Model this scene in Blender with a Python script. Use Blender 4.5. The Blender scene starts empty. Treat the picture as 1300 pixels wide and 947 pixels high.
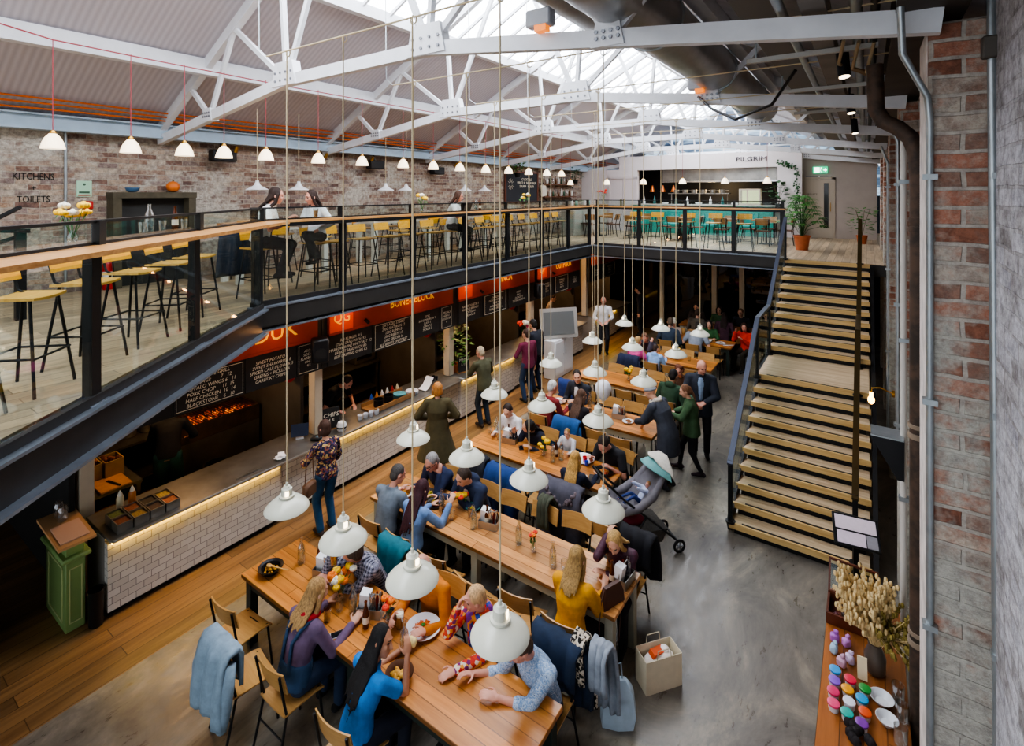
import bpy, bmesh, math, random
import numpy as np
from mathutils import Vector, Matrix, Euler
PI = math.pi
R = math.radians
rnd = random.Random(11)
scene = bpy.context.scene
COL = scene.collection

# ------------------------------------------------------------------ materials
def lin(h):
    if isinstance(h, (tuple, list)):
        return tuple(h[:3]) + (1.0,)
    h = h.lstrip('#')
    c = [int(h[i:i + 2], 16) / 255 for i in (0, 2, 4)]
    return tuple((x / 12.92 if x <= .04045 else ((x + .055) / 1.055) ** 2.4) for x in c) + (1.0,)

MATS = {}
def new_mat(name):
    m = bpy.data.materials.new(name)
    m.use_nodes = True
    nt = m.node_tree
    b = nt.nodes['Principled BSDF']
    MATS[name] = m
    return m, nt, nt.nodes, nt.links, b

def coords(nt, scale=(1, 1, 1), rot=(0, 0, 0), kind='Object'):
    tc = nt.nodes.new('ShaderNodeTexCoord')
    mp = nt.nodes.new('ShaderNodeMapping')
    mp.inputs['Scale'].default_value = scale
    mp.inputs['Rotation'].default_value = rot
    nt.links.new(tc.outputs[kind], mp.inputs['Vector'])
    return mp.outputs['Vector']

def ramp(nt, fac, stops, interp='LINEAR'):
    r = nt.nodes.new('ShaderNodeValToRGB')
    r.color_ramp.interpolation = interp
    e = r.color_ramp.elements
    while len(e) < len(stops):
        e.new(.5)
    for i, (p, c) in enumerate(stops):
        e[i].position = p
        e[i].color = lin(c)
    nt.links.new(fac, r.inputs['Fac'])
    return r.outputs['Color']

def noise(nt, vec, scale=5, detail=4, rough=.6, dist=0):
    n = nt.nodes.new('ShaderNodeTexNoise')
    n.inputs['Scale'].default_value = scale
    n.inputs['Detail'].default_value = detail
    n.inputs['Roughness'].default_value = rough
    n.inputs['Distortion'].default_value = dist
    nt.links.new(vec, n.inputs['Vector'])
    return n.outputs['Fac']

def mixc(nt, fac, a, b, mode='MIX'):
    m = nt.nodes.new('ShaderNodeMix')
    m.data_type = 'RGBA'
    m.blend_type = mode
    for s, v in ((0, fac), (6, a), (7, b)):
        if isinstance(v, (int, float)):
            m.inputs[s].default_value = v
        elif isinstance(v, (str, tuple)):
            m.inputs[s].default_value = lin(v)
        else:
            nt.links.new(v, m.inputs[s])
    return m.outputs[2]

def bump(nt, h, b, strength=.3, dist=.02):
    n = nt.nodes.new('ShaderNodeBump')
    n.inputs['Strength'].default_value = strength
    n.inputs['Distance'].default_value = dist
    nt.links.new(h, n.inputs['Height'])
    nt.links.new(n.outputs['Normal'], b.inputs['Normal'])

def M(name, col='#808080', rough=.5, metal=0.0, emit=0.0, var=0.0, vs=12, stretch=(1, 1, 1), sheen=0, alt=None, bmp=0):
    """plain material, optionally mottled by a noise texture"""
    if name in MATS:
        return MATS[name]
    m, nt, N, L, b = new_mat(name)
    b.inputs['Base Color'].default_value = lin(col)
    b.inputs['Roughness'].default_value = rough
    b.inputs['Metallic'].default_value = metal
    if emit:
        b.inputs['Emission Color'].default_value = lin(col)
        b.inputs['Emission Strength'].default_value = emit
    if var or alt:
        f = noise(nt, coords(nt, stretch), vs, 3)
        c0 = lin(col)
        if alt:
            out = ramp(nt, f, [(.38, col), (.62, alt)])
        else:
            out = ramp(nt, f, [(.3, tuple(x * (1 - var) for x in c0[:3])), (.7, tuple(min(1, x * (1 + var)) for x in c0[:3]))])
        L.new(out, b.inputs['Base Color'])
        if bmp:
            bump(nt, f, b, bmp, .01)
    return m

def wood(name, c1, c2, axis=0, plank=0.0, rough=.4, scale=1.0, gap='#2a1a0c', plen=1.6, c3=None):
    """wood with grain along an axis (0 x, 1 y, 2 z); plank > 0 draws boards of that width"""
    if name in MATS:
        return MATS[name]
    m, nt, N, L, b = new_mat(name)
    st = [14, 14, 14]
    st[axis] = .9
    v = coords(nt, tuple(s * scale for s in st))
    f = noise(nt, v, 1.6, 5, .65, .6)
    col = ramp(nt, f, [(.28, c1), (.72, c2)])
    b.inputs['Roughness'].default_value = rough
    if plank:
        tc = N.new('ShaderNodeTexCoord')
        sp = N.new('ShaderNodeSeparateXYZ')
        L.new(tc.outputs['Object'], sp.inputs[0])
        cb = N.new('ShaderNodeCombineXYZ')
        al = 'XYZ'[axis]
        ac = {0: 'Y', 1: 'X', 2: 'X'}[axis]
        L.new(sp.outputs[al], cb.inputs[0])
        L.new(sp.outputs[ac], cb.inputs[1])
        br = N.new('ShaderNodeTexBrick')
        br.inputs['Scale'].default_value = 1
        br.inputs['Brick Width'].default_value = plen
        br.inputs['Row Height'].default_value = plank
        br.inputs['Mortar Size'].default_value = .004 if plank < .2 else .006
        br.inputs['Mortar Smooth'].default_value = 0
        br.inputs['Bias'].default_value = 0
        br.offset = .37
        br.inputs['Color1'].default_value = (.62, .62, .62, 1)
        br.inputs['Color2'].default_value = (1.25, 1.2, 1.1, 1)
        br.inputs['Mortar'].default_value = (.25, .22, .2, 1)
        L.new(cb.outputs[0], br.inputs['Vector'])
        col = mixc(nt, .85, col, br.outputs['Color'], 'MULTIPLY')
    if c3:
        f3 = noise(nt, coords(nt), .8, 3)
        col = mixc(nt, ramp(nt, f3, [(.45, '#000000'), (.7, '#b0b0b0')]), col, c3)
    L.new(col, b.inputs['Base Color'])
    bump(nt, f, b, .08, .01)
    return m

def brickmat(name, stops, mortar, row=.075, width=.23, msize=.012, scale_noise=1.2, white=None, whitefac=(.5, .7), rough=.9, wz=None, dirt=.55):
    if name in MATS:
        return MATS[name]
    m, nt, N, L, b = new_mat(name)
    tc = N.new('ShaderNodeTexCoord')
    sp = N.new('ShaderNodeSeparateXYZ')
    L.new(tc.outputs['Object'], sp.inputs[0])
    ad = N.new('ShaderNodeMath')
    L.new(sp.outputs['X'], ad.inputs[0])
    L.new(sp.outputs['Y'], ad.inputs[1])
    cb = N.new('ShaderNodeCombineXYZ')
    L.new(ad.outputs[0], cb.inputs[0])
    L.new(sp.outputs['Z'], cb.inputs[1])
    # wobble so courses look hand laid
    nz = N.new('ShaderNodeTexNoise')
    nz.inputs['Scale'].default_value = 3
    L.new(cb.outputs[0], nz.inputs['Vector'])
    mx = N.new('ShaderNodeVectorMath'); mx.operation = 'MULTIPLY_ADD'
    L.new(nz.outputs['Color'], mx.inputs[0])
    mx.inputs[1].default_value = (.05, .04, 0)
    L.new(cb.outputs[0], mx.inputs[2])
    br = N.new('ShaderNodeTexBrick')
    br.inputs['Scale'].default_value = 1
    br.inputs['Brick Width'].default_value = width
    br.inputs['Row Height'].default_value = row
    br.inputs['Mortar Size'].default_value = msize
    br.inputs['Mortar Smooth'].default_value = .3
    br.inputs['Color1'].default_value = (0, 0, 0, 1)
    br.inputs['Color2'].default_value = (1, 1, 1, 1)
    br.inputs['Mortar'].default_value = (.5, .5, .5, 1)
    L.new(mx.outputs[0], br.inputs['Vector'])
    f2 = noise(nt, cb.outputs[0], scale_noise * 6, 5, .7)
    half = mixc(nt, .45, br.outputs['Color'], f2)
    col = ramp(nt, half, stops)
    col = mixc(nt, br.outputs['Fac'], col, mortar)
    f3 = noise(nt, cb.outputs[0], scale_noise, 5, .75)
    if white:
        if wz:      # more limewash low down, bare brick higher up
            ma = N.new('ShaderNodeMath'); ma.operation = 'MULTIPLY_ADD'
            L.new(sp.outputs['Z'], ma.inputs[0]); ma.inputs[1].default_value = -wz[1]; ma.inputs[2].default_value = wz[0] * wz[1]
            mb_ = N.new('ShaderNodeMath'); L.new(ma.outputs[0], mb_.inputs[0]); L.new(f3, mb_.inputs[1]); f3 = mb_.outputs[0]
        col = mixc(nt, ramp(nt, f3, [(whitefac[0], '#000000'), (whitefac[1], '#ffffff')]), col, white)
    f4 = noise(nt, cb.outputs[0], 14, 4, .8)
    col = mixc(nt, dirt, col, ramp(nt, f4, [(.32, (.30, .27, .28)), (.6, (1.0, 1.0, 1.0))]), 'MULTIPLY')
    L.new(col, b.inputs['Base Color'])
    b.inputs['Roughness'].default_value = rough
    hm = mixc(nt, br.outputs['Fac'], f4, (0., 0., 0.))
    bump(nt, hm, b, .8, .02)
    return m

def glassmat(name, tint='#eef6f4', refl=.08, rough=0.02, clear=.9):
    if name in MATS:
        return MATS[name]
    m, nt, N, L, b = new_mat(name)
    N.remove(b)
    t = N.new('ShaderNodeBsdfTransparent'); t.inputs[0].default_value = lin(tint)
    g = N.new('ShaderNodeBsdfGlossy'); g.inputs['Roughness'].default_value = rough
    fr = N.new('ShaderNodeLayerWeight'); fr.inputs['Blend'].default_value = .25
    mr = N.new('ShaderNodeMapRange')
    mr.inputs['To Min'].default_value = refl * .5
    mr.inputs['To Max'].default_value = min(1, refl * 5)
    L.new(fr.outputs['Facing'], mr.inputs['Value'])
    mx = N.new('ShaderNodeMixShader')
    L.new(mr.outputs[0], mx.inputs[0]); L.new(t.outputs[0], mx.inputs[1]); L.new(g.outputs[0], mx.inputs[2])
    L.new(mx.outputs[0], N['Material Output'].inputs['Surface'])
    return m

def pattern(name, cols, scale=30, kind='voronoi', rough=.85, edge=None):
    """printed cloth: random cells (voronoi), checks (plaid) or animal print"""
    if name in MATS:
        return MATS[name]
    m, nt, N, L, b = new_mat(name)
    b.inputs['Roughness'].default_value = rough
    v = coords(nt)
    if kind == 'plaid':
        outs = []
        for d in ('X', 'Z'):
            w = N.new('ShaderNodeTexWave'); w.bands_direction = d
            w.inputs['Scale'].default_value = scale; w.inputs['Distortion'].default_value = .6
            L.new(v, w.inputs['Vector']); outs.append(w.outputs['Fac'])
        mm = N.new('ShaderNodeMath'); mm.operation = 'ADD'
        L.new(outs[0], mm.inputs[0]); L.new(outs[1], mm.inputs[1])
        md = N.new('ShaderNodeMath'); md.operation = 'MULTIPLY'; md.inputs[1].default_value = .5
        L.new(mm.outputs[0], md.inputs[0])
        n = len(cols)
        c = ramp(nt, md.outputs[0], [((i + .2) / n, cols[i]) for i in range(n)])
    elif kind == 'swirl':
        f = noise(nt, v, scale, 3, .6, 2.5)
        n = len(cols)
        c = ramp(nt, f, [(.3 + .4 * i / max(1, n - 1), cols[i]) for i in range(n)])
    else:
        vo = N.new('ShaderNodeTexVoronoi'); vo.inputs['Scale'].default_value = scale
        L.new(v, vo.inputs['Vector'])
        sp = N.new('ShaderNodeSeparateColor'); L.new(vo.outputs['Color'], sp.inputs[0])
        n = len(cols)
        c = ramp(nt, sp.outputs[0], [(i / n, cols[i]) for i in range(n)], 'CONSTANT')
    L.new(c, b.inputs['Base Color'])
    return m

# ------------------------------------------------------------------ mesh builder
def frame_to(d, up=Vector((0, 0, 1))):
    d = Vector(d).normalized()
    if abs(d.dot(up)) > .98:
        up = Vector((0, 1, 0))
    x = up.cross(d).normalized()
    y = d.cross(x)
    return x, y, d

class MB:
    def __init__(self):
        self.v = []; self.f = []; self.mi = []
    def add(self, vs, fs, mi=0, X=None):
        o = len(self.v)
        if X is not None:
            vs = [X @ Vector(p) for p in vs]
        self.v.extend([tuple(p) for p in vs])
        self.f.extend([tuple(i + o for i in f) for f in fs])
        self.mi.extend([mi] * len(fs))
        return self
    def box(self, c, s, mi=0, rz=0, b=0, X=None, rot=None):
        hx, hy, hz = s[0] / 2, s[1] / 2, s[2] / 2
        T = Matrix.Translation(c)
        if rot is not None:
            T = T @ Euler(rot).to_matrix().to_4x4()
        elif rz:
            T = T @ Matrix.Rotation(rz, 4, 'Z')
        if X is not None:
            T = X @ T
        if not b:
            vs = [(x * hx, y * hy, z * hz) for z in (-1, 1) for y in (-1, 1) for x in (-1, 1)]
            fs = [(0, 2, 3, 1), (4, 5, 7, 6), (0, 1, 5, 4), (2, 6, 7, 3), (0, 4, 6, 2), (1, 3, 7, 5)]
            return self.add(vs, fs, mi, T)
        b = min(b, hx * .9, hy * .9, hz * .9)
        vs = []; idx = {}
        for sx in (-1, 1):
            for sy in (-1, 1):
                for sz in (-1, 1):
                    idx[(sx, sy, sz)] = len(vs)
                    vs += [(sx * hx, sy * (hy - b), sz * (hz - b)), (sx * (hx - b), sy * hy, sz * (hz - b)), (sx * (hx - b), sy * (hy - b), sz * hz)]
        fs = []
        for a in range(3):
            o1, o2 = [i for i in range(3) if i != a]
            for sg in (-1, 1):
                q = []
                for p, r in ((-1, -1), (1, -1), (1, 1), (-1, 1)):
                    k = [0, 0, 0]; k[a] = sg; k[o1] = p; k[o2] = r
                    q.append(idx[tuple(k)] + a)
                fs.append(tuple(q))
            for p in (-1, 1):
                for r in (-1, 1):
                    k0 = [0, 0, 0]; k0[a] = -1; k0[o1] = p; k0[o2] = r
                    k1 = list(k0); k1[a] = 1
                    i0, i1 = idx[tuple(k0)], idx[tuple(k1)]
                    fs.append((i0 + o1, i0 + o2, i1 + o2, i1 + o1))
        for k, i in idx.items():
            fs.append((i, i + 1, i + 2))
        return self.add(vs, fs, mi, T)
    def bar(self, p0, p1, w, h=None, mi=0, up=(0, 0, 1), X=None):
        p0 = Vector(p0); p1 = Vector(p1); h = h or w
        x, y, d = frame_to(p1 - p0, Vector(up))
        vs = []
        for p in (p0, p1):
            for sy in (-1, 1):
                for sx in (-1, 1):
                    vs.append(p + x * sx * w / 2 + y * sy * h / 2)
        fs = [(0, 2, 3, 1), (4, 5, 7, 6), (0, 1, 5, 4), (2, 6, 7, 3), (0, 4, 6, 2), (1, 3, 7, 5)]
        return self.add(vs, fs, mi, X)
    def loft(self, rings, mi=0, cap=True, X=None, closed=False):
        n = len(rings[0]); vs = [p for r in rings for p in r]; fs = []
        k = len(rings)
        for i in range(k - 1 + (1 if closed else 0)):
            a, c = i * n, ((i + 1) % k) * n
            for j in range(n):
                fs.append((a + j, a + (j + 1) % n, c + (j + 1) % n, c + j))
        if cap and not closed:
            fs.append(tuple(range(n - 1, -1, -1)))
            fs.append(tuple(range((k - 1) * n, k * n)))
        return self.add(vs, fs, mi, X)
    def cyl(self, p0, p1, r0, r1=None, n=12, mi=0, X=None):
        r1 = r0 if r1 is None else r1
        p0 = Vector(p0); p1 = Vector(p1)
        x, y, d = frame_to(p1 - p0)
        rings = [[p + (x * math.cos(2 * PI * j / n) + y * math.sin(2 * PI * j / n)) * r for j in range(n)] for p, r in ((p0, r0), (p1, r1))]
        return self.loft(rings, mi, True, X)
    def tube(self, pts, r, n=8, mi=0, X=None, closed=False):
        pts = [Vector(p) for p in pts]; k = len(pts)
        rs = r if isinstance(r, (list, tuple)) else [r] * k
        rings = []; px = None
        for i, p in enumerate(pts):
            if closed:
                d = pts[(i + 1) % k] - pts[i - 1]
            else:
                d = pts[min(i + 1, k - 1)] - pts[max(i - 1, 0)]
            d = d.normalized()
            if px is None:
                x, y, _ = frame_to(d)
            else:
                x = (px - d * px.dot(d))
                if x.length < 1e-5:
                    x, y, _ = frame_to(d)
                x = x.normalized()
            y = d.cross(x)
            px = x
            rings.append([p + (x * math.cos(2 * PI * j / n) + y * math.sin(2 * PI * j / n)) * rs[i] for j in range(n)])
        return self.loft(rings, mi, True, X, closed)
    def lathe(self, prof, n=20, c=(0, 0, 0), mi=0, X=None, cap=True):
        c = Vector(c)
        rings = [[c + Vector((max(r, .0004) * math.cos(2 * PI * j / n), max(r, .0004) * math.sin(2 * PI * j / n), z)) for j in range(n)] for r, z in prof]
        return self.loft(rings, mi, cap, X)
    def ell(self, c, r, n=12, m=8, mi=0, B=None, X=None):
        """ellipsoid; B is an optional 3x3 basis"""
        c = Vector(c)
        if not isinstance(r, (tuple, list)):
            r = (r, r, r)
        vs = []; fs = []
        def pt(a, e):
            q = Vector((r[0] * math.cos(a) * math.cos(e), r[1] * math.sin(a) * math.cos(e), r[2] * math.sin(e)))
            return c + (B @ q if B is not None else q)
        vs.append(pt(0, -PI / 2))
        for i in range(1, m):
            for j in range(n):
                vs.append(pt(2 * PI * j / n, -PI / 2 + PI * i / m))
        vs.append(pt(0, PI / 2))
        for j in range(n):
            fs.append((0, 1 + (j + 1) % n, 1 + j))
        for i in range(m - 2):
            for j in range(n):
                a = 1 + i * n; fs.append((a + j, a + (j + 1) % n, a + n + (j + 1) % n, a + n + j))
        t = len(vs) - 1; a = 1 + (m - 2) * n
        for j in range(n):
            fs.append((a + j, a + (j + 1) % n, t))
        return self.add(vs, fs, mi, X)
    def caps(self, p0, p1, r0, r1=None, n=10, mi=0, flat=1.0, up=(0, 0, 1)):
        """capsule with two radii"""
        r1 = r0 if r1 is None else r1
        p0 = Vector(p0); p1 = Vector(p1)
        if (p1 - p0).length < 1e-5:
            p1 = p0 + Vector((0, 0, 1e-3))
        x, y, d = frame_to(p1 - p0, Vector(up))
        rings = []
        for e in (-80, -45, -15):
            rings.append((p0 + d * r0 * math.sin(R(e)), r0 * math.cos(R(e))))
        for e in (15, 45, 80):
            rings.append((p1 + d * r1 * math.sin(R(e)), r1 * math.cos(R(e))))
        return self.loft([[p + (x * math.cos(2 * PI * j / n) + y * flat * math.sin(2 * PI * j / n)) * r for j in range(n)] for p, r in rings], mi)
    def prism(self, poly, z0, z1, mi=0, X=None):
        n = len(poly)
        vs = [(p[0], p[1], z0) for p in poly] + [(p[0], p[1], z1) for p in poly]
        fs = [tuple(range(n - 1, -1, -1)), tuple(range(n, 2 * n))] + [(j, (j + 1) % n, n + (j + 1) % n, n + j) for j in range(n)]
        return self.add(vs, fs, mi, X)
    def grid(self, nx, ny, fn, mi=0, X=None):
        vs = [fn(i / nx, j / ny) for j in range(ny + 1) for i in range(nx + 1)]
        fs = [(j * (nx + 1) + i, j * (nx + 1) + i + 1, (j + 1) * (nx + 1) + i + 1, (j + 1) * (nx + 1) + i) for j in range(ny) for i in range(nx)]
        return self.add(vs, fs, mi, X)
    def sheet(self, nx, ny, fn, t=.006, mi=0, X=None):
        """closed thin sheet following fn(u, v)"""
        top = [[Vector(fn(i / nx, j / ny)) for i in range(nx + 1)] for j in range(ny + 1)]
        nrm = []
        for j in range(ny + 1):
            row = []
            for i in range(nx + 1):
                du = top[j][min(i + 1, nx)] - top[j][max(i - 1, 0)]
                dv = top[min(j + 1, ny)][i] - top[max(j - 1, 0)][i]
                q = du.cross(dv)
                row.append(q.normalized() if q.length > 1e-9 else Vector((0, 0, 1)))
            nrm.append(row)
        W = nx + 1
        vs = [top[j][i] for j in range(ny + 1) for i in range(W)] + [top[j][i] - nrm[j][i] * t for j in range(ny + 1) for i in range(W)]
        o = W * (ny + 1); fs = []
        for j in range(ny):
            for i in range(nx):
                a = j * W + i
                fs.append((a, a + 1, a + W + 1, a + W)); fs.append((o + a, o + a + W, o + a + W + 1, o + a + 1))
        for i in range(nx):
            fs.append((i + 1, i, o + i, o + i + 1)); a = ny * W + i; fs.append((a, a + 1, o + a + 1, o + a))
        for j in range(ny):
            a = j * W; fs.append((a, a + W, o + a + W, o + a)); a = j * W + nx; fs.append((a + W, a, o + a, o + a + W))
        return self.add(vs, fs, mi, X)
    def mesh(self, name, mats, smooth=0, recalc=True):
        me = bpy.data.meshes.new(name)
        me.from_pydata(self.v, [], self.f)
        for m in (mats if isinstance(mats, (list, tuple)) else [mats]):
            me.materials.append(m)
        me.polygons.foreach_set('material_index', self.mi)
        if recalc:
            bm = bmesh.new(); bm.from_mesh(me)
            bmesh.ops.recalc_face_normals(bm, faces=bm.faces)
            bm.to_mesh(me); bm.free()
        if smooth:
            me.polygons.foreach_set('use_smooth', [True] * len(me.polygons))
            if smooth < 180:
                me.set_sharp_from_angle(angle=R(smooth))
        me.update()
        return me
    def build(self, name, mats, parent=None, loc=None, smooth=40, rot=None, recalc=True):
        return link(name, self.mesh(name, mats, smooth, recalc), parent, loc, rot)

def link(name, me, parent=None, loc=None, rot=None):
    o = bpy.data.objects.new(name, me)
    COL.objects.link(o)
    if parent is not None:
        o.parent = parent
    if loc is not None:
        o.location = loc
    if rot is not None:
        o.rotation_euler = rot
    return o

SEEN = {}
def tag(o, label=None, cat=None, group=None, kind=None):
    if label:
        o['label'] = label
        SEEN.setdefault(label, []).append(o.name)
        if not 4 <= len(label.split()) <= 16:
            print('LABEL LENGTH', len(label.split()), label)
    if cat: o['category'] = cat
    if group: o['group'] = group
    if kind: o['kind'] = kind
    return o

def thing(name, label, cat, loc=(0, 0, 0), rz=0, group=None):
    o = bpy.data.objects.new(name, None)
    o.empty_display_size = .1
    COL.objects.link(o)
    o.location = loc
    o.rotation_euler = (0, 0, rz)
    return tag(o, label, cat, group)

KIDS = {}
def dup(root, loc, rz=0, label=None, group=None):
    def cp(o, par):
        c = o.copy(); COL.objects.link(c); c.parent = par
        if par is not None:
            c.matrix_parent_inverse = o.matrix_parent_inverse.copy()
        for ch in (KIDS[o.name] if o.name in KIDS else kids(o)):
            cp(ch, c)
        return c
    c = cp(root, None)
    c.location = loc; c.rotation_euler = (0, 0, rz)
    tag(c, label, None, group)
    return c
def kids(o):
    k = list(o.children)
    KIDS[o.name] = k
    return k

class Proto:
    """first call hands out the original, later calls a copy with copies of its parts"""
    def __init__(self, make): self.make = make; self.o = None
    def put(self, loc, rz=0, label=None, group=None):
        if self.o is None:
            self.o = self.make()
            self.o.location = loc; self.o.rotation_euler = (0, 0, rz)
            tag(self.o, label, None, group)
            return self.o
        return dup(self.o, loc, rz, label, group)

def text(body, size, m, name, parent, loc, rot, ext=.002, align='CENTER', sx=1.0, shear=0.0):
    cu = bpy.data.curves.new(name, 'FONT')
    cu.body = body; cu.size = size; cu.extrude = ext; cu.align_x = align; cu.align_y = 'CENTER'
    cu.resolution_u = 2; cu.shear = shear
    t = bpy.data.objects.new('tmp_text', cu)
    me = bpy.data.meshes.new_from_object(t)
    bpy.data.objects.remove(t)
    me.materials.clear(); me.materials.append(m)
    if sx != 1:
        me.transform(Matrix.Diagonal((sx, 1, 1, 1)))
    return link(name, me, parent, loc, rot)

def struct(name, mb, mats, smooth=30, loc=None, label=None):
    o = mb.build(name, mats, None, loc, smooth)
    o['kind'] = 'structure'
    if label: o['label'] = label
    return o
ORD = ['first', 'second', 'third', 'fourth', 'fifth', 'sixth', 'seventh', 'eighth', 'ninth', 'tenth', 'eleventh', 'twelfth', 'thirteenth', 'fourteenth', 'fifteenth', 'sixteenth', 'seventeenth', 'eighteenth', 'nineteenth', 'twentieth', 'twenty-first', 'twenty-second', 'twenty-third', 'twenty-fourth']
# ------------------------------------------------------------------ palette
FLOORW = wood('oak_boards', '#6b4c30', '#a07c52', 1, .19, .38, .5, plen=2.2)
MEZZW = wood('pale_oak_boards', '#8d7a64', '#c2ae92', 1, .16, .5, .5, plen=1.8)
TABLEW = wood('table_planks', '#a8642a', '#d4914c', 0, .12, .28, .7, plen=3.0)
TABLEP = wood('pale_table_planks', '#b87a45', '#dda468', 0, .12, .25, .7, plen=3.0)
PLY = wood('plywood', '#b8864a', '#d3a566', 0, 0, .35, 1.0)
PLYD = wood('plywood_dark', '#8a5f35', '#aa7c4c', 0, 0, .35, 1.0)
YELLOWP = wood('amber_plywood', '#d0911e', '#eab23c', 0, 0, .35, 1.0)
SHELFW = wood('bar_shelf_oak', '#a9723c', '#d9a468', 1, 0, .3, .8)
SHELFX = wood('bar_shelf_oak_across', '#a9723c', '#d9a468', 0, 0, .3, .8)
STAIRW = wood('stair_board', '#b59358', '#d3b47c', 0, 0, .45, .8)
TREADW = wood('tread_board', '#9a8266', '#cdb898', 0, 0, .4, .8)
BLACK = M('black_steel', '#17181b', .45, .3)
DKSTEEL = M('dark_painted_steel', '#2b2a2b', .5, .2, var=.25, vs=3)
FLANGE = M('worn_flange_steel', '#7f8894', .35, .5, var=.2, vs=4)
WHITE = M('white_paint', '#e9e9ea', .5)
TRUSSW = M('truss_white', '#dcdee2', .5, var=.06, vs=4)
EAVEB = M('eaves_blue_white', '#a9bccb', .5, var=.08, vs=3)
CREAM = M('cream_paint', '#cdbfa6', .6, var=.08, vs=3)
STEEL = M('brushed_steel', '#a9a7a2', .3, .9, var=.25, vs=2.2)
STEELC = M('counter_steel', '#8f8c86', .33, .75, var=.35, vs=1.6)
CHROME = M('chrome', '#d8d8d8', .15, 1)
GALV = M('galvanised_steel', '#a3aaad', .35, .7, var=.15, vs=6)
CHALK = M('chalk', '#efe6cf', .9)
BOARD = M('chalkboard', '#232120', .8, var=.2, vs=6)
RED = M('sign_red', '#a5391c', .55, var=.12, vs=3)
SIGNY = M('sign_yellow', '#f4b222', .5, emit=.35)
GLASS = glassmat('pane_glass', '#f0f6f4', .055)
BOTG = glassmat('clear_bottle_glass', '#fbfdfd', .22)
DARK = M('dark_kitchen', '#1b1917', .8, var=.3, vs=2)
DARKW = M('charcoal_panel', '#2a2826', .7, var=.25, vs=2)
ROPE = M('rope', '#c9b895', .8)
ENAMEL = M('cream_enamel', '#d9d9c9', .22, var=.03, vs=5)
BULB = M('lamp_glow', '#ffd79a', .4, emit=9)
BULBC = M('bulb_cool', '#ffe9c4', .4, emit=5)
LED = M('led_strip', '#ffc840', .4, emit=30)
LEAF = M('leaf_green', '#3e7a2c', .5, var=.45, vs=9)
LEAFD = M('leaf_dark', '#24502a', .5, var=.4, vs=9)
TERRA = M('terracotta', '#b5623a', .7, var=.1)
BRICK = brickmat('old_brick', [(.16, '#5e4a46'), (.32, '#8f7062'), (.44, '#b39c88'), (.56, '#8d7b76'), (.68, '#c4b5a2'), (.85, '#a98468')], '#b3a899', .092, .29, .009, .75, '#c9c3b6', (.50, .60), dirt=.75)
BRICKP = brickmat('pier_brick', [(.15, '#5f4034'), (.30, '#9a6650'), (.44, '#93786a'), (.56, '#b8ad9f'), (.68, '#a8705a'), (.85, '#c9bfae')], '#b3aa9f', .115, .31, .014, 1.3, '#b7b4a9', (.47, .58), wz=(3.6, .05), dirt=.6)
BRICKWH = brickmat('whitewashed_brick', [(.2, '#7d7875'), (.4, '#b3b1b3'), (.6, '#c9c9ce'), (.8, '#a3a3ab')], '#9f9c9c', .11, .32, .012, 1.5, '#cfd0d6', (.42, .62), dirt=.8)

def concrete():
    m, nt, N, L, b = new_mat('polished_concrete')
    f = noise(nt, coords(nt, (1, .55, 1), (0, 0, .5)), 1.1, 7, .68, 1.2)
    c = ramp(nt, f, [(.3, '#4c4843'), (.5, '#756f66'), (.62, '#958d7d'), (.76, '#b5ae9e')])
    f2 = noise(nt, coords(nt, (3, 1, 1)), 3.5, 6, .7)
    c = mixc(nt, .5, c, ramp(nt, f2, [(.35, (.5, .48, .45)), (.65, (1, 1, 1))]), 'MULTIPLY')
    L.new(c, b.inputs['Base Color'])
    L.new(ramp(nt, f2, [(.3, (.22, .22, .22)), (.7, (.5, .5, .5))]), b.inputs['Roughness'])
    return m
CONC = concrete()

def tiles():
    m, nt, N, L, b = new_mat('white_metro_tile')
    tc = N.new('ShaderNodeTexCoord'); sp = N.new('ShaderNodeSeparateXYZ')
    L.new(tc.outputs['Object'], sp.inputs[0])
    ad = N.new('ShaderNodeMath'); L.new(sp.outputs['X'], ad.inputs[0]); L.new(sp.outputs['Y'], ad.inputs[1])
    cb = N.new('ShaderNodeCombineXYZ'); L.new(ad.outputs[0], cb.inputs[0]); L.new(sp.outputs['Z'], cb.inputs[1])
    br = N.new('ShaderNodeTexBrick')
    br.inputs['Scale'].default_value = 1; br.inputs['Brick Width'].default_value = .16; br.inputs['Row Height'].default_value = .08
    br.inputs['Mortar Size'].default_value = .0035; br.inputs['Mortar Smooth'].default_value = .1
    br.inputs['Color1'].default_value = lin('#d7d4ce'); br.inputs['Color2'].default_value = lin('#c8c4bd'); br.inputs['Mortar'].default_value = lin('#7c7a78')
    L.new(cb.outputs[0], br.inputs['Vector'])
    L.new(br.outputs['Color'], b.inputs['Base Color'])
    b.inputs['Roughness'].default_value = .3
    bump(nt, br.outputs['Fac'], b, -.5, .004)
    return m
TILE = tiles()

def corrugated():
    m, nt, N, L, b = new_mat('corrugated_lining')
    w = N.new('ShaderNodeTexWave'); w.bands_direction = 'Y'; w.inputs['Scale'].default_value = 3.6
    L.new(coords(nt), w.inputs['Vector'])
    c = ramp(nt, w.outputs['Fac'], [(.0, '#b4afb6'), (.5, '#bdb8be'), (1, '#c4bfc5')])
    L.new(c, b.inputs['Base Color']); b.inputs['Roughness'].default_value = .6
    bump(nt, w.outputs['Fac'], b, .13, .03)
    return m
CORR = corrugated()

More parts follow.
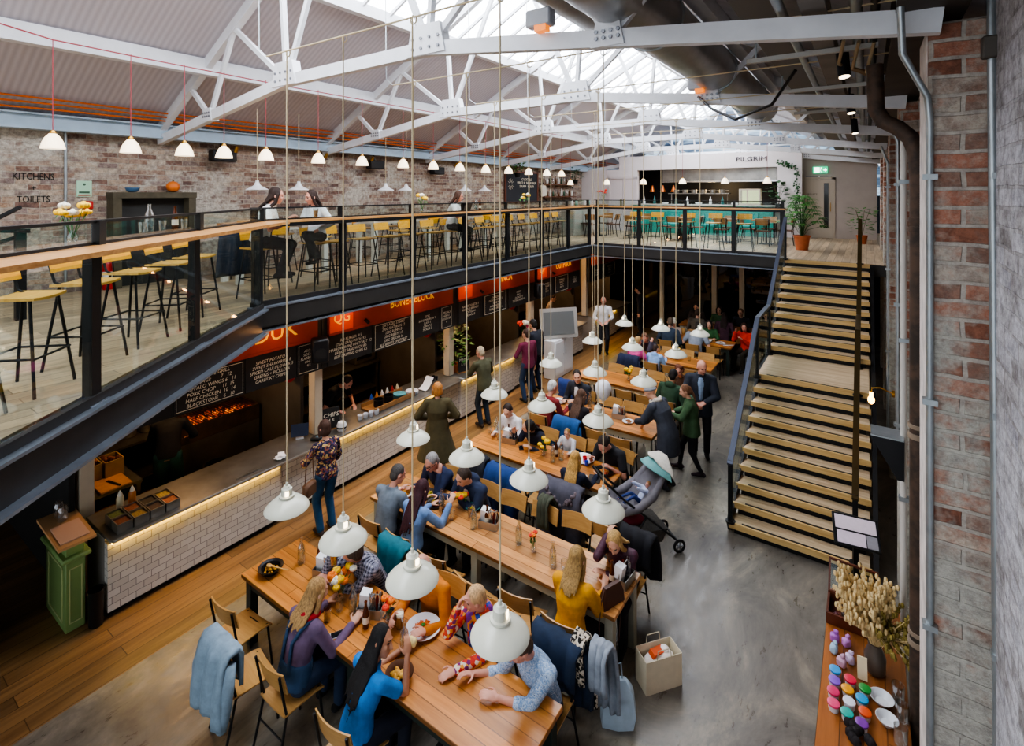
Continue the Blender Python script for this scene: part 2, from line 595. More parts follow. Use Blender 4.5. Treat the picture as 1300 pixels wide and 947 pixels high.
# ------------------------------------------------------------------ camera, light, look
cam = bpy.data.cameras.new('camera'); co = bpy.data.objects.new('camera', cam); COL.objects.link(co)
co.location = (0, 0, 4.9); co.rotation_euler = (R(90), 0, R(34.5))
cam.sensor_width = 36; cam.lens = 655 / 1300 * 36; cam.shift_y = -(473.5 - 245) / 1300; cam.clip_start = .05
scene.camera = co
w = bpy.data.worlds.new('world'); scene.world = w; w.use_nodes = True
bg = w.node_tree.nodes['Background']
bg.inputs[0].default_value = (.86, .92, 1, 1); bg.inputs[1].default_value = 1.5
scene.view_settings.view_transform = 'AgX'
scene.view_settings.look = 'AgX - Medium High Contrast'
scene.view_settings.exposure = .35
cy = scene.cycles
cy.max_bounces = 7; cy.diffuse_bounces = 4; cy.glossy_bounces = 3; cy.transmission_bounces = 4; cy.transparent_max_bounces = 24
cy.sample_clamp_indirect = 4; cy.caustics_reflective = False; cy.caustics_refractive = False
cy.use_denoising = True

def lamp(name, kind, loc, power, col='#ffffff', size=.3, rot=None, sy=None):
    d = bpy.data.lights.new(name, kind); d.energy = power; d.color = lin(col)[:3]
    if kind == 'AREA':
        d.size = size
        if sy: d.shape = 'RECTANGLE'; d.size_y = sy
    else:
        d.shadow_soft_size = size
    o = bpy.data.objects.new(name, d); COL.objects.link(o); o.location = loc
    if rot: o.rotation_euler = rot
    return o

# ------------------------------------------------------------------ floors
EDGE = [(-3.2, -.70), (-6.95, 3.85), (-6.95, 14.5), (-1.68, 14.5)]
mb = MB(); mb.box((-2.6, 11, -.05), (7.3, 30, .1)); struct('floor_hall', mb, CONC)
mb = MB(); mb.box((-8.6, 11, -.05), (4.7, 30, .1)); struct('floor_boards', mb, FLOORW)
slab = [(-11, -4), (-3.2, -4), (-3.2, -.70), (-6.95, 3.85), (-6.95, 14.5), (-1.68, 14.5), (-1.68, 14.15), (.6, 14.15), (.6, 25), (-11, 25)]
mb = MB(); mb.prism(slab, 3.02, 3.28); struct('floor_mezzanine_slab', mb, DARKW)
ins = [(-11, -4), (-3.3, -4), (-3.3, -.74), (-7.05, 3.81), (-7.05, 14.6), (-1.68, 14.6), (-1.68, 14.15), (.6, 14.15), (.6, 25), (-11, 25)]
mb = MB(); mb.prism(ins, 3.28, 3.30); struct('floor_mezzanine', mb, MEZZW)

# ------------------------------------------------------------------ walls
mb = MB(); mb.box((-10.75, 10, 4.85), (.3, 30, 3.3)); struct('wall_left', mb, BRICK)
mb = MB(); mb.box((-10.75, 10, 1.51), (.3, 30, 3.02)); struct('wall_left_lower', mb, DARK)
mb = MB(); mb.box((-5, 20.3, 1.51), (12, .2, 3.02)); struct('wall_back_lower', mb, M('back_wall_navy', '#20232c', .8, var=.25, vs=1.5))
# right-hand masonry: near whitewashed wall, brick piers and the recessed wall between them
mb = MB(); mb.box((.82, .2, 3.1), (.4, 7.9, 6.2)); struct('wall_right_near', mb, BRICKWH)
mb = MB(); mb.box((1.0, 14.6, 3.1), (.4, 20.9, 6.2)); struct('wall_right', mb, BRICKP)
for i, y in enumerate((4.45, 7.85, 11.28, 14.7, 18.1)):
    mb = MB(); mb.box((.57, y, 2.98), (.5, .62, 5.96), b=.012)
    struct('wall_right_pier_%d' % (i + 1), mb, BRICKP)
mb = MB()
mb.box((.32, 4.45, 2.98), (.012, .50, 5.9)); struct('trim_1', mb, M('chalky_render', '#cfc6bf', .9, var=.25, vs=6), label='pale rendered edge of the nearest brick pier')
# far end of the mezzanine
PINKW = M('pale_pink_wall', '#e4dcdc', .6, var=.03, vs=2)
GREYW = M('taupe_wall', '#a79c93', .7, var=.06, vs=2)
mb = MB()
mb.box((-5.35, 21.1, 6.15), (6.9, .25, .58)); mb.box((-8.40, 21.1, 4.58), (.80, .25, 2.56)); mb.box((-2.29, 21.1, 4.58), (.78, .25, 2.56))
mb.box((-5.34, 21.1, 3.75), (5.32, .25, .9))
mb.box((-9.70, 21.1, 4.6), (1.80, .25, 2.6))
struct('wall_far_kitchen', mb, PINKW)
mb = MB()
mb.box((-1.90, 21.5, 4.85), (.14, .2, 3.1)); mb.box((-.36, 21.5, 4.85), (1.3, .2, 3.1)); mb.box((-1.42, 21.5, 5.95), (.84, .2, .9))
struct('wall_far_lobby', mb, GREYW)
mb = MB(); mb.box((-5, 25.4, 4.0), (12.4, .2, 1.6)); struct('wall_gable', mb, M('gable_dark', '#2c3440', .6, var=.3, vs=1))
# glazed gable
gm, nt, N, L, b = new_mat('gable_daylight')
L.new(ramp(nt, noise(nt, coords(nt, (.25, 1, 1.6)), 1.6, 3), [(.36, '#243040'), (.46, '#4c6076'), (.56, '#a9c6de'), (.68, '#e6f1fa')]), b.inputs['Emission Color'])
b.inputs['Emission Strength'].default_value = 1.2; b.inputs['Base Color'].default_value = (.05, .06, .08, 1); b.inputs['Roughness'].default_value = .15
mb = MB(); mb.add([(-10.7, 25.3, 4.8), (.6, 25.3, 4.8), (.6, 25.3, 5.9), (-5.2, 25.3, 9), (-10.7, 25.3, 6.0)], [(0, 1, 2, 3, 4)])
gw = struct('window_1', mb, gm, label='blue-grey glazed gable at the far end of the roof')
mb = MB()
for i in range(12):
    x = -10.2 + i * .95; zt = 6.06 + .54 * (x + 10.6) if x < -5.2 else 9 - .50 * (x + 5.2)
    mb.box((x, 25.24, (4.8 + zt) / 2), (.06, .06, zt - 4.8))
for z in (5.4, 6.2, 7.0, 7.8):
    h = min(5.5, (9 - z) / .54); mb.box((-5.2, 25.24, z), (2 * h, .05, .05))
mb.build('glazing_bar', WHITE, gw)

# ------------------------------------------------------------------ roof
def rz_(x): return 6.1 + .54 * (x + 10.6) if x < -5.2 else 9.016 - .50 * (x + 5.2)
def slope(name, x0, x1, mat, t=.06, y0=-3, y1=25.5):
    mb = MB()
    mb.add([(x0, y0, rz_(x0)), (x1, y0, rz_(x1)), (x1, y1, rz_(x1)), (x0, y1, rz_(x0)), (x0, y0, rz_(x0) + t), (x1, y0, rz_(x1) + t), (x1, y1, rz_(x1) + t), (x0, y1, rz_(x0) + t)],
           [(0, 1, 2, 3), (4, 7, 6, 5), (0, 4, 5, 1), (1, 5, 6, 2), (2, 6, 7, 3), (3, 7, 4, 0)])
    return struct(name, mb, mat, 0)
slope('ceiling_left', -10.9, -7.0, CORR)
slope('ceiling_right', -3.4, 1.05, M('roof_boards', '#c2bec2', .6, var=.15, vs=1, stretch=(.3, 6, 1)))
SKY = M('skylight_daylight', '#f4f8ff', .5, emit=6.5)
for n, (a, c) in enumerate(((-7.0, -5.2), (-5.2, -3.4))):
    s_ = slope('window_%d' % (n + 2), a, c, SKY, .02)
    s_['label'] = ['glowing left slope of the long roof light', 'glowing right slope of the long roof light'][n]
    mb = MB()
    for i in range(48):
        y = -2.7 + i * .6
        mb.bar((a, y, rz_(a + 1e-6) - .03), (c, y, rz_(c - 1e-6) - .03), .045, .06)
    mb.build('glazing_bar', TRUSSW, s_)
mb = MB()
for x in (-7.0, -3.4): mb.box((x, 11, rz_(x) - .06), (.14, 28.5, .2))
mb.box((-5.2, 11, 8.93), (.12, 28.5, .16)); struct('trim_2', mb, TRUSSW, label='white curbs and ridge bar of the roof light')
for n, (x, wd, hh) in enumerate(((-8.8, .10, .24), (-1.5, .10, .22))):
    t = thing('roof_purlin', ['long pale purlin under the left roof slope', 'long pale purlin under the right roof slope'][n], 'beam', (x, 11, rz_(x) - hh / 2 - .01))
    mb = MB(); mb.box((0, 0, 0), (wd, 28.4, hh)); mb.build('web', TRUSSW, t)
    mb = MB(); mb.box((0, 0, -hh / 2 - .012), (wd * 1.7, 28.4, .024)); mb.build('flange', TRUSSW, t)
t = thing('eaves_beam', 'blue-white steel eaves beam running along the top of the left brick wall', 'beam', (-10.42, 11, 5.99))
mb = MB(); mb.box((0, 0, 0), (.06, 28.4, .2)); mb.build('web', EAVEB, t)
mb = MB(); mb.box((0, 0, .11), (.24, 28.4, .025)); mb.box((0, 0, -.11), (.24, 28.4, .025)); mb.build('flange', EAVEB, t)
ORG = M('orange_cable', '#c8641c', .6)
for k in range(3):
    mb = MB(); mb.tube([(-10.2 + .05 * k, -3 + 28 * q / 20, 6.16 + .07 * k + .012 * math.sin(q * 1.7 + k)) for q in range(21)], .016, 6)
    tag(mb.build('orange_cable', ORG), ['lowest', 'middle', 'topmost'][k] + ' orange cable run above the left eaves beam', 'cable')

# ------------------------------------------------------------------ roof trusses
TY = [.66 + 3.43 * k for k in range(8)]
def tie(x):
    P = [(-10.6, 5.84), (-6.56, 6.44), (-3.9, 6.46), (.38, 5.95)]
    for (a, za), (c, zc) in zip(P, P[1:]):
        if a <= x <= c: return za + (zc - za) * (x - a) / (c - a)
BOLT = M('bolt_steel', '#8d9096', .4, .6)
def make_truss():
    t = thing('roof_truss', None, 'roof truss')
    mb = MB()
    xs = [-10.55, -6.56, -3.9, .38]
    for a, c in zip(xs, xs[1:]): mb.bar((a, 0, tie(a)), (c, 0, tie(c)), .09, .15)
    mb.build('tie_beam', TRUSSW, t)
    for a, c in ((-10.5, -5.2), (.3, -5.2)):
        mb = MB(); mb.bar((a, 0, rz_(a) - .1), (c, 0, rz_(c) - .1), .1, .16); mb.build('rafter', TRUSSW, t)
    st = [(-8.7, -9.35), (-8.7, -7.95), (-6.56, -7.95), (-6.56, -6.7), (-6.56, -5.45), (-3.9, -4.95), (-3.9, -3.75), (-3.9, -2.6), (-1.8, -2.6), (-1.8, -1.15)]
    for a, c in st:
        mb = MB(); mb.bar((a, 0, tie(a)), (c, 0, rz_(c) - .12), .055, .07); mb.build('strut', TRUSSW, t)
    mb = MB(); mb.bar((-6.56, .05, 6.5), (-3.9, .05, 6.5), .03, .03); mb.build('tie_rod', TRUSSW, t)
    for x, w_ in ((-6.56, .28), (-3.9, .28), (-8.7, .15), (-1.8, .15)):
        z = tie(x)
        mb = MB(); mb.prism([(-w_, -.07), (w_, -.07), (w_ * .72, w_ * .9), (-w_ * .72, w_ * .9)], -.062, .062, X=Matrix.Translation((x, 0, z)) @ Matrix.Rotation(PI / 2, 4, 'X'))
        for bx in (-.66, -.22, .22, .66):
            for bz in (.0, .38):
                mb.cyl((x + bx * w_, -.075, z + bz * w_), (x + bx * w_, .075, z + bz * w_), .018, n=6, mi=1)
        mb.build('gusset_plate', [TRUSSW, BOLT], t)
    for x in (-10.5,):
        mb = MB(); mb.box((x, 0, 5.9), (.2, .2, .06)); mb.build('bearing_plate', TRUSSW, t)
    return t
P_ = Proto(make_truss)
for i, y in enumerate(TY):
    P_.put((0, y, 0), 0, 'white riveted roof truss, %s from the camera end of the hall' % ORD[i], 'white roof trusses')

# ------------------------------------------------------------------ balcony beams and railings
PATH = [Vector((p[0], p[1], 0)) for p in EDGE]
def beam(a, c, label, nst):
    a = Vector(a); c = Vector(c); d = (c - a).normalized(); L_ = (c - a).length
    n_ = Vector((-d.y, d.x, 0))   # towards the deck
    if (Vector((-9, 15, 0)) - a).dot(n_) < 0: n_ = -n_
    t = thing('balcony_beam', label, 'beam', (a.x, a.y, 2.95))
    off = n_ * .09
    q0, q1 = off, off + d * L_
    mb = MB(); mb.bar(q0 + Vector((0, 0, .17)), q1 + Vector((0, 0, .17)), .03, .34); mb.build('web', DKSTEEL, t)
    for z in (.012, .338):
        mb = MB(); mb.bar(q0 + Vector((0, 0, z)), q1 + Vector((0, 0, z)), .2, .024); mb.build('flange', FLANGE, t)
    for i in range(nst):
        p = q0 + d * (L_ * (i + .5) / nst) - n_ * .045
        mb = MB(); mb.bar(p + Vector((0, 0, .03)), p + Vector((0, 0, .32)), .03, .08, up=tuple(d))
        for k in range(4):
            for s in (-.04, .04):
                mb.ell(p + d * s - n_ * .02 + Vector((0, 0, .06 + .075 * k)), .014, 6, 4)
        mb.build('bolted_plate', BLACK, t)
beam(PATH[0], PATH[1], 'diagonal dark steel beam under the near left end of the balcony', 3)
beam(PATH[1], PATH[2], 'long dark steel beam under the left balcony above the food stalls', 6)
beam(PATH[2], PATH[3], 'dark steel beam under the far balcony above the end seating', 3)

def railing(a, c, posts, label, shelf, first_gap=True, skip_end=False):
    """posts: distances from a along the run"""
    a = Vector(a); c = Vector(c); d = (c - a).normalized(); L_ = (c - a).length
    n_ = Vector((-d.y, d.x, 0))
    if (Vector((-9, 15, 0)) - a).dot(n_) < 0: n_ = -n_
    t = thing('balcony_railing', label, 'railing', (a.x, a.y, 3.29))
    U = Vector((0, 0, 1)); o = n_ * .1
    mb = MB(); mb.bar(o + U * 1.395, o + d * L_ + U * 1.395, .05, .022); mb.build('top_rail', BLACK, t)
    mb = MB(); mb.bar(o - n_ * .11 + U * 1.155, o - n_ * .11 + d * L_ + U * 1.155, .03, .055); mb.bar(o + U * 1.228, o + d * L_ + U * 1.228, .03, .022); mb.build('lower_rail', BLACK, t)
    mb = MB(); mb.bar(o + U * .045, o + d * L_ + U * .045, .05, .07); mb.build('bottom_rail', DKSTEEL, t)
    for s in posts:
        p = o + d * s
        mb = MB(); mb.bar(p - n_ * .03, p - n_ * .03 + U * 1.13, .1, .07, up=tuple(n_)); mb.bar(p + n_ * .02 + U * 1.13, p + n_ * .02 + U * 1.40, .07, .06, up=tuple(n_)); po = mb.build('post', BLACK, t)
        mb = MB(); q = p - n_ * .03 + U * .012; mb.box(q, (.2, .13, .018), rz=math.atan2(d.y, d.x)); mb.build('base_plate', FLANGE, po)
    for s0, s1 in zip(posts, posts[1:]):
        mb = MB(); mb.bar(o + d * (s0 + .05) + U * .59, o + d * (s1 - .05) + U * .59, .012, 1.0); mb.build('glass_panel', GLASS, t)
        mb = MB(); mb.bar(o + d * (s0 + .05) + U * 1.305, o + d * (s1 - .05) + U * 1.305, .010, .16); mb.build('upper_glass', GLASS, t)
    sm = SHELFW if abs(d.y) > abs(d.x) else SHELFX
    s = MB(); s.bar(o + n_ * .12 + U * 1.20, o + n_ * .12 + d * L_ + U * 1.20, .50, .035)
    s.build('drink_shelf', sm, t)['label'] = shelf
dl = (PATH[1] - PATH[0]).length
railing(PATH[0], PATH[1], [dl - 5.55, dl - 4.72, dl - 3.2, dl - 1.72, dl - .03], 'black glass railing along the diagonal near end of the balcony', 'oak drink shelf capping the diagonal near balcony railing')
railing(PATH[1], PATH[2], [.06, 1.5, 3.08, 4.6, 6.17, 7.75, 9.2, 10.55], 'long black glass railing along the left balcony', 'long oak drink shelf capping the left balcony railing')
railing(PATH[2], PATH[3], [.1, 1.45, 2.78, 4.05, 5.2], 'black glass railing across the far balcony', 'oak drink shelf capping the far balcony railing')

# ------------------------------------------------------------------ staircase
XL, XR = -1.62, .04
def stairs():
    t = thing('staircase', 'wide timber staircase with open risers climbing to the far balcony', 'staircase', (0, 7.9, 0))
    n = 20; rise = 3.3 / n
    ys = []; y = 0.0
    for k in range(1, n + 1):
        ys.append(y)
        y += 1.42 if k == 10 else .25 if k < 10 else .2745
    W = XR - XL; xc = (XL + XR) / 2
    for k in range(1, n + 1):
        z = rise * k; y0 = ys[k - 1]
        dep = 1.45 if k == 10 else .285 if k < 10 else .30
        if k < n:
            mb = MB(); mb.box((xc, y0 + dep / 2, z - .02), (W, dep, .04), b=.004)
            st = mb.build('landing' if k == 10 else 'tread', TREADW, t)
            mb = MB(); mb.box((xc, y0 + .035, z + .003), (W - .3, .028, .008)); mb.build('grip_strip', BLACK, st)
        mb = MB(); mb.box((xc, y0 + .012, z - .043), (W + .04, .028, .088), b=.004); mb.build('riser_board', STAIRW, t)
        mb = MB(); mb.box((xc, y0 + .05, z - .14), (W - .1, .01, .09)); mb.build('gap_shade_panel', BLACK, t)  # black panel stands in for the shade in the open gap below the riser
    for x in (XL - .02, XR + .06):
        mb = MB(); mb.bar((x, .05, .06), (x, 2.5, 1.55), .06, .22); mb.bar((x, 2.4, 1.53), (x, 3.7, 1.53), .06, .22); mb.bar((x, 3.6, 1.53), (x, 6.25, 3.15), .06, .22)
        mb.build('stringer', BLACK, t)
    return t, ys, rise
ST, SY, RISE = stairs()
def handrail(x, label, mat, glass, endx):
    H = .98
    pts = [(0, -.02, H + .02), (0, 2.25, H + 1.66), (0, 3.55, H + 1.66), (0, 6.15, H + 3.32)]
    mb = MB()
    for p, q in zip(pts, pts[1:]): mb.bar(p, q, .075, .05)
    t = mb.build('handrail', mat, ST, (x, 0, 0)); t['label'] = label
    for y, z in ((.03, .15), (2.2, 1.6), (3.6, 1.65), (6.1, 3.3)):
        mb = MB(); mb.bar((0, y, z - .02), (0, y, z + .9 if y else H), .06, .06); mb.cyl((0, y, z), (0, y, z + .02), .07, n=12); mb.build('post', BLACK, t)
    if glass:
        for p, q in zip(pts, pts[1:]):
            mb = MB(); a = [Vector(p), Vector(q)]
            d0, d1 = Vector((0, 0, -.08)), Vector((0, 0, -.82))
            mb.add([a[0] + d0, a[1] + d0, a[1] + d1, a[0] + d1, a[0] + d0 + Vector((.012, 0, 0)), a[1] + d0 + Vector((.012, 0, 0)), a[1] + d1 + Vector((.012, 0, 0)), a[0] + d1 + Vector((.012, 0, 0))],
                   [(0, 1, 2, 3), (4, 7, 6, 5), (0, 4, 5, 1), (1, 5, 6, 2), (2, 6, 7, 3), (3, 7, 4, 0)])
            mb.build('glass_panel', GLASS, t)
BLUEST = M('blue_grey_steel', '#3a4152', .4, .3)
handrail(XL - .0, 'blue-grey steel handrail with glass on the hall side of the staircase', BLUEST, True, 0)
handrail(XR - .16, 'dark bronze steel handrail on the wall side of the staircase', M('bronze_steel', '#4a3c22', .35, .6), False, 0)  # one even bronze colour along the whole rail

# ------------------------------------------------------------------ lower far partition
for i, (x, y) in enumerate(((-6.0, 18.2), (-4.22, 18.2), (-3.36, 18.2), (-2.3, 18.2))):
    mb = MB(); mb.box((0, 0, 1.51), (.16, .16, 3.02), b=.01)
    tag(mb.build('square_column', CREAM, None, (x, y, 0)), 'cream square column under the far balcony, %s from the stalls' % ORD[i], 'column', 'cream columns under the far balcony')
mb = MB(); mb.box((-4.1, 18.25, 1.5), (5.9, .02, 3.0)); s_ = struct('window_4', mb, glassmat('dark_partition_glass', '#4a5058', .09), label='dark glass partition behind the end seating')
# ------------------------------------------------------------------ people
SKIN = {k: M('skin_' + k, c, .55, var=.06, vs=14) for k, c in (('fair', '#d9a58a'), ('pink', '#d29680'), ('tan', '#b98264'), ('brown', '#7d5038'))}
LIPS = M('lips', '#a85550', .5); EYE = M('eye_dark', '#241c1a', .3)
HAIRM = {}
def hair_mat(c):
    if c not in HAIRM:
        HAIRM[c] = M('hair_' + c.strip('#'), c, .75, var=.45, vs=30, stretch=(3, 3, .3), bmp=.5)
    return HAIRM[c]
CLOTH = {}
def cloth(c):
    if not isinstance(c, str): return c
    if c not in CLOTH:
        CLOTH[c] = M('cloth_' + c.strip('#'), c, .9, var=.16, vs=14, bmp=.25)
    return CLOTH[c]

JOBS = []
def job(mb, voxel, smooth=4, post=None):
    j = {'mb': mb, 'voxel': voxel, 'smooth': smooth, 'me': None}
    JOBS.append(j); return j
def run_jobs():
    objs = []
    for j in JOBS:
        me = j['mb'].mesh('tmp', [], 0)
        o = bpy.data.objects.new('tmp', me); COL.objects.link(o)
        r = o.modifiers.new('r', 'REMESH'); r.mode = 'VOXEL'; r.voxel_size = j['voxel']
        s = o.modifiers.new('s', 'SMOOTH'); s.factor = .5; s.iterations = j['smooth']
        objs.append(o)
    dg = bpy.context.evaluated_depsgraph_get(); dg.update()
    for j, o in zip(JOBS, objs):
        j['me'] = bpy.data.meshes.new_from_object(o.evaluated_get(dg), depsgraph=dg)
        j['me'].polygons.foreach_set('use_smooth', [True] * len(j['me'].polygons))
    for o in objs:
        me = o.data; bpy.data.objects.remove(o); bpy.data.meshes.remove(me)
    JOBS.clear()

def ik(a, t, l1, l2, pole):
    a = Vector(a); t = Vector(t); d = t - a; L_ = d.length
    mx = (l1 + l2) * .998
    if L_ > mx: t = a + d * (mx / L_); d = t - a; L_ = mx
    L_ = max(L_, abs(l1 - l2) + .01)
    dn = d.normalized()
    x = (l1 * l1 - l2 * l2 + L_ * L_) / (2 * L_)
    h = math.sqrt(max(0, l1 * l1 - x * x))
    p = Vector(pole); p = p - dn * p.dot(dn)
    if p.length < 1e-4: p = Vector((0, 0, -1)) - dn * dn.z
    return a + dn * x + p.normalized() * h, t

PEOPLE = []
def person(label, loc, face, h=1.70, pose='sit', seat=.46, lean=8, side=0, twist=0, look=(0, 10), L=None, Rh=None, fem=False,
           top=('sweater', '#445566', 'long'), bottom=('trousers', '#23242a'), shoes='#1a1a1c', hair=('short', '#3a2a20'), skin='fair',
           near=0, group=None, hem=-.05, flare=1.0, feet=None, extras=(), curl=(.5, .5), z0=0.0, wide=1.0, inner=None, eyes=True, palms=(None, None)):
    """face: compass yaw in degrees (0 looks along +y). L and Rh: wrist targets in the person's own frame (x right, y forward, z up)."""
    s = h / 1.72
    vox = {2: .0075, 1: .010, 0: .015}[near]
    cv = {2: .011, 1: .013, 0: .017}[near]
    V = Vector
    hip = V((0, 0, seat + .10 * s)) if pose == 'sit' else V((0, 0, .93 * s))
    def tilt(ang, sd):
        return Matrix.Rotation(-R(ang), 3, 'X') @ Matrix.Rotation(R(sd), 3, 'Y')
    B1 = tilt(lean * .75, side * .7); B2 = tilt(lean * 1.3, side * 1.2)
    T2 = B2 @ Matrix.Rotation(R(twist), 3, 'Z')
    u1 = B1 @ V((0, 0, 1)); u2 = B2 @ V((0, 0, 1))
    def sp(t): return hip + u1 * min(t, .2) * s + u2 * max(0, t - .2) * s
    f = .93 if fem else 1.0
    neck = sp(.50)
    shw = (.185 if not fem else .165) * s * wide
    sh = {k: sp(.435) + T2 @ V((k * shw, 0, 0)) for k in (-1, 1)}
    HB = T2 @ Matrix.Rotation(R(look[0]), 3, 'Z') @ Matrix.Rotation(-R(look[1] - lean * 1.1), 3, 'X')
    hc = neck + (T2 @ V((0, .02, .05)) + HB @ V((0, .02, .115))) * s
    def hd(x, y, z): return hc + HB @ V((x, y, z)) * s
    # arms
    ua, fa = .285 * s, .25 * s
    DEF = {'sit': {-1: (-.2, .33, .80), 1: (.2, .33, .80)}, 'stand': {-1: (-.25, .06, .80 * s), 1: (.25, .06, .80 * s)}}[pose]
    arms = {}
    for k, t, in ((-1, L), (1, Rh)):
        tg = V(t if t else DEF[k])
        el, wr = ik(sh[k], tg, ua, fa, (k * .32, .05, -1) if tg.z > sh[k].z - .22 * s else (k * .75, -.25, -.7))
        arms[k] = (sh[k], el, wr)
    # legs
    th, shn = .43 * s, .42 * s
    legs = {}
    for k in (-1, 1):
        hp = hip + V((k * .09 * s, .0, -.03 * s))
        if pose == 'sit':
            ft = V((k * .12 * s, .40 * s, .08)) if seat < .6 else V((k * .11, .30, seat - .42))
        else:
            ft = V((k * .10 * s, 0, .085 * s))
        if feet: ft = V(feet[0 if k < 0 else 1])
        kn, an = ik(hp, ft, th, shn, (k * .08, 1, .15 if pose == 'stand' else .9))
        legs[k] = (hp, kn, an)
    # ---- body
    b = MB()
    def ring(t, rx, ry, yo=0, n=16):
        c = sp(t); Bm = B1 if t < .2 else T2 if t > .36 else B2
        return [c + Bm @ V((rx * s * math.cos(2 * PI * j / n), yo * s + ry * s * math.sin(2 * PI * j / n), 0)) for j in range(n)]
    w_ = wide
    bust = .02 if fem else 0
    base = [(-.08, .12, .09), (-.03, .158 * w_, .115 * w_), (.05, .155 * w_, .112 * w_), (.17, (.125 if fem else .14) * w_, .098 * w_), (.31, .155 * w_, .112 + bust * .7), (.40, .165 * w_ * f, .095), (.455, .135 * f, .072), (.49, .06, .055)]
    b.loft([ring(*q) for q in base])
    b.caps(sp(.47), hd(0, -.015, -.05), .054 * s * f, .050 * s * f, 12)
    b.ell(hd(0, -.012, .022), (.076 * s, .095 * s, .098 * s), 16, 12, B=HB)
    b.ell(hd(0, .02, -.035), (.060 * s, .073 * s, .083 * s), 16, 12, B=HB)
    b.ell(hd(0, .058, -.094), (.027 * s, .024 * s, .021 * s), 10, 8, B=HB)
    b.caps(hd(0, .088, .018), hd(0, .107, -.024), .009 * s, .0145 * s, 8)
    b.ell(hd(0, .08, -.062), (.026 * s, .015 * s, .013 * s), 10, 8, B=HB)
    b.ell(hd(0, .076, .036), (.052 * s, .017 * s, .012 * s), 10, 8, B=HB)
    for k in (-1, 1):
        b.ell(hd(k * .078, -.008, -.008), (.013 * s, .021 * s, .032 * s), 8, 8, B=HB)
        b.ell(hd(k * .04, .066, -.02), (.02 * s, .02 * s, .02 * s), 8, 6, B=HB)
        S, E, W = arms[k]
        b.caps(S, E, .05 * s * f, .040 * s * f, 10); b.caps(E, W, .041 * s * f, .026 * s, 10)
        b.caps(sp(.44), S, .06 * s, .052 * s * f, 10)
        # hand
        dh = (W - E).normalized()
        pn = V(palms[0 if k < 0 else 1] or (-k * .35, 0, -1)); pn = (pn - dh * pn.dot(dh)).normalized()
        sd = dh.cross(pn)
        if sd.x * k > 0: sd = -sd     # thumb side points to the body's middle
        Bh = Matrix((sd, dh, pn)).transposed()
        cu = curl[0 if k < 0 else 1]
        b.ell(W + dh * .052 * s, (.041 * s, .056 * s, .017 * s), 12, 8, B=Bh)
        fr = (.0088 if near else .0105) * s
        for i, ln in enumerate((.070, .080, .074, .058)):
            p = W + dh * .092 * s + sd * (.031 - .0205 * i) * s
            dd = dh
            for q, (sg, an_) in enumerate(((.45, .45), (.32, 1.0), (.26, .8))):
                dd = (dd * math.cos(cu * an_) + pn * math.sin(cu * an_)).normalized()
                pn2 = p + dd * ln * sg * s
                b.caps(p, pn2, fr * (1 - .1 * q), fr * (.9 - .1 * q), 8); p = pn2
        p = W + dh * .03 * s + sd * .034 * s
        d1 = (dh * .55 + sd * .7 + pn * .35).normalized(); p1 = p + d1 * .045 * s
        d2 = (dh * .85 + sd * .2 + pn * (.3 + cu * .5)).normalized()
        b.caps(p, p1, .0125 * s, .0105 * s, 8); b.caps(p1, p1 + d2 * .038 * s, .0105 * s, .008 * s, 8)
        H_, K_, A_ = legs[k]
        b.caps(H_, K_, .082 * s, .054 * s, 12); b.caps(K_, A_, .053 * s, .034 * s, 12)
        b.caps(A_ + V((0, -.03 * s, -.03 * s)), A_ + V((0, .13 * s, -.045 * s)), .03 * s, .026 * s, 8)
        if bottom[0] == 'skirt': pass
    jb = job(b, vox, 3)
    # ---- clothes
    kids_ = []
    kind, tc, sl = top
    g = MB()
    of = {'coat': .034, 'jacket': .028, 'hoodie': .03}.get(kind, .017)
    tb = []
    hemr = base[1]
    if hem < -.08:
        # long hem hangs straight down from the hips
        if pose == 'stand':
            c0 = sp(-.03)
            n = 16; rings = []
            for q in (1, .5, 0):
                dz = (hem + .03) * q
                k_ = 1 + (flare - 1) * q
                rings.append([c0 + V((0, 0, dz * s)) + V(((hemr[1] + of) * k_ * s * math.cos(2 * PI * j / n), (hemr[2] + of + .01) * k_ * s * math.sin(2 * PI * j / n), 0)) for j in range(n)])
            rings += [ring(q[0], q[1] + of, q[2] + of) for q in base[2:]]
            g.loft(rings)
        else:
            g.loft([ring(-.06, base[1][1] + of + .01, base[1][2] + of + .01)] + [ring(q[0], q[1] + of, q[2] + of) for q in base[1:]])
            for k in (-1, 1):
                H_, K_, A_ = legs[k]
                g.caps(H_, H_.lerp(K_, min(1, -hem * 1.6)), .108 * s, .10 * s, 10)
    else:
        g.loft([ring(hem, base[1][1] + of, base[1][2] + of)] + [ring(q[0], q[1] + of, q[2] + of) for q in base[2:]])
    for k in (-1, 1):
        S, E, W = arms[k]
        so = of * .85
        g.caps(sp(.44), S, .066 * s + so * .4, (.054 * f) * s + so, 10)
        if sl == 'long':
            g.caps(S, E, .053 * s * f + so, .042 * s * f + so, 10); g.caps(E, E.lerp(W, .93), .043 * s * f + so, .031 * s + so * .8, 10)
        elif sl == 'puff':
            g.caps(S, E, .058 * s + so, .062 * s + so, 10); g.caps(E, E.lerp(W, .55), .062 * s + so, .045 * s + so, 10)
        elif sl == 'rolled':
            g.caps(S, E, .053 * s * f + so, .044 * s * f + so, 10); g.caps(E, E.lerp(W, .35), .045 * s * f + so, .042 * s + so, 10)
        elif sl == 'short':
            g.caps(S, S.lerp(E, .62), .056 * s * f + so, .054 * s * f + so, 10)
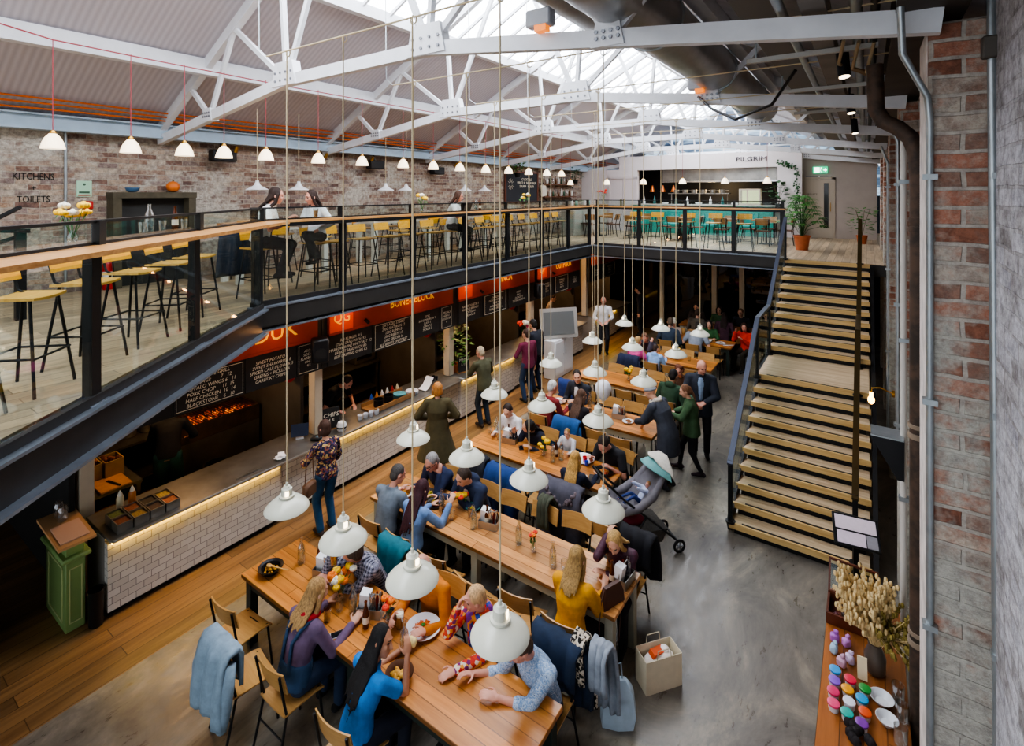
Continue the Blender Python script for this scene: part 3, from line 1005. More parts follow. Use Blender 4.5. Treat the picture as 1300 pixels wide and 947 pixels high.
    if kind in ('coat', 'jacket', 'hoodie', 'shirt'):
        n = 10
        g.tube([neck + T2 @ V((.068 * s * math.cos(2 * PI * j / n), .064 * s * math.sin(2 * PI * j / n) - .004, .012 * s + .008 * math.sin(2 * PI * j / n))) for j in range(n)], .018 * s, 6, closed=True)
    if kind == 'hoodie':
        g.ell(neck + T2 @ V((0, -.085 * s, -.01)), (.11 * s, .06 * s, .065 * s), 12, 8, B=T2)
    kids_.append((kind, job(g, cv, 3), cloth(tc)))
    if inner:     # shirt front showing between open lapels
        q = MB()
        q.loft([[sp(t) + B2 @ V((x * s, (dy + of + .008) * s, 0)) for x, dy in ((-wv, yv - .02), (0, yv), (wv, yv - .02), (0, yv - .05))] for t, wv, yv in ((.10, .03, .11), (.3, .055, .125), (.42, .06, .105), (.485, .045, .075))])
        kids_.append(('shirt_front', job(q, cv, 2), cloth(inner)))
    g = MB()
    bk, bc = bottom
    g.loft([ring(-.07, .13, .11), ring(-.03, .172 * w_, .13 * w_), ring(.04, .166 * w_, .122 * w_), ring(.08, .15 * w_, .11 * w_)])
    for k in (-1, 1):
        H_, K_, A_ = legs[k]
        if bk == 'skirt':
            g.caps(H_, K_, .11 * s, .10 * s, 10)
        elif bk == 'leggings':
            g.caps(H_, K_, .092 * s, .062 * s, 12); g.caps(K_, A_, .06 * s, .042 * s, 12)
        else:
            g.caps(H_, K_, .10 * s, .072 * s, 12); g.caps(K_, K_.lerp(A_, .97), .07 * s, .056 * s, 12)
    kids_.append((bk, job(g, cv, 3), cloth(bc)))
    for k in (-1, 1):
        A_ = legs[k][2]
        g = MB()
        an = A_ + V((0, 0, -.035 * s))
        g.caps(an + V((0, -.045 * s, 0)), an + V((0, .05 * s, .005)), .042 * s, .043 * s, 10)
        g.caps(an + V((0, .05 * s, .0)), an + V((k * .012, .155 * s, -.008)), .042 * s, .032 * s, 10)
        g.caps(A_ + V((0, 0, .02)), an, .045 * s, .045 * s, 10)
        kids_.append(('shoe', job(g, .013, 2), cloth(shoes)))
    # ---- hair
    style, hcol = hair
    hm = hair_mat(hcol)
    g = MB()
    if style == 'bald':
        g.ell(hd(0, -.035, -.012), (.081 * s, .084 * s, .042 * s), 16, 8, B=HB)
    elif style == 'beanie':
        pass
    else:
        g.ell(hd(0, -.024, .036), (.084 * s, .094 * s, .094 * s), 16, 12, B=HB)
        g.ell(hd(0, -.055, -.02), (.074 * s, .062 * s, .07 * s), 14, 10, B=HB)
    ln = 0
    if style.startswith('long'):
        ln = {'long': .22, 'longer': .34, 'longish': .11}[style]
        back = T2 @ V((0, -1, 0))
        p0 = hd(0, -.06, .0); p1 = neck + back * .075 * s + u2 * .02; p2 = neck + back * (.125 * s + of) - u2 * ln * .5 * s; p3 = neck + back * (.135 * s + of) - u2 * ln * s
        r_ = T2 @ V((1, 0, 0))
        rings = []
        for p, wv, tv in ((p0, .080, .045), (p0.lerp(p1, .6), .084, .04), (p1, .078, .024)):
            rings.append([p + r_ * wv * s * math.cos(2 * PI * j / 14) + back * tv * s * math.sin(2 * PI * j / 14) for j in range(14)])
        g.loft(rings)
        for q in range(17):
            w0 = (q - 8) / 8.0; jt = rnd.uniform(.70, 1.10); rr = .0125 * s
            t0 = hd(.07 * w0, -.07 + .03 * abs(w0), .05 - .06 * abs(w0)); t1 = p0.lerp(p1, .7) + r_ * .085 * w0 * s - back * (.012 * abs(w0) - .008 * (q % 2))
            t2 = p1.lerp(p2, .8) + r_ * (.092 * w0 + rnd.uniform(-.008, .008)) * s - back * .02 * abs(w0); t3 = p1.lerp(p3, jt) + r_ * (.082 * w0 + rnd.uniform(-.015, .015)) * s - back * .012 * abs(w0)
            g.tube([t0, t1, t2, t3], [rr * .9, rr * 1.25, rr, rr * .5], 7)
        for k in (-1, 1):
            g.caps(hd(k * .073, .012, .02), hd(k * .078, .0, -.10), .026 * s, .03 * s, 8)
            g.caps(hd(k * .078, .0, -.10), neck + T2 @ V((k * .095, -.02, -.06)) * s, .03 * s, .022 * s, 8)
    elif style == 'bob':
        g.ell(hd(0, -.03, -.045), (.092 * s, .078 * s, .088 * s), 16, 10, B=HB)
        for k in (-1, 1): g.caps(hd(k * .076, .015, .03), hd(k * .08, .01, -.10), .026 * s, .024 * s, 8)
    elif style == 'pony':
        p = hd(0, -.11, .03)
        g.caps(hd(0, -.09, .04), p, .03 * s, .03 * s); g.caps(p, hd(0, -.13, -.12), .033 * s, .026 * s); g.caps(hd(0, -.13, -.12), hd(0, -.12, -.25), .026 * s, .012 * s)
    elif style == 'bun':
        g.ell(hd(0, -.115, .06), .045 * s, 10, 8)
    elif style == 'curly':
        for q in range(26):
            a = rnd.uniform(0, 2 * PI); e = rnd.uniform(-.9, 1.3)
            x, y, z = math.cos(a) * math.cos(e), math.sin(a) * math.cos(e), math.sin(e)
            if y > .35 and z < .45: continue
            g.ell(hd(x * .088, -.025 + y * .09, .01 + z * .1), rnd.uniform(.026, .038) * s, 8, 6)
    elif style == 'quiff':
        g.ell(hd(0, .04, .10), (.06 * s, .05 * s, .035 * s), 12, 8, B=HB)
    if style == 'beard' or 'beard' in extras:
        g.ell(hd(0, .045, -.085), (.055 * s, .045 * s, .04 * s), 12, 8, B=HB)
    if g.v: kids_.append(('hair', job(g, .011 if near else .014, 2), hm))
    for e in extras:
        if e == 'glasses':
            q = MB()
            for k in (-1, 1):
                q.tube([hd(k * .033 + .024 * math.cos(2 * PI * j / 10), .10, .010 + .017 * math.sin(2 * PI * j / 10)) for j in range(10)], .003, 5, closed=True)
                q.tube([hd(k * .057, .10, .014), hd(k * .082, .0, .010)], .003, 5)
            q.tube([hd(-.01, .101, .014), hd(.01, .101, .014)], .003, 5)
            kids_.append(('glasses', q, BLACK))
        elif isinstance(e, tuple) and e[0] == 'hat':
            q = MB(); q.ell(hd(0, -.018, .055), (.09 * s, .10 * s, .088 * s), 16, 10, B=HB)
            q.tube([hd(.088 * math.cos(2 * PI * j / 12), -.02 + .096 * math.sin(2 * PI * j / 12), .028 + .02 * math.sin(2 * PI * j / 12)) for j in range(12)], .02 * s, 6, closed=True)
            kids_.append(('hat', job(q, .013, 2), cloth(e[1])))
            q = MB()
            for _ in range(14):
                d_ = Vector((rnd.uniform(-1, 1), rnd.uniform(-1, 1), rnd.uniform(-1, 1))) * .025
                q.ell(hd(0, -.04, .16) + d_, .022 * s, 7, 5)
            kids_.append(('pompom', job(q, .012, 1), cloth(e[2])))
        elif isinstance(e, tuple) and e[0] == 'scarf':
            q = MB(); n = 12
            q.tube([neck + T2 @ V(((.085 + .01 * math.sin(3 * j)) * s * math.cos(2 * PI * j / n), (.085) * s * math.sin(2 * PI * j / n), .0 * s + .02 * math.sin(2 * j))) for j in range(n)], .036 * s, 8, closed=True)
            if len(e) > 2:
                for k in (-1, 1):
                    q.caps(neck + T2 @ V((k * .07, .10, .0)) * s, sp(.08) + B2 @ V((k * .06 * s, .17 * s, 0)), .035 * s, .03 * s, 8)
            kids_.append(('scarf', job(q, .013, 2), cloth(e[1])))
        elif isinstance(e, tuple) and e[0] == 'straps':
            q = MB()
            for k in (-1, 1):
                q.tube([sp(.10) + B1 @ V((k * .06 * s, -(.098 + of + .012) * s, 0)), sp(.31) + B2 @ V((k * .05 * s, -(.13 + of) * s, 0)), sp(.42) + T2 @ V((k * .09 * s, -(.10 + of) * s, 0)), sp(.475) + T2 @ V((k * .10 * s, -.02 * s, .03 * s)), sp(.40) + T2 @ V((k * .09 * s, (.11 + of) * s, 0))], .02 * s, 6)
            q.loft([ring(-.05, .185, .142), ring(.05, .181, .138), ring(.12, .172, .13), ring(.15, .16, .125)])
            kids_.append(('dungaree_bib', job(q, .012, 2), cloth(e[1])))
        elif isinstance(e, tuple) and e[0] == 'watch':
            S, E, W = arms[e[1]]
            q = MB(); d_ = (W - E).normalized(); q.cyl(W - d_ * .03, W - d_ * .005, .034 * s, n=14)
            kids_.append(('wristwatch', q, M('watch_gold', '#b08a3c', .3, .8)))
    PEOPLE.append(dict(label=label, loc=loc, face=face, jb=jb, kids=kids_, skin=SKIN[skin], hm=hm, group=group, z0=z0,
                       feat=dict(eye=[hd(k * .031, .088, .008) for k in (-1, 1)], brow=[hd(k * .031, .09, .032) for k in (-1, 1)], lip=hd(0, .092, -.063), s=s, HB=HB) if eyes else None))

def finish_people():
    run_jobs()
    for p in PEOPLE:
        t = thing('person', p['label'], 'person', (p['loc'][0], p['loc'][1], p['z0']), R(p['face']), p['group'])
        me = p['jb']['me']
        me.materials.clear()
        for m in (p['skin'], LIPS, EYE, p['hm']): me.materials.append(m)
        ft = p['feat']
        if ft:
            n = len(me.polygons)
            c = np.zeros(n * 3); me.polygons.foreach_get('center', c); c = c.reshape(-1, 3)
            mi = np.zeros(n, dtype=np.int32)
            Hm = np.array(ft['HB'])   # columns are head axes
            def near_(q, rx, ry, rz2):
                d = (c - np.array(q)) @ Hm
                return ((d[:, 0] / rx) ** 2 + (d[:, 1] / ry) ** 2 + (d[:, 2] / rz2) ** 2) < 1
            s = ft['s']
            for q in ft['brow']: mi[near_(q, .02 * s, .03 * s, .006 * s)] = 3
            for q in ft['eye']: mi[near_(q, .015 * s, .03 * s, .009 * s)] = 2
            mi[near_(ft['lip'], .023 * s, .03 * s, .009 * s)] = 1
            me.polygons.foreach_set('material_index', mi)
        link('body', me, t)
        for nm, j, m in p['kids']:
            if isinstance(j, MB):
                j.build(nm, m, t, smooth=60)
            else:
                j['me'].materials.clear(); j['me'].materials.append(m)
                link(nm, j['me'], t)
# ------------------------------------------------------------------ dining tables
SAGE = M('sage_paint', '#a9a897', .55, var=.1, vs=4); GREENBK = M('dark_green_paint', '#1f2c27', .5)
NEAR = [2.95, 4.70, 6.60, 8.50, 10.45, 12.5, 14.6, 16.4]; DEPTH = .72
XEND = [(-5.6, -2.02), (-5.58, -2.02), (-5.48, -2.98), (-5.46, -2.98), (-5.5, -3.0), (-5.1, -2.98), (-4.9, -2.98), (-4.9, -2.3)]
TLBL = ['long oak dining table nearest the camera with dark green legs', 'long oak dining table, second from the camera, with sage painted apron and legs'] + ['long oak dining table, %s from the camera' % ORD[i] for i in range(2, 7)] + ['dark wooden dining table under the far balcony, farthest of the hall tables']
for i, (y, (x0, x1)) in enumerate(zip(NEAR, XEND)):
    t = thing('dining_table', TLBL[i], 'table', ((x0 + x1) / 2, y + DEPTH / 2, 0), 0, 'long dining tables in the hall')
    L_ = x1 - x0; pm = GREENBK if i in (0, 6) else SAGE
    mb = MB(); mb.box((0, 0, .74), (L_, DEPTH, .045), b=.006); mb.build('table_top', TABLEP if i == 1 else TABLEW, t)
    mb = MB()
    for s in (-1, 1):
        mb.box((0, s * (DEPTH / 2 - .06), .665), (L_ - .16, .025, .10)); mb.box((s * (L_ / 2 - .08), 0, .665), (.025, DEPTH - .14, .10))
    mb.build('apron', pm, t)
    for sx in (-1, 1):
        for sy in (-1, 1):
            mb = MB(); mb.box((sx * (L_ / 2 - .08), sy * (DEPTH / 2 - .08), .36), (.09, .09, .715), b=.006); mb.build('leg', pm, t)
    for sy in (-1, 1):
        mb = MB(); mb.box((0, sy * (DEPTH / 2 - .08), .36), (.09, .09, .715), b=.006); mb.build('leg', pm, t)

# ------------------------------------------------------------------ chairs
def make_chair():
    t = thing('dining_chair', None, 'chair')
    mb = MB()
    mb.sheet(6, 6, lambda u, v: ((u - .5) * (.37 + .03 * v), (v - .5) * .38, .455 - .012 * (1 - (2 * u - 1) ** 2) - (.02 * max(0, v - .8) / .2)), .012)
    mb.build('seat', PLY, t)
    mb = MB()
    mb.sheet(8, 4, lambda u, v: ((u - .5) * .40, -.205 - .045 * v + .035 * (2 * u - 1) ** 2, .64 + .19 * v), .012)
    mb.build('backrest', PLY, t)
    for s in (-1, 1):
        mb = MB(); mb.tube([(s * .185, .20, 0), (s * .165, .16, .435)], .0115, 7); mb.build('leg', BLACK, t)
        mb = MB(); mb.tube([(s * .19, -.26, 0), (s * .172, -.16, .435), (s * .178, -.185, .55), (s * .183, -.235, .82)], .0115, 7); mb.build('leg', BLACK, t)
    mb = MB()
    for s in (-1, 1): mb.tube([(s * .165, .16, .435), (s * .172, -.16, .435)], .0105, 6)
    mb.tube([(-.165, .12, .433), (.165, .12, .433)], .0105, 6); mb.tube([(-.18, -.2, .25), (.18, -.2, .25)], .008, 6)
    mb.build('under_frame', BLACK, t)
    return t
CH = Proto(make_chair)
FARS = [y + DEPTH for y in NEAR]
ROWS = {   # table index, side: list of (x, pull, turn)
    (0, 'near'): [(-5.27, -.02, 4), (-4.74, -.26, -8), (-4.25, -.12, 0), (-3.4, -.12, 3)],
    (0, 'far'): [(-5.1, .02, 0), (-4.45, .08, 0), (-3.62, .14, 4), (-2.95, .12, -3), (-2.3, .05, 0)],
    (1, 'near'): [(-5.12, -.06, 0), (-4.62, -.06, 0), (-4.05, -.1, 5), (-3.46, -.14, -6), (-2.98, -.02, 8), (-2.42, -.06, 0)],
    (1, 'far'): [(-5.0, .06, 0), (-4.38, .04, 0), (-3.93, .03, 3), (-3.46, .04, -2), (-3.0, .1, 6), (-2.74, .55, 170), (-2.28, .06, 0)],
    (2, 'near'): [(-4.92, -.1, 0), (-4.32, -.16, 6), (-3.88, -.02, 0), (-3.42, -.06, 0)],
    (2, 'far'): [(-5.1, .08, 0), (-4.52, .06, 0), (-4.0, .05, 0), (-3.62, .1, 0), (-3.2, .1, 0)],
    (3, 'near'): [(-5.0, -.06, 0), (-4.35, -.08, 0), (-3.85, -.04, 0), (-3.4, -.08, 6)],
    (3, 'far'): [(-5.2, .12, 10), (-4.75, .1, 0), (-4.15, .03, 0), (-3.72, .05, 4), (-3.32, .03, -4)],
    (4, 'near'): [(-5.1, -.03, 0), (-4.6, -.05, 0), (-4.15, -.02, 3), (-3.7, -.04, 0), (-3.25, -.08, 0)],
    (4, 'far'): [(-4.9, .02, 0), (-4.4, .03, 0), (-3.95, .04, 0), (-3.22, .06, 0)],
    (5, 'near'): [(-4.8, -.08, 0), (-4.3, -.05, 0), (-3.85, -.03, 4), (-3.4, -.05, -4)],
    (5, 'far'): [(-4.75, .06, 0), (-4.3, .03, 0), (-3.85, .04, 0), (-3.35, .03, 0)],
    (6, 'near'): [(-4.6, -.08, 0), (-3.88, -.05, 0), (-3.35, -.03, 0)],
    (6, 'far'): [(-4.7, .05, 0), (-4.2, .05, 0), (-3.7, .04, 0), (-2.75, .1, 40)],
}
SEATS = {}
for (ti, side), row in ROWS.items():
    for k, (x, pull, turn) in enumerate(row):
        y = NEAR[ti] - .13 + pull if side == 'near' else FARS[ti] + .13 + pull
        rz = R(turn) if side == 'near' else PI + R(turn)
        SEATS[(ti, side, k)] = (x, y)
        CH.put((x, y, 0), rz, 'plywood chair with black legs, %s from the stalls, %s side of the %s table' % (ORD[k], side, ORD[ti]), 'plywood dining chairs in the hall')

# coats and jackets hung on chair backs
def drape(name, label, seat, side, col, h=.62, wd=.46, sleeves=True, fur=None, cat='coat', thick=.035, top=.86):
    x, y = seat; s = 1 if side == 'near' else -1
    t = thing(name, label, cat, (x, y, 0), 0 if s > 0 else PI)
    mb = MB()
    def fn(u, v):
        # v 0 front lower edge .. .35 over the top .. 1 back lower edge
        xx = (u - .5) * wd * (1 + .12 * math.sin(v * 3))
        fold = .014 * math.sin(u * 17 + v * 3)
        if v < .3: return (xx * .9, -.165 + fold, top - .30 * (.3 - v) / .3)
        if v < .42:
            a = (v - .3) / .12 * PI
            return (xx, -.23 + .055 * math.cos(a) + fold, top + .045 * math.sin(a))
        q = (v - .42) / .58
        return (xx * (1 + .14 * q), -.305 - .05 * math.sin(q * 2) + fold * 1.5, top - h * q - .02 * math.sin(u * 9))
    mb.sheet(12, 18, fn, thick)
    mb.build('body_panel', cloth(col), t, smooth=180)
    if sleeves:
        for k in (-1, 1):
            mb = MB(); mb.tube([(k * wd * .5, -.27, top - .03), (k * (wd * .56), -.31, top - .2), (k * (wd * .55), -.33, top - .4), (k * (wd * .5), -.34, top - .54)], [.05, .062, .055, .045], 10)
            mb.build('sleeve', cloth(col), t, smooth=180)
    if fur:
        mb = MB()
        for q in range(70):
            u = rnd.uniform(-1, 1)
            mb.ell((u * wd * .42, -.335 + rnd.uniform(-.05, .03), top - .0 - .14 * (1 - u * u) + rnd.uniform(-.04, .05)), rnd.uniform(.02, .036), 6, 5)
        mb.build('fur_trim', M('grey_fur', '#6d6166', .95, var=.4, vs=30), t, smooth=180)
    return t
drape('padded_coat', 'grey padded coat with fur hood over the chair of the girl in navy', (SEATS[(2, 'near', 3)][0] + .04, SEATS[(2, 'near', 3)][1] - .03), 'near', '#4f4e5a', .66, .54, True, True, thick=.05, top=.90)
drape('quilted_jacket', 'bright navy quilted jacket hung over a chair near side of third table', SEATS[(2, 'near', 1)], 'near', '#1f3f78', .6, .48, True, thick=.05, cat='jacket')
drape('olive_scarf', 'dark olive cloth over a chair corner beside the caddy table', SEATS[(1, 'far', 3)], 'far', '#474b3c', .34, .16, False, cat='scarf')
drape('denim_jacket', 'pale denim jacket on the chair at the near left end of front table', SEATS[(0, 'near', 1)], 'near', '#8fa6b8', .5, .42, True, cat='jacket')
drape('navy_coat', 'dark navy coat on the chair of the man in blue patterned shirt', SEATS[(0, 'far', 4)], 'far', '#22324a', .6, .46, True)
x, y = SEATS[(0, 'far', 4)]
drape('leopard_scarf', 'black and cream animal print scarf hanging beside the navy coat', (x + .2, y + .06), 'far', pattern('animal_print', ['#16130f', '#d9cfbf', '#1d1813', '#c7b9a4'], 55), .66, .12, False, cat='scarf', top=.9)
drape('grey_coat', 'pale grey coat hanging behind the animal print scarf', (x + .38, y + .10), 'far', '#8d95a0', .62, .16, False, top=.88)
drape('teal_jacket', 'teal jacket on the chair behind the man in checked shirt', SEATS[(0, 'far', 1)], 'far', '#1d6a78', .5, .42, True, cat='jacket')
drape('royal_blue_coat', 'blue coat on the chair of the brown-haired woman at the fourth table', SEATS[(3, 'near', 1)], 'near', '#1f4f86', .6, .46, True)
drape('dark_parka', 'dark navy parka on the chair at the left end of third table', SEATS[(2, 'near', 0)], 'near', '#23262f', .55, .48, True, thick=.05)
drape('blue_blazer', 'royal blue jacket on the chair left of the man in a dark suit', SEATS[(3, 'far', 0)], 'far', '#22366f', .4, .44, True, cat='jacket')
drape('navy_anorak', 'navy anorak on the chair of the woman in pink', SEATS[(5, 'near', 0)], 'near', '#1d2643', .4, .46, True, cat='jacket')
drape('charcoal_coat', 'charcoal coat over the chair behind the woman in plum', (SEATS[(1, 'far', 6)][0] + .06, SEATS[(1, 'far', 6)][1] + .01), 'far', '#1b1c22', .52, .38, False)

# ------------------------------------------------------------------ enamel pendants over the tables
ROPEZ = 6.17
def make_lamp():
    t = thing('enamel_pendant', None, 'pendant lamp')
    mb = MB()
    mb.lathe([(.186, -.004), (.190, .0), (.186, .010), (.17, .028), (.14, .055), (.105, .078), (.075, .092), (.060, .098), (.056, .106), (.050, .106), (.05, .096), (.072, .086), (.104, .070), (.138, .047), (.168, .020), (.180, .002)], 30)
    mb.build('shade', ENAMEL, t)
    mb = MB(); mb.lathe([(.060, .098), (.066, .102), (.066, .116), (.048, .118), (.045, .175), (.036, .180), (.026, .196), (.012, .198), (.012, .225), (.006, .23)], 20)
    ga = mb.build('gallery', ENAMEL, t)
    mb = MB(); mb.ell((0, 0, .05), (.034, .034, .045), 12, 8); mb.cyl((0, 0, .085), (0, 0, .11), .018); mb.build('bulb', BULB, t)
    mb = MB(); mb.box((.040, -.025, .145), (.012, .03, .04), rz=-.5); mb.build('glow_slot', BULBC, ga)
    mb = MB(); mb.cyl((0, 0, .225), (0, 0, ROPEZ - 2.1), .006, n=6); mb.build('rope', ROPE, t)
    return t
LP = Proto(make_lamp)
XS = [-4.27, -3.48, -2.70, -1.92]
for r_ in range(6):
    n = 4 if r_ < 2 else 3
    y = 2.66 + 1.56 * r_
    for k in range(n):
        x = XS[k] + (0 if r_ < 2 else .0)
        if r_ == 2 and k == 1: x = -3.5
        LP.put((x, y, 2.1 + .012 * ((k * 7 + r_ * 3) % 3 - 1)), .3 * k + r_,
               'cream enamel pendant lamp, %s from the stalls in the %s row from the camera' % (ORD[k], ORD[r_]), 'cream enamel pendants over the dining tables')
    t = thing('lamp_cable', 'horizontal rope carrying the %s row of enamel pendants' % ORD[r_], 'rope', (0, y, ROPEZ))
    mb = MB(); mb.tube([(-4.6, 0, .0), (-3, 0, -.004), (-1, 0, 0), (.6, 0, .0)], .007, 6); mb.build('cable', ROPE, t)
    mb = MB()
    for k in range(n): mb.tube([(XS[k] + .03 * math.cos(a * .7), .012, .0 + .03 * math.sin(a * .7) - .02) for a in range(10)], .005, 5, closed=True)
    mb.build('rope_knot', ROPE, t)
    mb = MB(); mb.tube([(-4.6, 0, 0), (-4.72, .0, .08), (-4.75, 0, 2.7)], .005, 5); mb.build('hanger', GALV, t)

# ------------------------------------------------------------------ glass bell pendants above the balcony shelf
BELL = M('lit_bell_glass', '#ffe9c8', .35, emit=1.6); REDC = M('red_flex', '#9a3a44', .6); BRASS = M('brass', '#b5893e', .3, .9)
def make_bell():
    t = thing('bell_pendant', None, 'pendant lamp')
    mb = MB(); mb.lathe([(.118, 0), (.112, .03), (.098, .08), (.075, .13), (.045, .165), (.03, .18), (.028, .17), (.07, .125), (.092, .075), (.108, .01)], 20); mb.build('shade', BELL, t)
    mb = MB(); mb.lathe([(.034, .168), (.034, .19), (.022, .215), (.010, .22)], 14); mb.build('cap', BRASS, t)
    mb = MB(); mb.cyl((0, 0, .215), (0, 0, 1.28), .005, n=6); mb.build('flex', REDC, t)
    return t
BP = Proto(make_bell)
BY = [1.94, 2.72, 3.36, 3.9, 4.55, 5.5, 6.45, 7.5, 8.4, 9.3, 10.3, 11.3, 12.3, 13.3, 14.2]
for i, y in enumerate(BY):
    BP.put((-7.88, y, 5.42), 0, 'small lit glass bell pendant above the left balcony, %s from the camera' % ORD[i], 'glass bell pendants over the left balcony')
FX = [-9.0, -7.6, -6.3, -5.0, -3.7, -2.5]
for i, x in enumerate(FX):
    BP.put((x, 16.9 + .1 * i, 5.2), 0, 'small lit glass bell pendant before the far kitchen, %s from the left wall' % ORD[i], 'glass bell pendants by the far kitchen')
mb = MB(); mb.tube([(-7.88, -.6, 7.1), (-7.88, 1.94, 6.70), (-7.88, 3, 6.68), (-7.88, 5, 6.66), (-7.88, 9, 6.68), (-7.88, 14.3, 6.7)], .009, 6)
tag(mb.build('red_flex_line', REDC), 'dark red flex strung along the left balcony above the bell pendants', 'cable')
# small white enamel pendants over the wall tables upstairs
def make_small():
    t = thing('white_pendant', None, 'pendant lamp')
    mb = MB(); mb.lathe([(.19, 0), (.185, .012), (.14, .035), (.09, .06), (.055, .09), (.04, .13), (.03, .135), (.045, .085), (.08, .055), (.13, .03), (.18, .003)], 22); mb.build('shade', WHITE, t)
    mb = MB(); mb.cyl((0, 0, .125), (0, 0, .17), .03, n=12); mb.build('cap', WHITE, t)
    mb = MB(); mb.cyl((0, 0, .17), (0, 0, 1.5), .006, n=6); mb.build('rope', ROPE, t)
    return t
SP = Proto(make_small)
for i, y in enumerate((5.2, 6.05, 8.3, 8.95, 11.2, 12.1)):
    SP.put((-9.3, y, 4.96), 0, 'white enamel pendant hanging by the left brick wall upstairs, %s from the camera' % ORD[i], 'white pendants over the upstairs wall tables')
# ------------------------------------------------------------------ things on the hall tables
TZ = .7635
BEERG = glassmat('amber_bottle_glass', '#5a2c10', .14); WATER = glassmat('water', '#e8f4f6', .05)
COLA = M('cola', '#3a1408', .2); BEER = M('beer', '#b8701c', .25); FOAMM = M('beer_foam', '#efe4cc', .8)
LABELP = M('paper_label', '#e6dcc8', .8); PORC = M('porcelain', '#e6e7ec', .25); CUT = M('cutlery_steel', '#c9cbd0', .25, .9); NAP = M('paper_napkin', '#eeeef0', .9)
def P_carafe():
    t = thing('water_carafe', None, 'bottle')
    mb = MB(); mb.lathe([(.038, 0), (.041, .01), (.041, .15), (.034, .19), (.018, .225), (.016, .275), (.019, .28), (.014, .28), (.012, .225), (.03, .185), (.036, .15), (.036, .008), (.0, .006)], 18); mb.build('bottle', BOTG, t)
    mb = MB(); mb.lathe([(.0, .009), (.035, .01), (.035, .10), (.0, .10)], 16); mb.build('water', WATER, t)
    return t
def P_beer():
    t = thing('beer_bottle', None, 'bottle')
    mb = MB(); mb.lathe([(.028, 0), (.031, .006), (.031, .13), (.024, .165), (.013, .20), (.0125, .24), (.0145, .243), (.0145, .25), (.009, .25)], 16); mb.build('bottle', M('amber_bottle', '#50240c', .15), t)
    mb = MB(); mb.lathe([(.0318, .05), (.0318, .11)], 16, cap=False); mb.build('paper_label', LABELP, t)
    return t
def P_tumbler():
    t = thing('water_tumbler', None, 'glass')
    mb = MB(); mb.lathe([(.028, 0), (.030, .004), (.037, .105), (.035, .105), (.028, .01), (0, .009)], 16); mb.build('tumbler', BOTG, t)
    return t
def P_cola():
    t = thing('cola_glass', None, 'glass')
    mb = MB(); mb.lathe([(.028, 0), (.030, .004), (.037, .125), (.035, .125), (.028, .01), (0, .009)], 16); mb.build('tumbler', BOTG, t)
    mb = MB(); mb.lathe([(0, .011), (.027, .011), (.033, .095), (0, .095)], 14); mb.build('drink', COLA, t)
    return t
def P_pint():
    t = thing('beer_glass', None, 'glass')
    mb = MB(); mb.lathe([(.03, 0), (.032, .004), (.042, .15), (.040, .15), (.03, .012), (0, .011)], 16); mb.build('tumbler', BOTG, t)
    mb = MB(); mb.lathe([(0, .013), (.029, .013), (.037, .115), (0, .115)], 14); mb.build('drink', BEER, t)
    mb = MB(); mb.lathe([(0, .115), (.0375, .115), (.0385, .13), (0, .132)], 14); mb.build('foam', FOAMM, t)
    return t
def P_wine():
    t = thing('wine_glass', None, 'glass')
    mb = MB(); mb.lathe([(.033, 0), (.033, .003), (.005, .008), (.004, .08), (.02, .095), (.036, .13), (.033, .18), (.031, .18), (.034, .13), (.018, .098), (0, .094)], 16); mb.build('bowl', BOTG, t)
    return t
def P_caddy():
    t = thing('cutlery_caddy', None, 'caddy')
    mb = MB(); L_, W_, H_ = .24, .15, .09
    mb.box((0, 0, .004), (L_, W_, .008))
    for s in (-1, 1):
        mb.box((0, s * W_ / 2, H_ / 2), (L_, .005, H_)); mb.box((s * L_ / 2, 0, H_ / 2), (.005, W_, H_))
    mb.box((0, 0, H_ / 2), (.004, W_, H_)); mb.build('tray', STEEL, t)
    mb = MB(); mb.tube([(-L_ / 2, 0, H_), (-L_ / 2 + .03, 0, .19), (L_ / 2 - .03, 0, .19), (L_ / 2, 0, H_)], .005, 6); mb.build('handle', STEEL, t)
    for k in range(7):
        a = rnd.uniform(-.3, .3); b_ = rnd.uniform(-.25, .25); x = .02 + .012 * k
        mb = MB(); mb.bar((x, -.03, .01), (x + .2 * a, -.03 + .2 * b_, .20), .012, .003); mb.ell((x + .2 * a, -.03 + .2 * b_, .20), (.012, .004, .02), 8, 6); mb.build('fork' if k % 2 else 'knife', CUT, t)
    mb = MB()
    mb.box((-.06, .02, .12), (.10, .09, .17), rot=(.15, .1, 0)); mb.build('napkin_stack', NAP, t)
    for k, c in enumerate((BEERG, COLA)):
        mb = MB(); mb.lathe([(.022, .01), (.022, .11), (.01, .15), (.01, .19), (.0, .19)], 12, c=(.05 + .045 * k, .035, 0)); mb.build('sauce_bottle', M('sauce_brown', '#4a1d0d', .25) if k else M('sauce_red', '#8a2416', .3), t)
    return t
FLW = {c: M('petal_' + c.strip('#'), c, .6, var=.12, vs=20) for c in ('#f2c414', '#ee7d1c', '#e5432a', '#f0ead8', '#e8527a', '#b03a9a')}
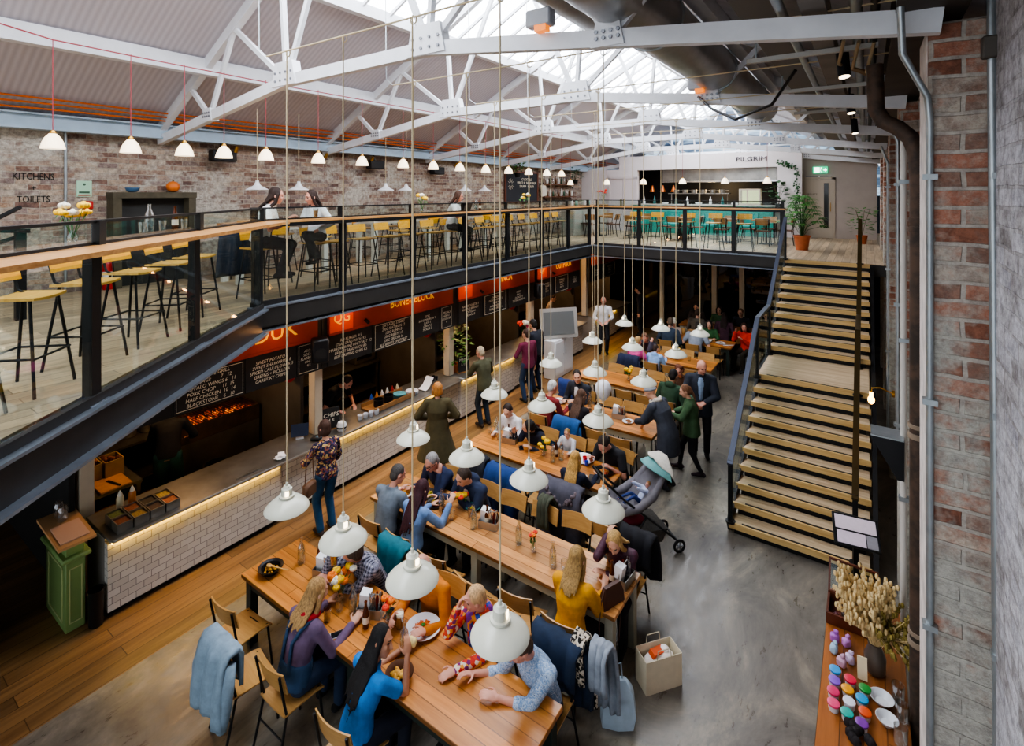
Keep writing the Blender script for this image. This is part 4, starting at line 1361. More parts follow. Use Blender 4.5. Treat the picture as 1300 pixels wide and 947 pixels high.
def flower_vase(label, loc, cols, n=7, h=.13, spread=.08, scale=1.0, z=TZ, big=False, cat='vase of flowers', group=None):
    t = thing('flower_vase', label, cat, (loc[0], loc[1], z), rnd.uniform(0, 6), group)
    s = scale
    mb = MB(); mb.lathe([(.022 * s, 0), (.032 * s, .01 * s), (.036 * s, .04 * s), (.02 * s, .075 * s), (.022 * s, .09 * s), (.018 * s, .09 * s), (.016 * s, .075 * s), (.03 * s, .04 * s), (.0, .008 * s)], 14); mb.build('vase', BOTG, t)
    st = MB(); lf = MB()
    for k in range(n):
        a = 2 * PI * k / n + rnd.uniform(-.3, .3); r_ = spread * s * rnd.uniform(.35, 1); zt = (h + rnd.uniform(-.03, .05)) * s + .03 * s
        p = Vector((r_ * math.cos(a), r_ * math.sin(a), zt))
        st.tube([(0, 0, .02 * s), (p.x * .3, p.y * .3, .09 * s), p], .0025 * s, 5)
        f = MB(); pr = (.024 if not big else .034) * s * rnd.uniform(.8, 1.2)
        for j in range(6):
            b_ = j * PI / 3
            f.ell(p + Vector((math.cos(b_) * pr * .6, math.sin(b_) * pr * .6, 0)), (pr * .55, pr * .55, pr * .6), 7, 5)
        f.ell(p + Vector((0, 0, pr * .3)), pr * .6, 7, 5)
        f.build('bloom', FLW[cols[k % len(cols)]], t, smooth=180)
        q = Vector((r_ * 1.1 * math.cos(a + .5), r_ * 1.1 * math.sin(a + .5), zt * .72))
        lf.add([q, q + Vector((.02 * s, .0, .03 * s)), q + Vector((.03 * s, .03 * s, .01 * s)), q + Vector((0, .02 * s, -.02 * s))], [(0, 1, 2, 3)])
    st.build('stem', LEAF, t); lf.build('leaves', LEAF, t, recalc=False)
    return t
def plate(name, label, loc, r, food, fm, deep=.02, pm=None, z=TZ, rim=1.0, cat='plate', garnish=None, n=60):
    t = thing(name, label, cat, (loc[0], loc[1], z))
    mb = MB(); mb.lathe([(r * .55, 0), (r * .6, .002), (r * .8, deep), (r, deep + .012 * rim), (r, deep + .016 * rim), (r * .78, deep + .005), (r * .58, .006), (0, .006)], 28); mb.build('dish', pm or PORC, t)
    if food:
        mb = MB()
        for k in range(n):
            a = rnd.uniform(0, 2 * PI); q = r * .52 * math.sqrt(rnd.random())
            c = Vector((q * math.cos(a), q * math.sin(a), .012 + .03 * (1 - q / (r * .55)) * rnd.random() + .006))
            if food == 'pasta':
                d = Vector((rnd.uniform(-1, 1), rnd.uniform(-1, 1), rnd.uniform(-.2, .4))).normalized() * .016
                mb.cyl(c - d, c + d, .006, n=7)
            elif food == 'chips':
                d = Vector((rnd.uniform(-1, 1), rnd.uniform(-1, 1), rnd.uniform(-.2, .4))).normalized() * .025
                mb.bar(c - d, c + d, .011, .011)
            elif food == 'wedges':
                mb.ell(c + Vector((0, 0, .012)), (.03, .02, .018), 7, 5, B=Matrix.Rotation(a, 3, 'Z'))
            else:
                mb.ell(c, rnd.uniform(.008, .018), 7, 5)
        o = mb.build('food', fm, t); o['kind'] = 'stuff'
        if garnish:
            mb = MB()
            for k in range(4): mb.ell((.01 * math.cos(k * 1.6), .01 * math.sin(k * 1.6), .052), (.014, .009, .006), 7, 5, B=Matrix.Rotation(k * .8, 3, 'Z'))
            mb.build('garnish', garnish, t, smooth=180)
    return t
def phone(label, loc, rz, case, z=TZ):
    t = thing('smartphone', label, 'phone', (loc[0], loc[1], z), rz)
    mb = MB(); mb.box((0, 0, .0045), (.074, .15, .009), b=.003); mb.build('case', case, t)
    mb = MB(); mb.box((0, 0, .0093), (.064, .125, .001)); mb.build('screen', M('phone_screen', '#14171f', .1), t)
PC, PB, PT, PK, PP, PW, PD = Proto(P_carafe), Proto(P_beer), Proto(P_tumbler), Proto(P_cola), Proto(P_pint), Proto(P_wine), Proto(P_caddy)
def at(P, x, y, label, group, rz=None): return P.put((x, y, TZ), rnd.uniform(0, 6) if rz is None else rz, label, group)
# front table
PAN = M('black_iron', '#1a1a1d', .4, .4)
t = plate('iron_pan', 'black iron bowl of leftovers at the left end of the front table', (-5.36, 3.15), .13, 'mix', M('saffron_food', '#d69a22', .6), .05, PAN, cat='bowl', n=26)
mb = MB(); mb.bar((-.02, .0, .06), (.24, .06, .085), .014, .006); mb.ell((-.03, 0, .06), (.04, .025, .01), 8, 6); mb.build('serving_spoon', M('spoon_wood', '#c79a5a', .6), t)
CG = 'water carafes on the hall tables'
at(PC, -5.21, 3.42, 'clear water carafe near the iron bowl on the front table', CG)
at(PC, -4.17, 3.30, 'clear water carafe beside the yellow flowers on the front table', CG)
at(PC, -3.43, 3.28, 'clear water carafe beside the pasta plate on the front table', CG)
at(PB, -5.02, 3.52, 'brown beer bottle behind the blonde woman on the front table', 'brown beer bottles')
at(PB, -3.93, 3.26, 'brown beer bottle in front of the checked shirt, middle of front table', 'brown beer bottles')
at(PD, -4.82, 3.46, 'steel cutlery caddy behind the blonde woman in dungarees, front table', 'steel cutlery caddies', .3)
at(PD, -4.02, 3.40, 'steel cutlery caddy beside the black-haired woman, front table', 'steel cutlery caddies', .5)
at(PK, -4.30, 3.10, 'glass of cola by the white phone on the front table', 'glasses of cola')
at(PT, -4.30, 3.24, 'empty tumbler beside the yellow flowers on the front table', 'empty tumblers')
flower_vase('vase of yellow and orange flowers in the middle of the front table', (-4.42, 3.33), ['#f2c414', '#ee7d1c', '#f0ead8', '#f2c414'], 11, .15, .11, 1.25, big=True)
flower_vase('small vase of orange flowers beside the pint on the front table', (-3.80, 3.42), ['#ee7d1c', '#e5432a'], 4, .13, .05, 1.1, big=True)
phone('white smartphone lying in front of the blonde woman, front table', (-4.08, 3.06), -.5, WHITE)
phone('dark smartphone near the bald man on the front table', (-3.86, 3.50), .2, BLACK)
at(PP, -3.66, 3.44, 'tall glass of beer held by the bald man in orange', 'glasses of beer')
at(PW, -3.62, 3.16, 'stemmed glass in front of the black-haired woman', 'stemmed glasses')
plate('pasta_plate', 'wide white plate of tomato pasta with basil on the front table', (-3.46, 3.55), .165, 'pasta', M('tomato_pasta', '#c84e14', .5, alt='#e0762a', vs=30), .02, garnish=M('basil', '#2f8a2c', .5), n=110)
plate('chip_basket', 'dark bowl of golden potato wedges at the near edge of front table', (-3.28, 3.08), .12, 'wedges', M('golden_potato', '#d9982e', .6, alt='#e8bb55', vs=18), .045, M('basket_brown', '#5a3418', .7), cat='bowl', n=22)
mb = MB(); mb.box((0, 0, .003), (.11, .18, .006), rz=.4); tag(mb.build('paper_menu', M('menu_paper', '#d8cfae', .8), None, (-3.55, 3.04, TZ)), 'cream paper slip beside the potato wedges', 'paper')
# second table
plate('fries_plate', 'white plate of fries in front of the person in grey, second table', (-5.24, 5.0), .14, 'chips', M('fries', '#d7a03c', .6), .015, n=70)
plate('salad_plate', 'plate of salad in front of the man with glasses, second table', (-4.95, 5.16), .13, 'mix', M('salad', '#7d9a2c', .6, alt='#d2b52c', vs=22), .015, M('dark_plate', '#33302f', .4), n=50)
plate('taco_plate', 'dark board of tacos by the long-haired woman, second table', (-4.72, 5.06), .12, 'mix', M('taco_filling', '#b9a22a', .6, alt='#7a2a34', vs=24), .012, M('slate_plate', '#3a2e2b', .5), n=44)
at(PC, -4.56, 5.02, 'clear carafe beside the taco board on the second table', CG)
at(PK, -4.48, 4.96, 'glass of cola nearest the long-haired woman, second table', 'glasses of cola')
at(PK, -4.16, 5.12, 'glass of cola beside the steel caddy, second table', 'glasses of cola')
at(PT, -4.33, 4.96, 'empty tumbler between the phone and carafe, second table', 'empty tumblers')
phone('dark smartphone on the edge of the second table by the denim sleeve', (-4.42, 4.84), 1.4, BLACK)
flower_vase('bright bunch of yellow flowers beside the fruit bowl, second table', (-4.40, 5.2), ['#f2c414', '#e5432a', '#f2c414'], 8, .12, .09, 1.1, big=True)
plate('fruit_bowl', 'teal bowl of lime and lemon pieces on the second table', (-4.24, 5.27), .10, 'mix', M('citrus', '#c9cf2e', .5, alt='#e2b31e', vs=20), .03, M('teal_glaze', '#3a8a8a', .4), cat='bowl', n=24)
at(PC, -4.0, 4.98, 'carafe with red label in front of the caddy, second table', CG)
at(PD, -3.86, 5.12, 'steel cutlery caddy with napkins at the middle of the second table', 'steel cutlery caddies', .25)
at(PB, -3.88, 5.10, 'brown beer bottle standing in the caddy of the second table', 'brown beer bottles').location.z = TZ + .012
at(PC, -3.38, 5.06, 'frosted water bottle left of the red flower vase, second table', CG)
flower_vase('small vase with two red blooms on the bare part of second table', (-3.17, 5.05), ['#e5432a', '#ee7d1c'], 4, .14, .045, 1.1)
at(PC, -2.86, 4.96, 'clear carafe beside the woman in yellow, second table', CG)
at(PT, -2.74, 5.0, 'empty tumbler beside the woman in yellow, second table', 'empty tumblers')
at(PD, -2.13, 5.2, 'steel cutlery caddy on the aisle end of the second table', 'steel cutlery caddies', 1.5)
at(PB, -2.22, 5.1, 'brown beer bottle at the aisle end of the second table', 'brown beer bottles')
t = thing('tan_handbag', 'brown leather handbag hanging on the aisle end of the second table', 'handbag', (-2.12, 4.86, TZ), 1.2)
mb = MB(); mb.loft([[(x * w_, y * d, z) for x, y in ((-1, -1), (1, -1), (1, 1), (-1, 1))] for z, w_, d in ((.0, .14, .045), (.10, .13, .04), (.19, .10, .02))]); mb.build('bag_body', M('bag_leather', '#4a2d24', .5), t)
mb = MB(); mb.tube([(-.1, 0, .18), (-.16, -.02, .1), (-.2, -.03, -.1), (-.2, -.03, -.3), (-.12, -.05, -.42), (.05, -.05, -.36), (.1, -.03, -.1), (.12, 0, .12)], .006, 6); mb.build('strap', M('bag_strap', '#5a4038', .6), t)
# third table
at(PT, -5.36, 7.12, 'tumbler at the stall end of the third table', 'empty tumblers')
at(PC, -5.28, 7.2, 'small clear carafe beside the woman in white', CG)
at(PT, -5.1, 7.02, 'tumbler in front of the woman in white', 'empty tumblers')
at(PD, -4.88, 7.05, 'steel cutlery caddy in front of the woman in white', 'steel cutlery caddies', .2)
at(PB, -4.96, 7.12, 'brown beer bottle in front of the woman in white', 'brown beer bottles')
phone('black card holder lying flat on the third table', (-4.62, 6.98), .7, BLACK)
flower_vase('small vase of yellow flowers in the middle of the third table', (-4.20, 7.0), ['#f2c414'], 5, .13, .06, 1.2, big=True)
for k, (x, y) in enumerate(((-3.98, 6.9), (-3.9, 7.02), (-4.02, 7.08))):
    at(PC if k < 2 else PB, x, y, ['clear carafe nearest the blonde girl in navy', 'clear carafe in front of the toddler', 'brown bottle by the toddler on the third table'][k], CG if k < 2 else 'brown beer bottles')
plate('white_tray', 'large white oval tray in front of the blonde girl', (-3.62, 7.22), .17, None, None, .012)
mb = MB(); mb.lathe([(.03, 0), (.038, .08), (.034, .08), (.027, .005), (0, .005)], 14); tag(mb.build('red_cup', M('red_plastic', '#d3222c', .35), None, (-3.56, 7.16, TZ + .012)), 'small red plastic cup on the white tray', 'cup')
mb = MB(); mb.lathe([(.025, 0), (.03, .06), (.026, .06), (.022, .005), (0, .005)], 14); tag(mb.build('blue_cup', M('blue_plastic', '#2a42c4', .35), None, (-3.50, 7.09, TZ + .012)), 'small blue plastic cup on the white tray', 'cup')
plate('skillet', 'black skillet of bright food in front of the man in black', (-3.2, 7.05), .14, 'mix', M('skillet_food', '#d9a04a', .6, alt='#b8482c', vs=20), .03, PAN, cat='pan', n=50)
mb = MB(); mb.box((0, 0, .006), (.17, .2, .012), rz=.3); tag(mb.build('slate_board', M('slate', '#2b2523', .6), None, (-3.24, 6.82, TZ)), 'dark slate board beside the skillet, aisle end of third table', 'board')
mb = MB(); mb.box((0, 0, .004), (.1, .14, .008), rz=-.3); tag(mb.build('napkin', NAP, None, (-3.42, 6.78, TZ)), 'folded white napkin by the blonde girl', 'napkin')
# fourth to seventh tables
at(PD, -3.76, 8.95, 'steel cutlery caddy at the aisle half of the fourth table', 'steel cutlery caddies', .2)
plate('small_white_plate', 'small white plate by the caddy on the fourth table', (-3.55, 8.86), .10, 'mix', M('crumbs', '#a8744a', .7), .01, n=12)
at(PC, -4.42, 9.1, 'clear carafe in front of the man in the dark suit', CG)
at(PC, -4.36, 8.95, 'shorter clear carafe in the middle of the fourth table', CG)
at(PB, -4.22, 9.02, 'brown beer bottle in the middle of the fourth table', 'brown beer bottles')
plate('patterned_plate', 'pink and white plate beside the man in red, fourth table', (-5.02, 8.95), .14, 'mix', M('berry_food', '#c0384e', .6, alt='#e8e0d8', vs=18), .012, n=30)
plate('side_plate', 'white plate near the suited man on the fourth table', (-4.75, 9.05), .12, 'mix', M('bread_food', '#b98a5a', .7), .012, n=20)
flower_vase('small vase of yellow flowers on the fifth table', (-4.33, 10.85), ['#f2c414'], 6, .14, .07, 1.3, big=True)
at(PT, -3.7, 10.8, 'tumbler on the fifth table near the curly-haired woman', 'empty tumblers')
at(PC, -3.5, 10.9, 'clear carafe on the fifth table near the curly-haired woman', CG)
for k, x in enumerate((-4.5, -4.05, -3.6)):
    at(PT, x, 12.85 + .05 * k, 'tumbler on the sixth table, %s from the stalls' % ORD[k], 'empty tumblers')
flower_vase('small vase of yellow flowers on the sixth table', (-3.9, 12.9), ['#f2c414', '#f0ead8'], 6, .13, .07, 1.3, big=True)
plate('far_plate', 'white plate on the aisle end of the seventh table', (-3.3, 14.9), .13, 'mix', M('far_food', '#9a7a4a', .7), .012, n=14)
mb = MB(); mb.box((0, 0, .02), (.3, .2, .03)); tag(mb.build('paper_pad', NAP, None, (-3.7, 14.95, TZ + .005)), 'white papers lying on the seventh table', 'paper')
mb = MB(); mb.tube([(0, 0, 0), (.25, .1, .02)], .012, 8); tag(mb.build('rolled_napkin', NAP, None, (-3.2, 14.75, TZ + .013)), 'rolled white napkin at the end of the seventh table', 'napkin')
# paper bag on the floor at the end of the second table
t = thing('paper_carrier_bag', 'open cream paper carrier bag standing by the second table end', 'bag', (-1.72, 5.1, 0), .9)
mb = MB(); w_, d_, h_ = .2, .1, .32
for s in (-1, 1):
    mb.box((0, s * d_, h_ / 2), (2 * w_, .006, h_)); mb.box((s * w_, 0, h_ / 2), (.006, 2 * d_, h_))
mb.box((0, 0, .004), (2 * w_, 2 * d_, .008)); mb.build('bag_body', M('kraft_cream', '#d9ceb4', .8, var=.05), t)
mb = MB(); mb.tube([(-.08, -.1, .31), (-.07, -.1, .40), (.07, -.1, .40), (.08, -.1, .31)], .005, 6); mb.tube([(-.08, .1, .31), (-.07, .1, .40), (.07, .1, .40), (.08, .1, .31)], .005, 6); mb.build('handle', M('bag_cord', '#c8bda2', .8), t)
mb = MB(); mb.ell((0, 0, .24), (.17, .08, .06), 10, 6); mb.ell((.07, .02, .29), (.06, .05, .03), 8, 6); mb.build('tissue_paper', M('tissue', '#eee6e0', .8), t)
mb = MB(); mb.box((-.02, 0, .30), (.16, .07, .05), rot=(.3, .2, .3)); mb.build('orange_parcel', M('parcel_orange', '#d95a2a', .6), t)
# ------------------------------------------------------------------ food stalls under the balcony
SP_Y = [2.12, 5.2, 8.5, 11.8, 15.1, 18.0]
PARTM = M('stall_partition', '#57524a', .5, .2, var=.2, vs=2)
for i, y in enumerate(SP_Y[:5]):
    mb = MB(); mb.box((0, 0, 1.98 if i else 1.51), (.17 if i else .2, .15, 2.09 if i else 3.02), b=.008)
    tag(mb.build('stall_post', CREAM, None, (-7.52 if i else -8.0, y if i else 2.27, 0)), 'cream square post between the food stalls, %s from the camera' % ORD[i], 'post', 'cream posts of the food stalls')
for i, y in enumerate(SP_Y):
    mb = MB(); mb.box((-9.25, y, 1.51), (2.7, .06, 3.02)); struct('wall_stall_%d' % (i + 1), mb, PARTM if i else DARK)
NAMES = ['first', 'second', 'third', 'fourth', 'fifth']
SPLIT = [.72, .80, .62, .5, .6]
for i in range(5):
    y0, y1 = SP_Y[i] + (.0 if i else .13), SP_Y[i + 1] - .01
    if i == 3: y1 = 14.4
    t = thing('stall_counter', '%s food stall counter from the camera, steel worktop over white tiles' % NAMES[i], 'counter', (0, 0, 0), 0, 'food stall counters')
    ym = y0 + (y1 - y0) * SPLIT[i]
    mb = MB(); mb.box((-7.49, (y0 + y1) / 2, .915), (.80, y1 - y0, .03), b=.008); mb.build('worktop', STEELC, t)
    mb = MB(); mb.tube([(-7.09, y0 + .02, .912), (-7.09, y1 - .02, .912)], .02, 8); mb.build('steel_nosing', STEEL, t)
    mb = MB(); mb.box((-7.22, (y0 + ym) / 2, .47), (.10, ym - y0, .78)); mb.build('tiled_front', TILE, t)
    mb = MB(); mb.box((-7.28, (ym + y1) / 2, .47), (.10, y1 - ym, .78)); mb.build('recessed_tiled_front', TILE, t)
    mb = MB(); mb.box((-7.30, (y0 + y1) / 2, .045), (.12, y1 - y0, .09)); mb.build('plinth', BLACK, t)
    mb = MB(); mb.box((-7.145, (y0 + ym) / 2, .872), (.022, ym - y0 - .06, .012)); mb.build('light_strip', LED, t)
    for yy in (y0 + .02, y1 - .02):
        mb = MB(); mb.box((-7.55, yy, .45), (.55, .03, .88)); mb.build('side_panel', M('counter_side', '#8c8780', .6), t)
    mb = MB(); mb.box((-7.395, (y0 + y1) / 2, 2.52), (.09, y1 - y0, 1.0)); struct('wall_stall_header_%d' % (i + 1), mb, DARKW)
    if i < 4: lamp('sign_light', 'POINT', (-7.02, [4.3, 5.6, 8.85, 12.1][i], 2.90), 3.2, '#ffb56a', .04); lamp('sign_light', 'POINT', (-7.02, [3.2, 7.2, 10.3, 13.2][i], 2.90), 3.2, '#ffb56a', .04)
    # fascia
    t = thing('stall_sign', 'red fascia over the %s food stall with yellow name lettering' % NAMES[i], 'sign', (-7.33, 0, 0))
    mb = MB(); mb.box((0, (y0 + y1) / 2, 2.74), (.05, y1 - y0 - .2, .42)); mb.box((.012, (y0 + y1) / 2, 2.555), (.05, y1 - y0 - .2, .035)); mb.build('fascia_board', RED, t)
    nm, fy, fz, fs, sx = [('NDUK', 4.25, 2.80, .33, 1.0), ('BONE AND BLOCK', 7.05, 2.82, .20, .72), ('FINCA', 10.35, 2.82, .24, .8), ('OUTPOUR', 13.3, 2.80, .24, .8), ('LOLA', 16.6, 2.8, .24, .8)][i]
    if i == 1:
        text('BONE', .22, SIGNY, 'lettering', t, (.03, 6.86, fz), (PI / 2, 0, PI / 2), sx=.8); text('AND\nTHE', .075, SIGNY, 'lettering', t, (.03, 7.17, fz), (PI / 2, 0, PI / 2)); text('BLOCK', .22, SIGNY, 'lettering', t, (.03, 7.52, fz), (PI / 2, 0, PI / 2), sx=.8)
    elif i < 4:
        text(nm, fs, SIGNY, 'lettering', t, (.03, fy, fz), (PI / 2, 0, PI / 2), sx=sx, ext=.004)
    gy = [None, 5.52, 8.78, 12.05, 15.35][i]
    if gy:
        mb = MB(); mb.box((.03, gy + .02, 2.76), (.03, .46, .36)); gb = mb.build('emblem_board', M('sign_bright_red', '#d2461c', .5, emit=.15), t)
        text(['', 'QG', 'Y', 'QF', 'II'][i], .24, SIGNY, 'emblem_lettering', t, (.05, gy + .02, 2.80), (PI / 2, 0, PI / 2), sx=.9, ext=.004)
    mb = MB(); mb.cyl((.03, y0 + .85, 2.66), (.11, y0 + .85, 2.62), .03, n=10); mb.build('spotlight', BLACK, t)

MENUS = [
    [(2.55, .86, 'FISH  10\nCELERIAC SHAWARMA  8\nHALLOUMI  8', .062), (3.45, .92, 'FROM THE GRILL\nSAUSAGE       7   12\nBUFFALO WINGS 6   11\nPORK CHOP     11  15\nHALF CHICKEN  10  14\nBLACKSTONE    6   10', .060), (4.32, .80, 'SWEET POTATO 6\nSWEET SHAWARMA 8\nSPICED CAULIFLOWER 5\nGREENS + PICKLES 6\nGARLICKY CHIPS 5', .058), (4.93, .40, 'ADD A\nSIDE OF\nFLATBREAD\nONLY\n4.5', .05)],
    [(5.75, .92, 'RIB BURGER  9.5\nSTEAK SANDWICH  9.5\nMARROW BONE ON TOAST  12\nBRISKET SANDWICH 8.5\nBEEF DRIPPING CHIPS 4.5', .058), (6.72, .94, 'DRY AGED STEAKS\n200G FLAT IRON 12\n250G RUMP 15\n250G RIB EYE 17\n250G SIRLOIN 16\nALL SERVED ON TOAST', .06), (7.62, .74, 'SIDES\nBONE MARROW 4\nSLAW 3\nGRAVY 2\nPICKLES 2', .055), (8.2, .36, 'SPECIALS\nASK AT\nCOUNTER\n6', .055)],
    [(9.0, .8, 'HAM CROQUETAS 5\nPATATAS BRAVAS 5\nTORTILLA 6\nPRAWNS 8', .06), (9.95, .9, 'CHORIZO 7\nPADRON PEPPERS 5\nSQUID 8\nPORK CHEEKS 8\nTOMATO BREAD 4', .058), (10.95, .9, 'SHERRY\nFINO 5\nOLOROSO 5\nTASTING BOARD 12', .06)],
    [(12.3, .8, 'NOODLES 9\nDUMPLINGS 7\nBAO 6\nGREENS 5', .06), (13.2, .8, 'RAMEN 10\nKATSU 9\nRICE 3\nSOUP 5', .06), (14.0, .7, 'TEA 2\nCOFFEE 3\nSODA 3', .06)],
    [(15.6, .8, 'PIZZA 9\nSALAD 6\nOLIVES 4', .06), (16.6, .9, 'MARGHERITA 8\nNDUJA 10\nFUNGHI 9\nBIANCA 9', .06)]]
for i, boards in enumerate(MENUS):
    for k, (yc, wd, tx, sz) in enumerate(boards):
        t = thing('menu_board', '%s black chalk menu board from the camera end of the %s food stall' % (ORD[k], NAMES[i]), 'menu board', (-7.33, yc, 2.28), 0, 'chalk menu boards over the stalls')
        mb = MB(); mb.box((0, 0, 0), (.03, wd, .50), b=.004); mb.build('board', BOARD, t)
        text(tx, sz * 1.16, CHALK, 'chalk_lettering', t, (.018, 0, .0), (PI / 2, 0, PI / 2), ext=.0, sx=.92, shear=.15)
        if wd < .5 or k == 1:
            mb = MB(); a, b_ = wd / 2 - .03, .215
            mb.tube([(.018, -a, -b_), (.018, a, -b_), (.018, a, b_), (.018, -a, b_)], .004, 5, closed=True); mb.build('chalk_border', CHALK, t)
# dark kitchens: benches, hoods, ovens, shelves
BENCH = M('bench_steel', '#6f6c66', .4, .7, var=.3, vs=2)
for i in range(5):
    y0, y1 = SP_Y[i] + .1, SP_Y[i + 1] - .1
    t = thing('kitchen_bench', 'steel back bench inside the %s food stall' % NAMES[i], 'bench', (-10.05, (y0 + y1) / 2, 0))
    L_ = y1 - y0
    mb = MB(); mb.box((0, 0, .9), (.9, L_, .04)); mb.build('bench_top', BENCH, t)
    mb = MB(); mb.box((0, 0, .3), (.8, L_ - .1, .03)); mb.build('undershelf', BENCH, t)
    for s in (-1, 1):
        for q in (-.38, .38):
            mb = MB(); mb.box((q, s * (L_ / 2 - .06), .44), (.05, .05, .88)); mb.build('leg', BENCH, t)
    t = thing('extract_hood', 'dark steel extraction hood inside the %s food stall' % NAMES[i], 'hood', (-10.0, (y0 + y1) / 2, 2.45))
    mb = MB(); mb.loft([[(x * a, y * b_, z) for x, y in ((-1, -1), (1, -1), (1, 1), (-1, 1))] for z, a, b_ in ((0, .5, L_ * .42), (.12, .5, L_ * .42), (.5, .3, L_ * .32))]); mb.build('canopy', M('hood_steel', '#4a4844', .4, .7, var=.3, vs=2), t)
    mb = MB(); mb.box((.42, 0, -.02), (.03, L_ * .7, .02)); mb.build('hood_light', M('hood_lamp', '#ffcf8a', .4, emit=3), t)
    for k in range(3):
        yy = y0 + .35 + k * (L_ - .7) / 2
        kind = (i + k) % 3
        if kind == 0:
            t = thing('countertop_oven', 'dark steel oven %s on the back bench of the %s stall' % (['at the near end', 'in the middle', 'at the far end'][k], NAMES[i]), 'oven', (-10.0, yy, .925))
            mb = MB(); mb.box((0, 0, .25), (.6, .6, .5), b=.02); mb.build('case', BENCH, t)
            mb = MB(); mb.box((.305, -.05, .26), (.01, .42, .32)); mb.build('door_glass', M('oven_glass', '#17120c', .15), t)
            mb = MB(); mb.tube([(.34, -.24, .44), (.34, .14, .44)], .01, 6); mb.build('handle', CHROME, t)
        elif kind == 1:
            for q in range(3):
                mb = MB(); mb.lathe([(.10, 0), (.11, .01), (.11, .16 + .05 * q), (.115, .165 + .05 * q), (.105, .165 + .05 * q), (.1, .02), (0, .015)], 16)
                mb.bar((.10, 0, .12), (.17, 0, .13), .02, .012)
                tag(mb.build('stock_pot', STEEL, None, (-9.95, yy - .26 + .26 * q, .925)), 'steel stock pot, %s of three on the %s stall bench' % (ORD[q], NAMES[i]), 'pot')
        else:
            t = thing('wall_shelf', 'steel wall shelf %s inside the %s food stall' % (['at the near end', 'in the middle', 'at the far end'][k], NAMES[i]), 'shelf', (-10.42, yy, 1.5))
            mb = MB(); mb.box((0, 0, 0), (.3, .8, .025)); mb.build('board', BENCH, t)
            for q in range(4):
                mb = MB(); mb.lathe([(.05, 0), (.055, .01), (.055, .12), (.045, .14), (0, .14)], 12)
                tag(mb.build('storage_tub', [M('tub_cream', '#c9b58c', .6), M('tub_red', '#8e3a2a', .6), M('tub_white', '#cfcabf', .6)][q % 3], None, (-10.4, yy - .3 + .2 * q, 1.513)), '%s storage tub on the shelf %s of the %s stall' % (ORD[q], ['at the near end', 'in the middle', 'at the far end'][k], NAMES[i]), 'tub', 'storage tubs on the stall shelves')
# charcoal grill with embers
t = thing('charcoal_grill', 'charcoal grill with glowing embers in the first food stall', 'grill', (-9.35, 4.45, 0))
mb = MB(); mb.box((0, 0, .42), (.6, 1.3, .84)); mb.build('cabinet', BENCH, t)
mb = MB()
for s in (-1, 1): mb.box((s * .29, 0, .97), (.03, 1.3, .26)); mb.box((0, s * .64, .97), (.6, .03, .26))
mb.box((0, 0, .85), (.6, 1.3, .03)); mb.build('fire_tray', M('burnt_steel', '#4a3a2c', .6, .4, var=.4, vs=5), t)
em, nt, N, L, b = new_mat('embers')
f_ = noise(nt, coords(nt), 9, 5, .75)
L.new(ramp(nt, f_, [(.45, '#0c0705'), (.55, '#8a2a08'), (.64, '#f08a24'), (.76, '#ffd27a')]), b.inputs['Emission Color']); b.inputs['Emission Strength'].default_value = 1.7; b.inputs['Base Color'].default_value = (.03, .02, .02, 1)
mb = MB()
for k in range(150): mb.ell((rnd.uniform(-.26, .26), rnd.uniform(-.6, .6), .9 + rnd.random() * .16), rnd.uniform(.03, .06), 6, 4)
o = mb.build('embers', em, t); o['kind'] = 'stuff'
mb = MB()
for k in range(26): mb.cyl((-.29, -.6 + k * .048, 1.1), (.29, -.6 + k * .048, 1.1), .006, n=5)
mb.build('grill_grate', BLACK, t)
# first stall: containers, bottles, prep board
FOODC = ['#6a2c14', '#8a6a2a', '#3a2018', '#a3542a', '#54602a', '#7a3a1c', '#2c2218', '#a88a3a']
for k in range(8):
    r_, c_ = k // 4, k % 4
    t = thing('food_container', 'small steel food container, %s in the %s row at the first stall corner' % (ORD[c_], ['front', 'back'][r_]), 'container', (-7.26 - .20 * r_, 2.42 + .17 * c_, .93), 0, 'steel food containers on the first stall')
    mb = MB(); a, b_, h_ = .09, .075, .11
    for s in (-1, 1): mb.box((s * a, 0, h_ / 2), (.006, 2 * b_, h_)); mb.box((0, s * b_, h_ / 2), (2 * a, .006, h_))
    mb.box((0, 0, .004), (2 * a, 2 * b_, .008)); mb.build('pan', STEEL, t)
    mb = MB(); mb.box((0, 0, .085), (.168, .138, .01)); mb.build('contents', M('relish_%d' % k, FOODC[k], .6, var=.5, vs=40), t)
for k, (c, nm) in enumerate((('#d9c9a2', 'cream'), ('#c9762a', 'orange'))):
    t = thing('squeeze_bottle', nm + ' squeeze sauce bottle behind the food containers', 'bottle', (-7.72, 2.55 + .13 * k, .93))
    mb = MB(); mb.lathe([(.038, 0), (.04, .01), (.04, .15), (.03, .175), (0, .175)], 14); mb.build('body', M('sauce_' + nm, c, .4), t)
    mb = MB(); mb.lathe([(.03, .175), (.026, .19), (.006, .24), (0, .24)], 12); mb.build('nozzle', M('nozzle', '#e0d6c0', .4), t)
t = thing('prep_table', 'prep table with crates behind the first stall corner', 'table', (-8.75, 2.62, 0))
mb = MB(); mb.box((0, 0, .88), (.8, .8, .04)); mb.build('table_top', BENCH, t)
for sx in (-1, 1):
    for sy in (-1, 1):
        mb = MB(); mb.box((sx * .36, sy * .36, .43), (.05, .05, .86)); mb.build('leg', BENCH, t)
mb = MB(); mb.box((0, 0, .012), (.42, .36, .024), b=.006); tag(mb.build('cutting_board', M('board_amber', '#c98d2c', .5, var=.15, vs=10), None, (-8.55, 2.72, .905)), 'amber cutting board on the prep table of the first stall', 'cutting board')
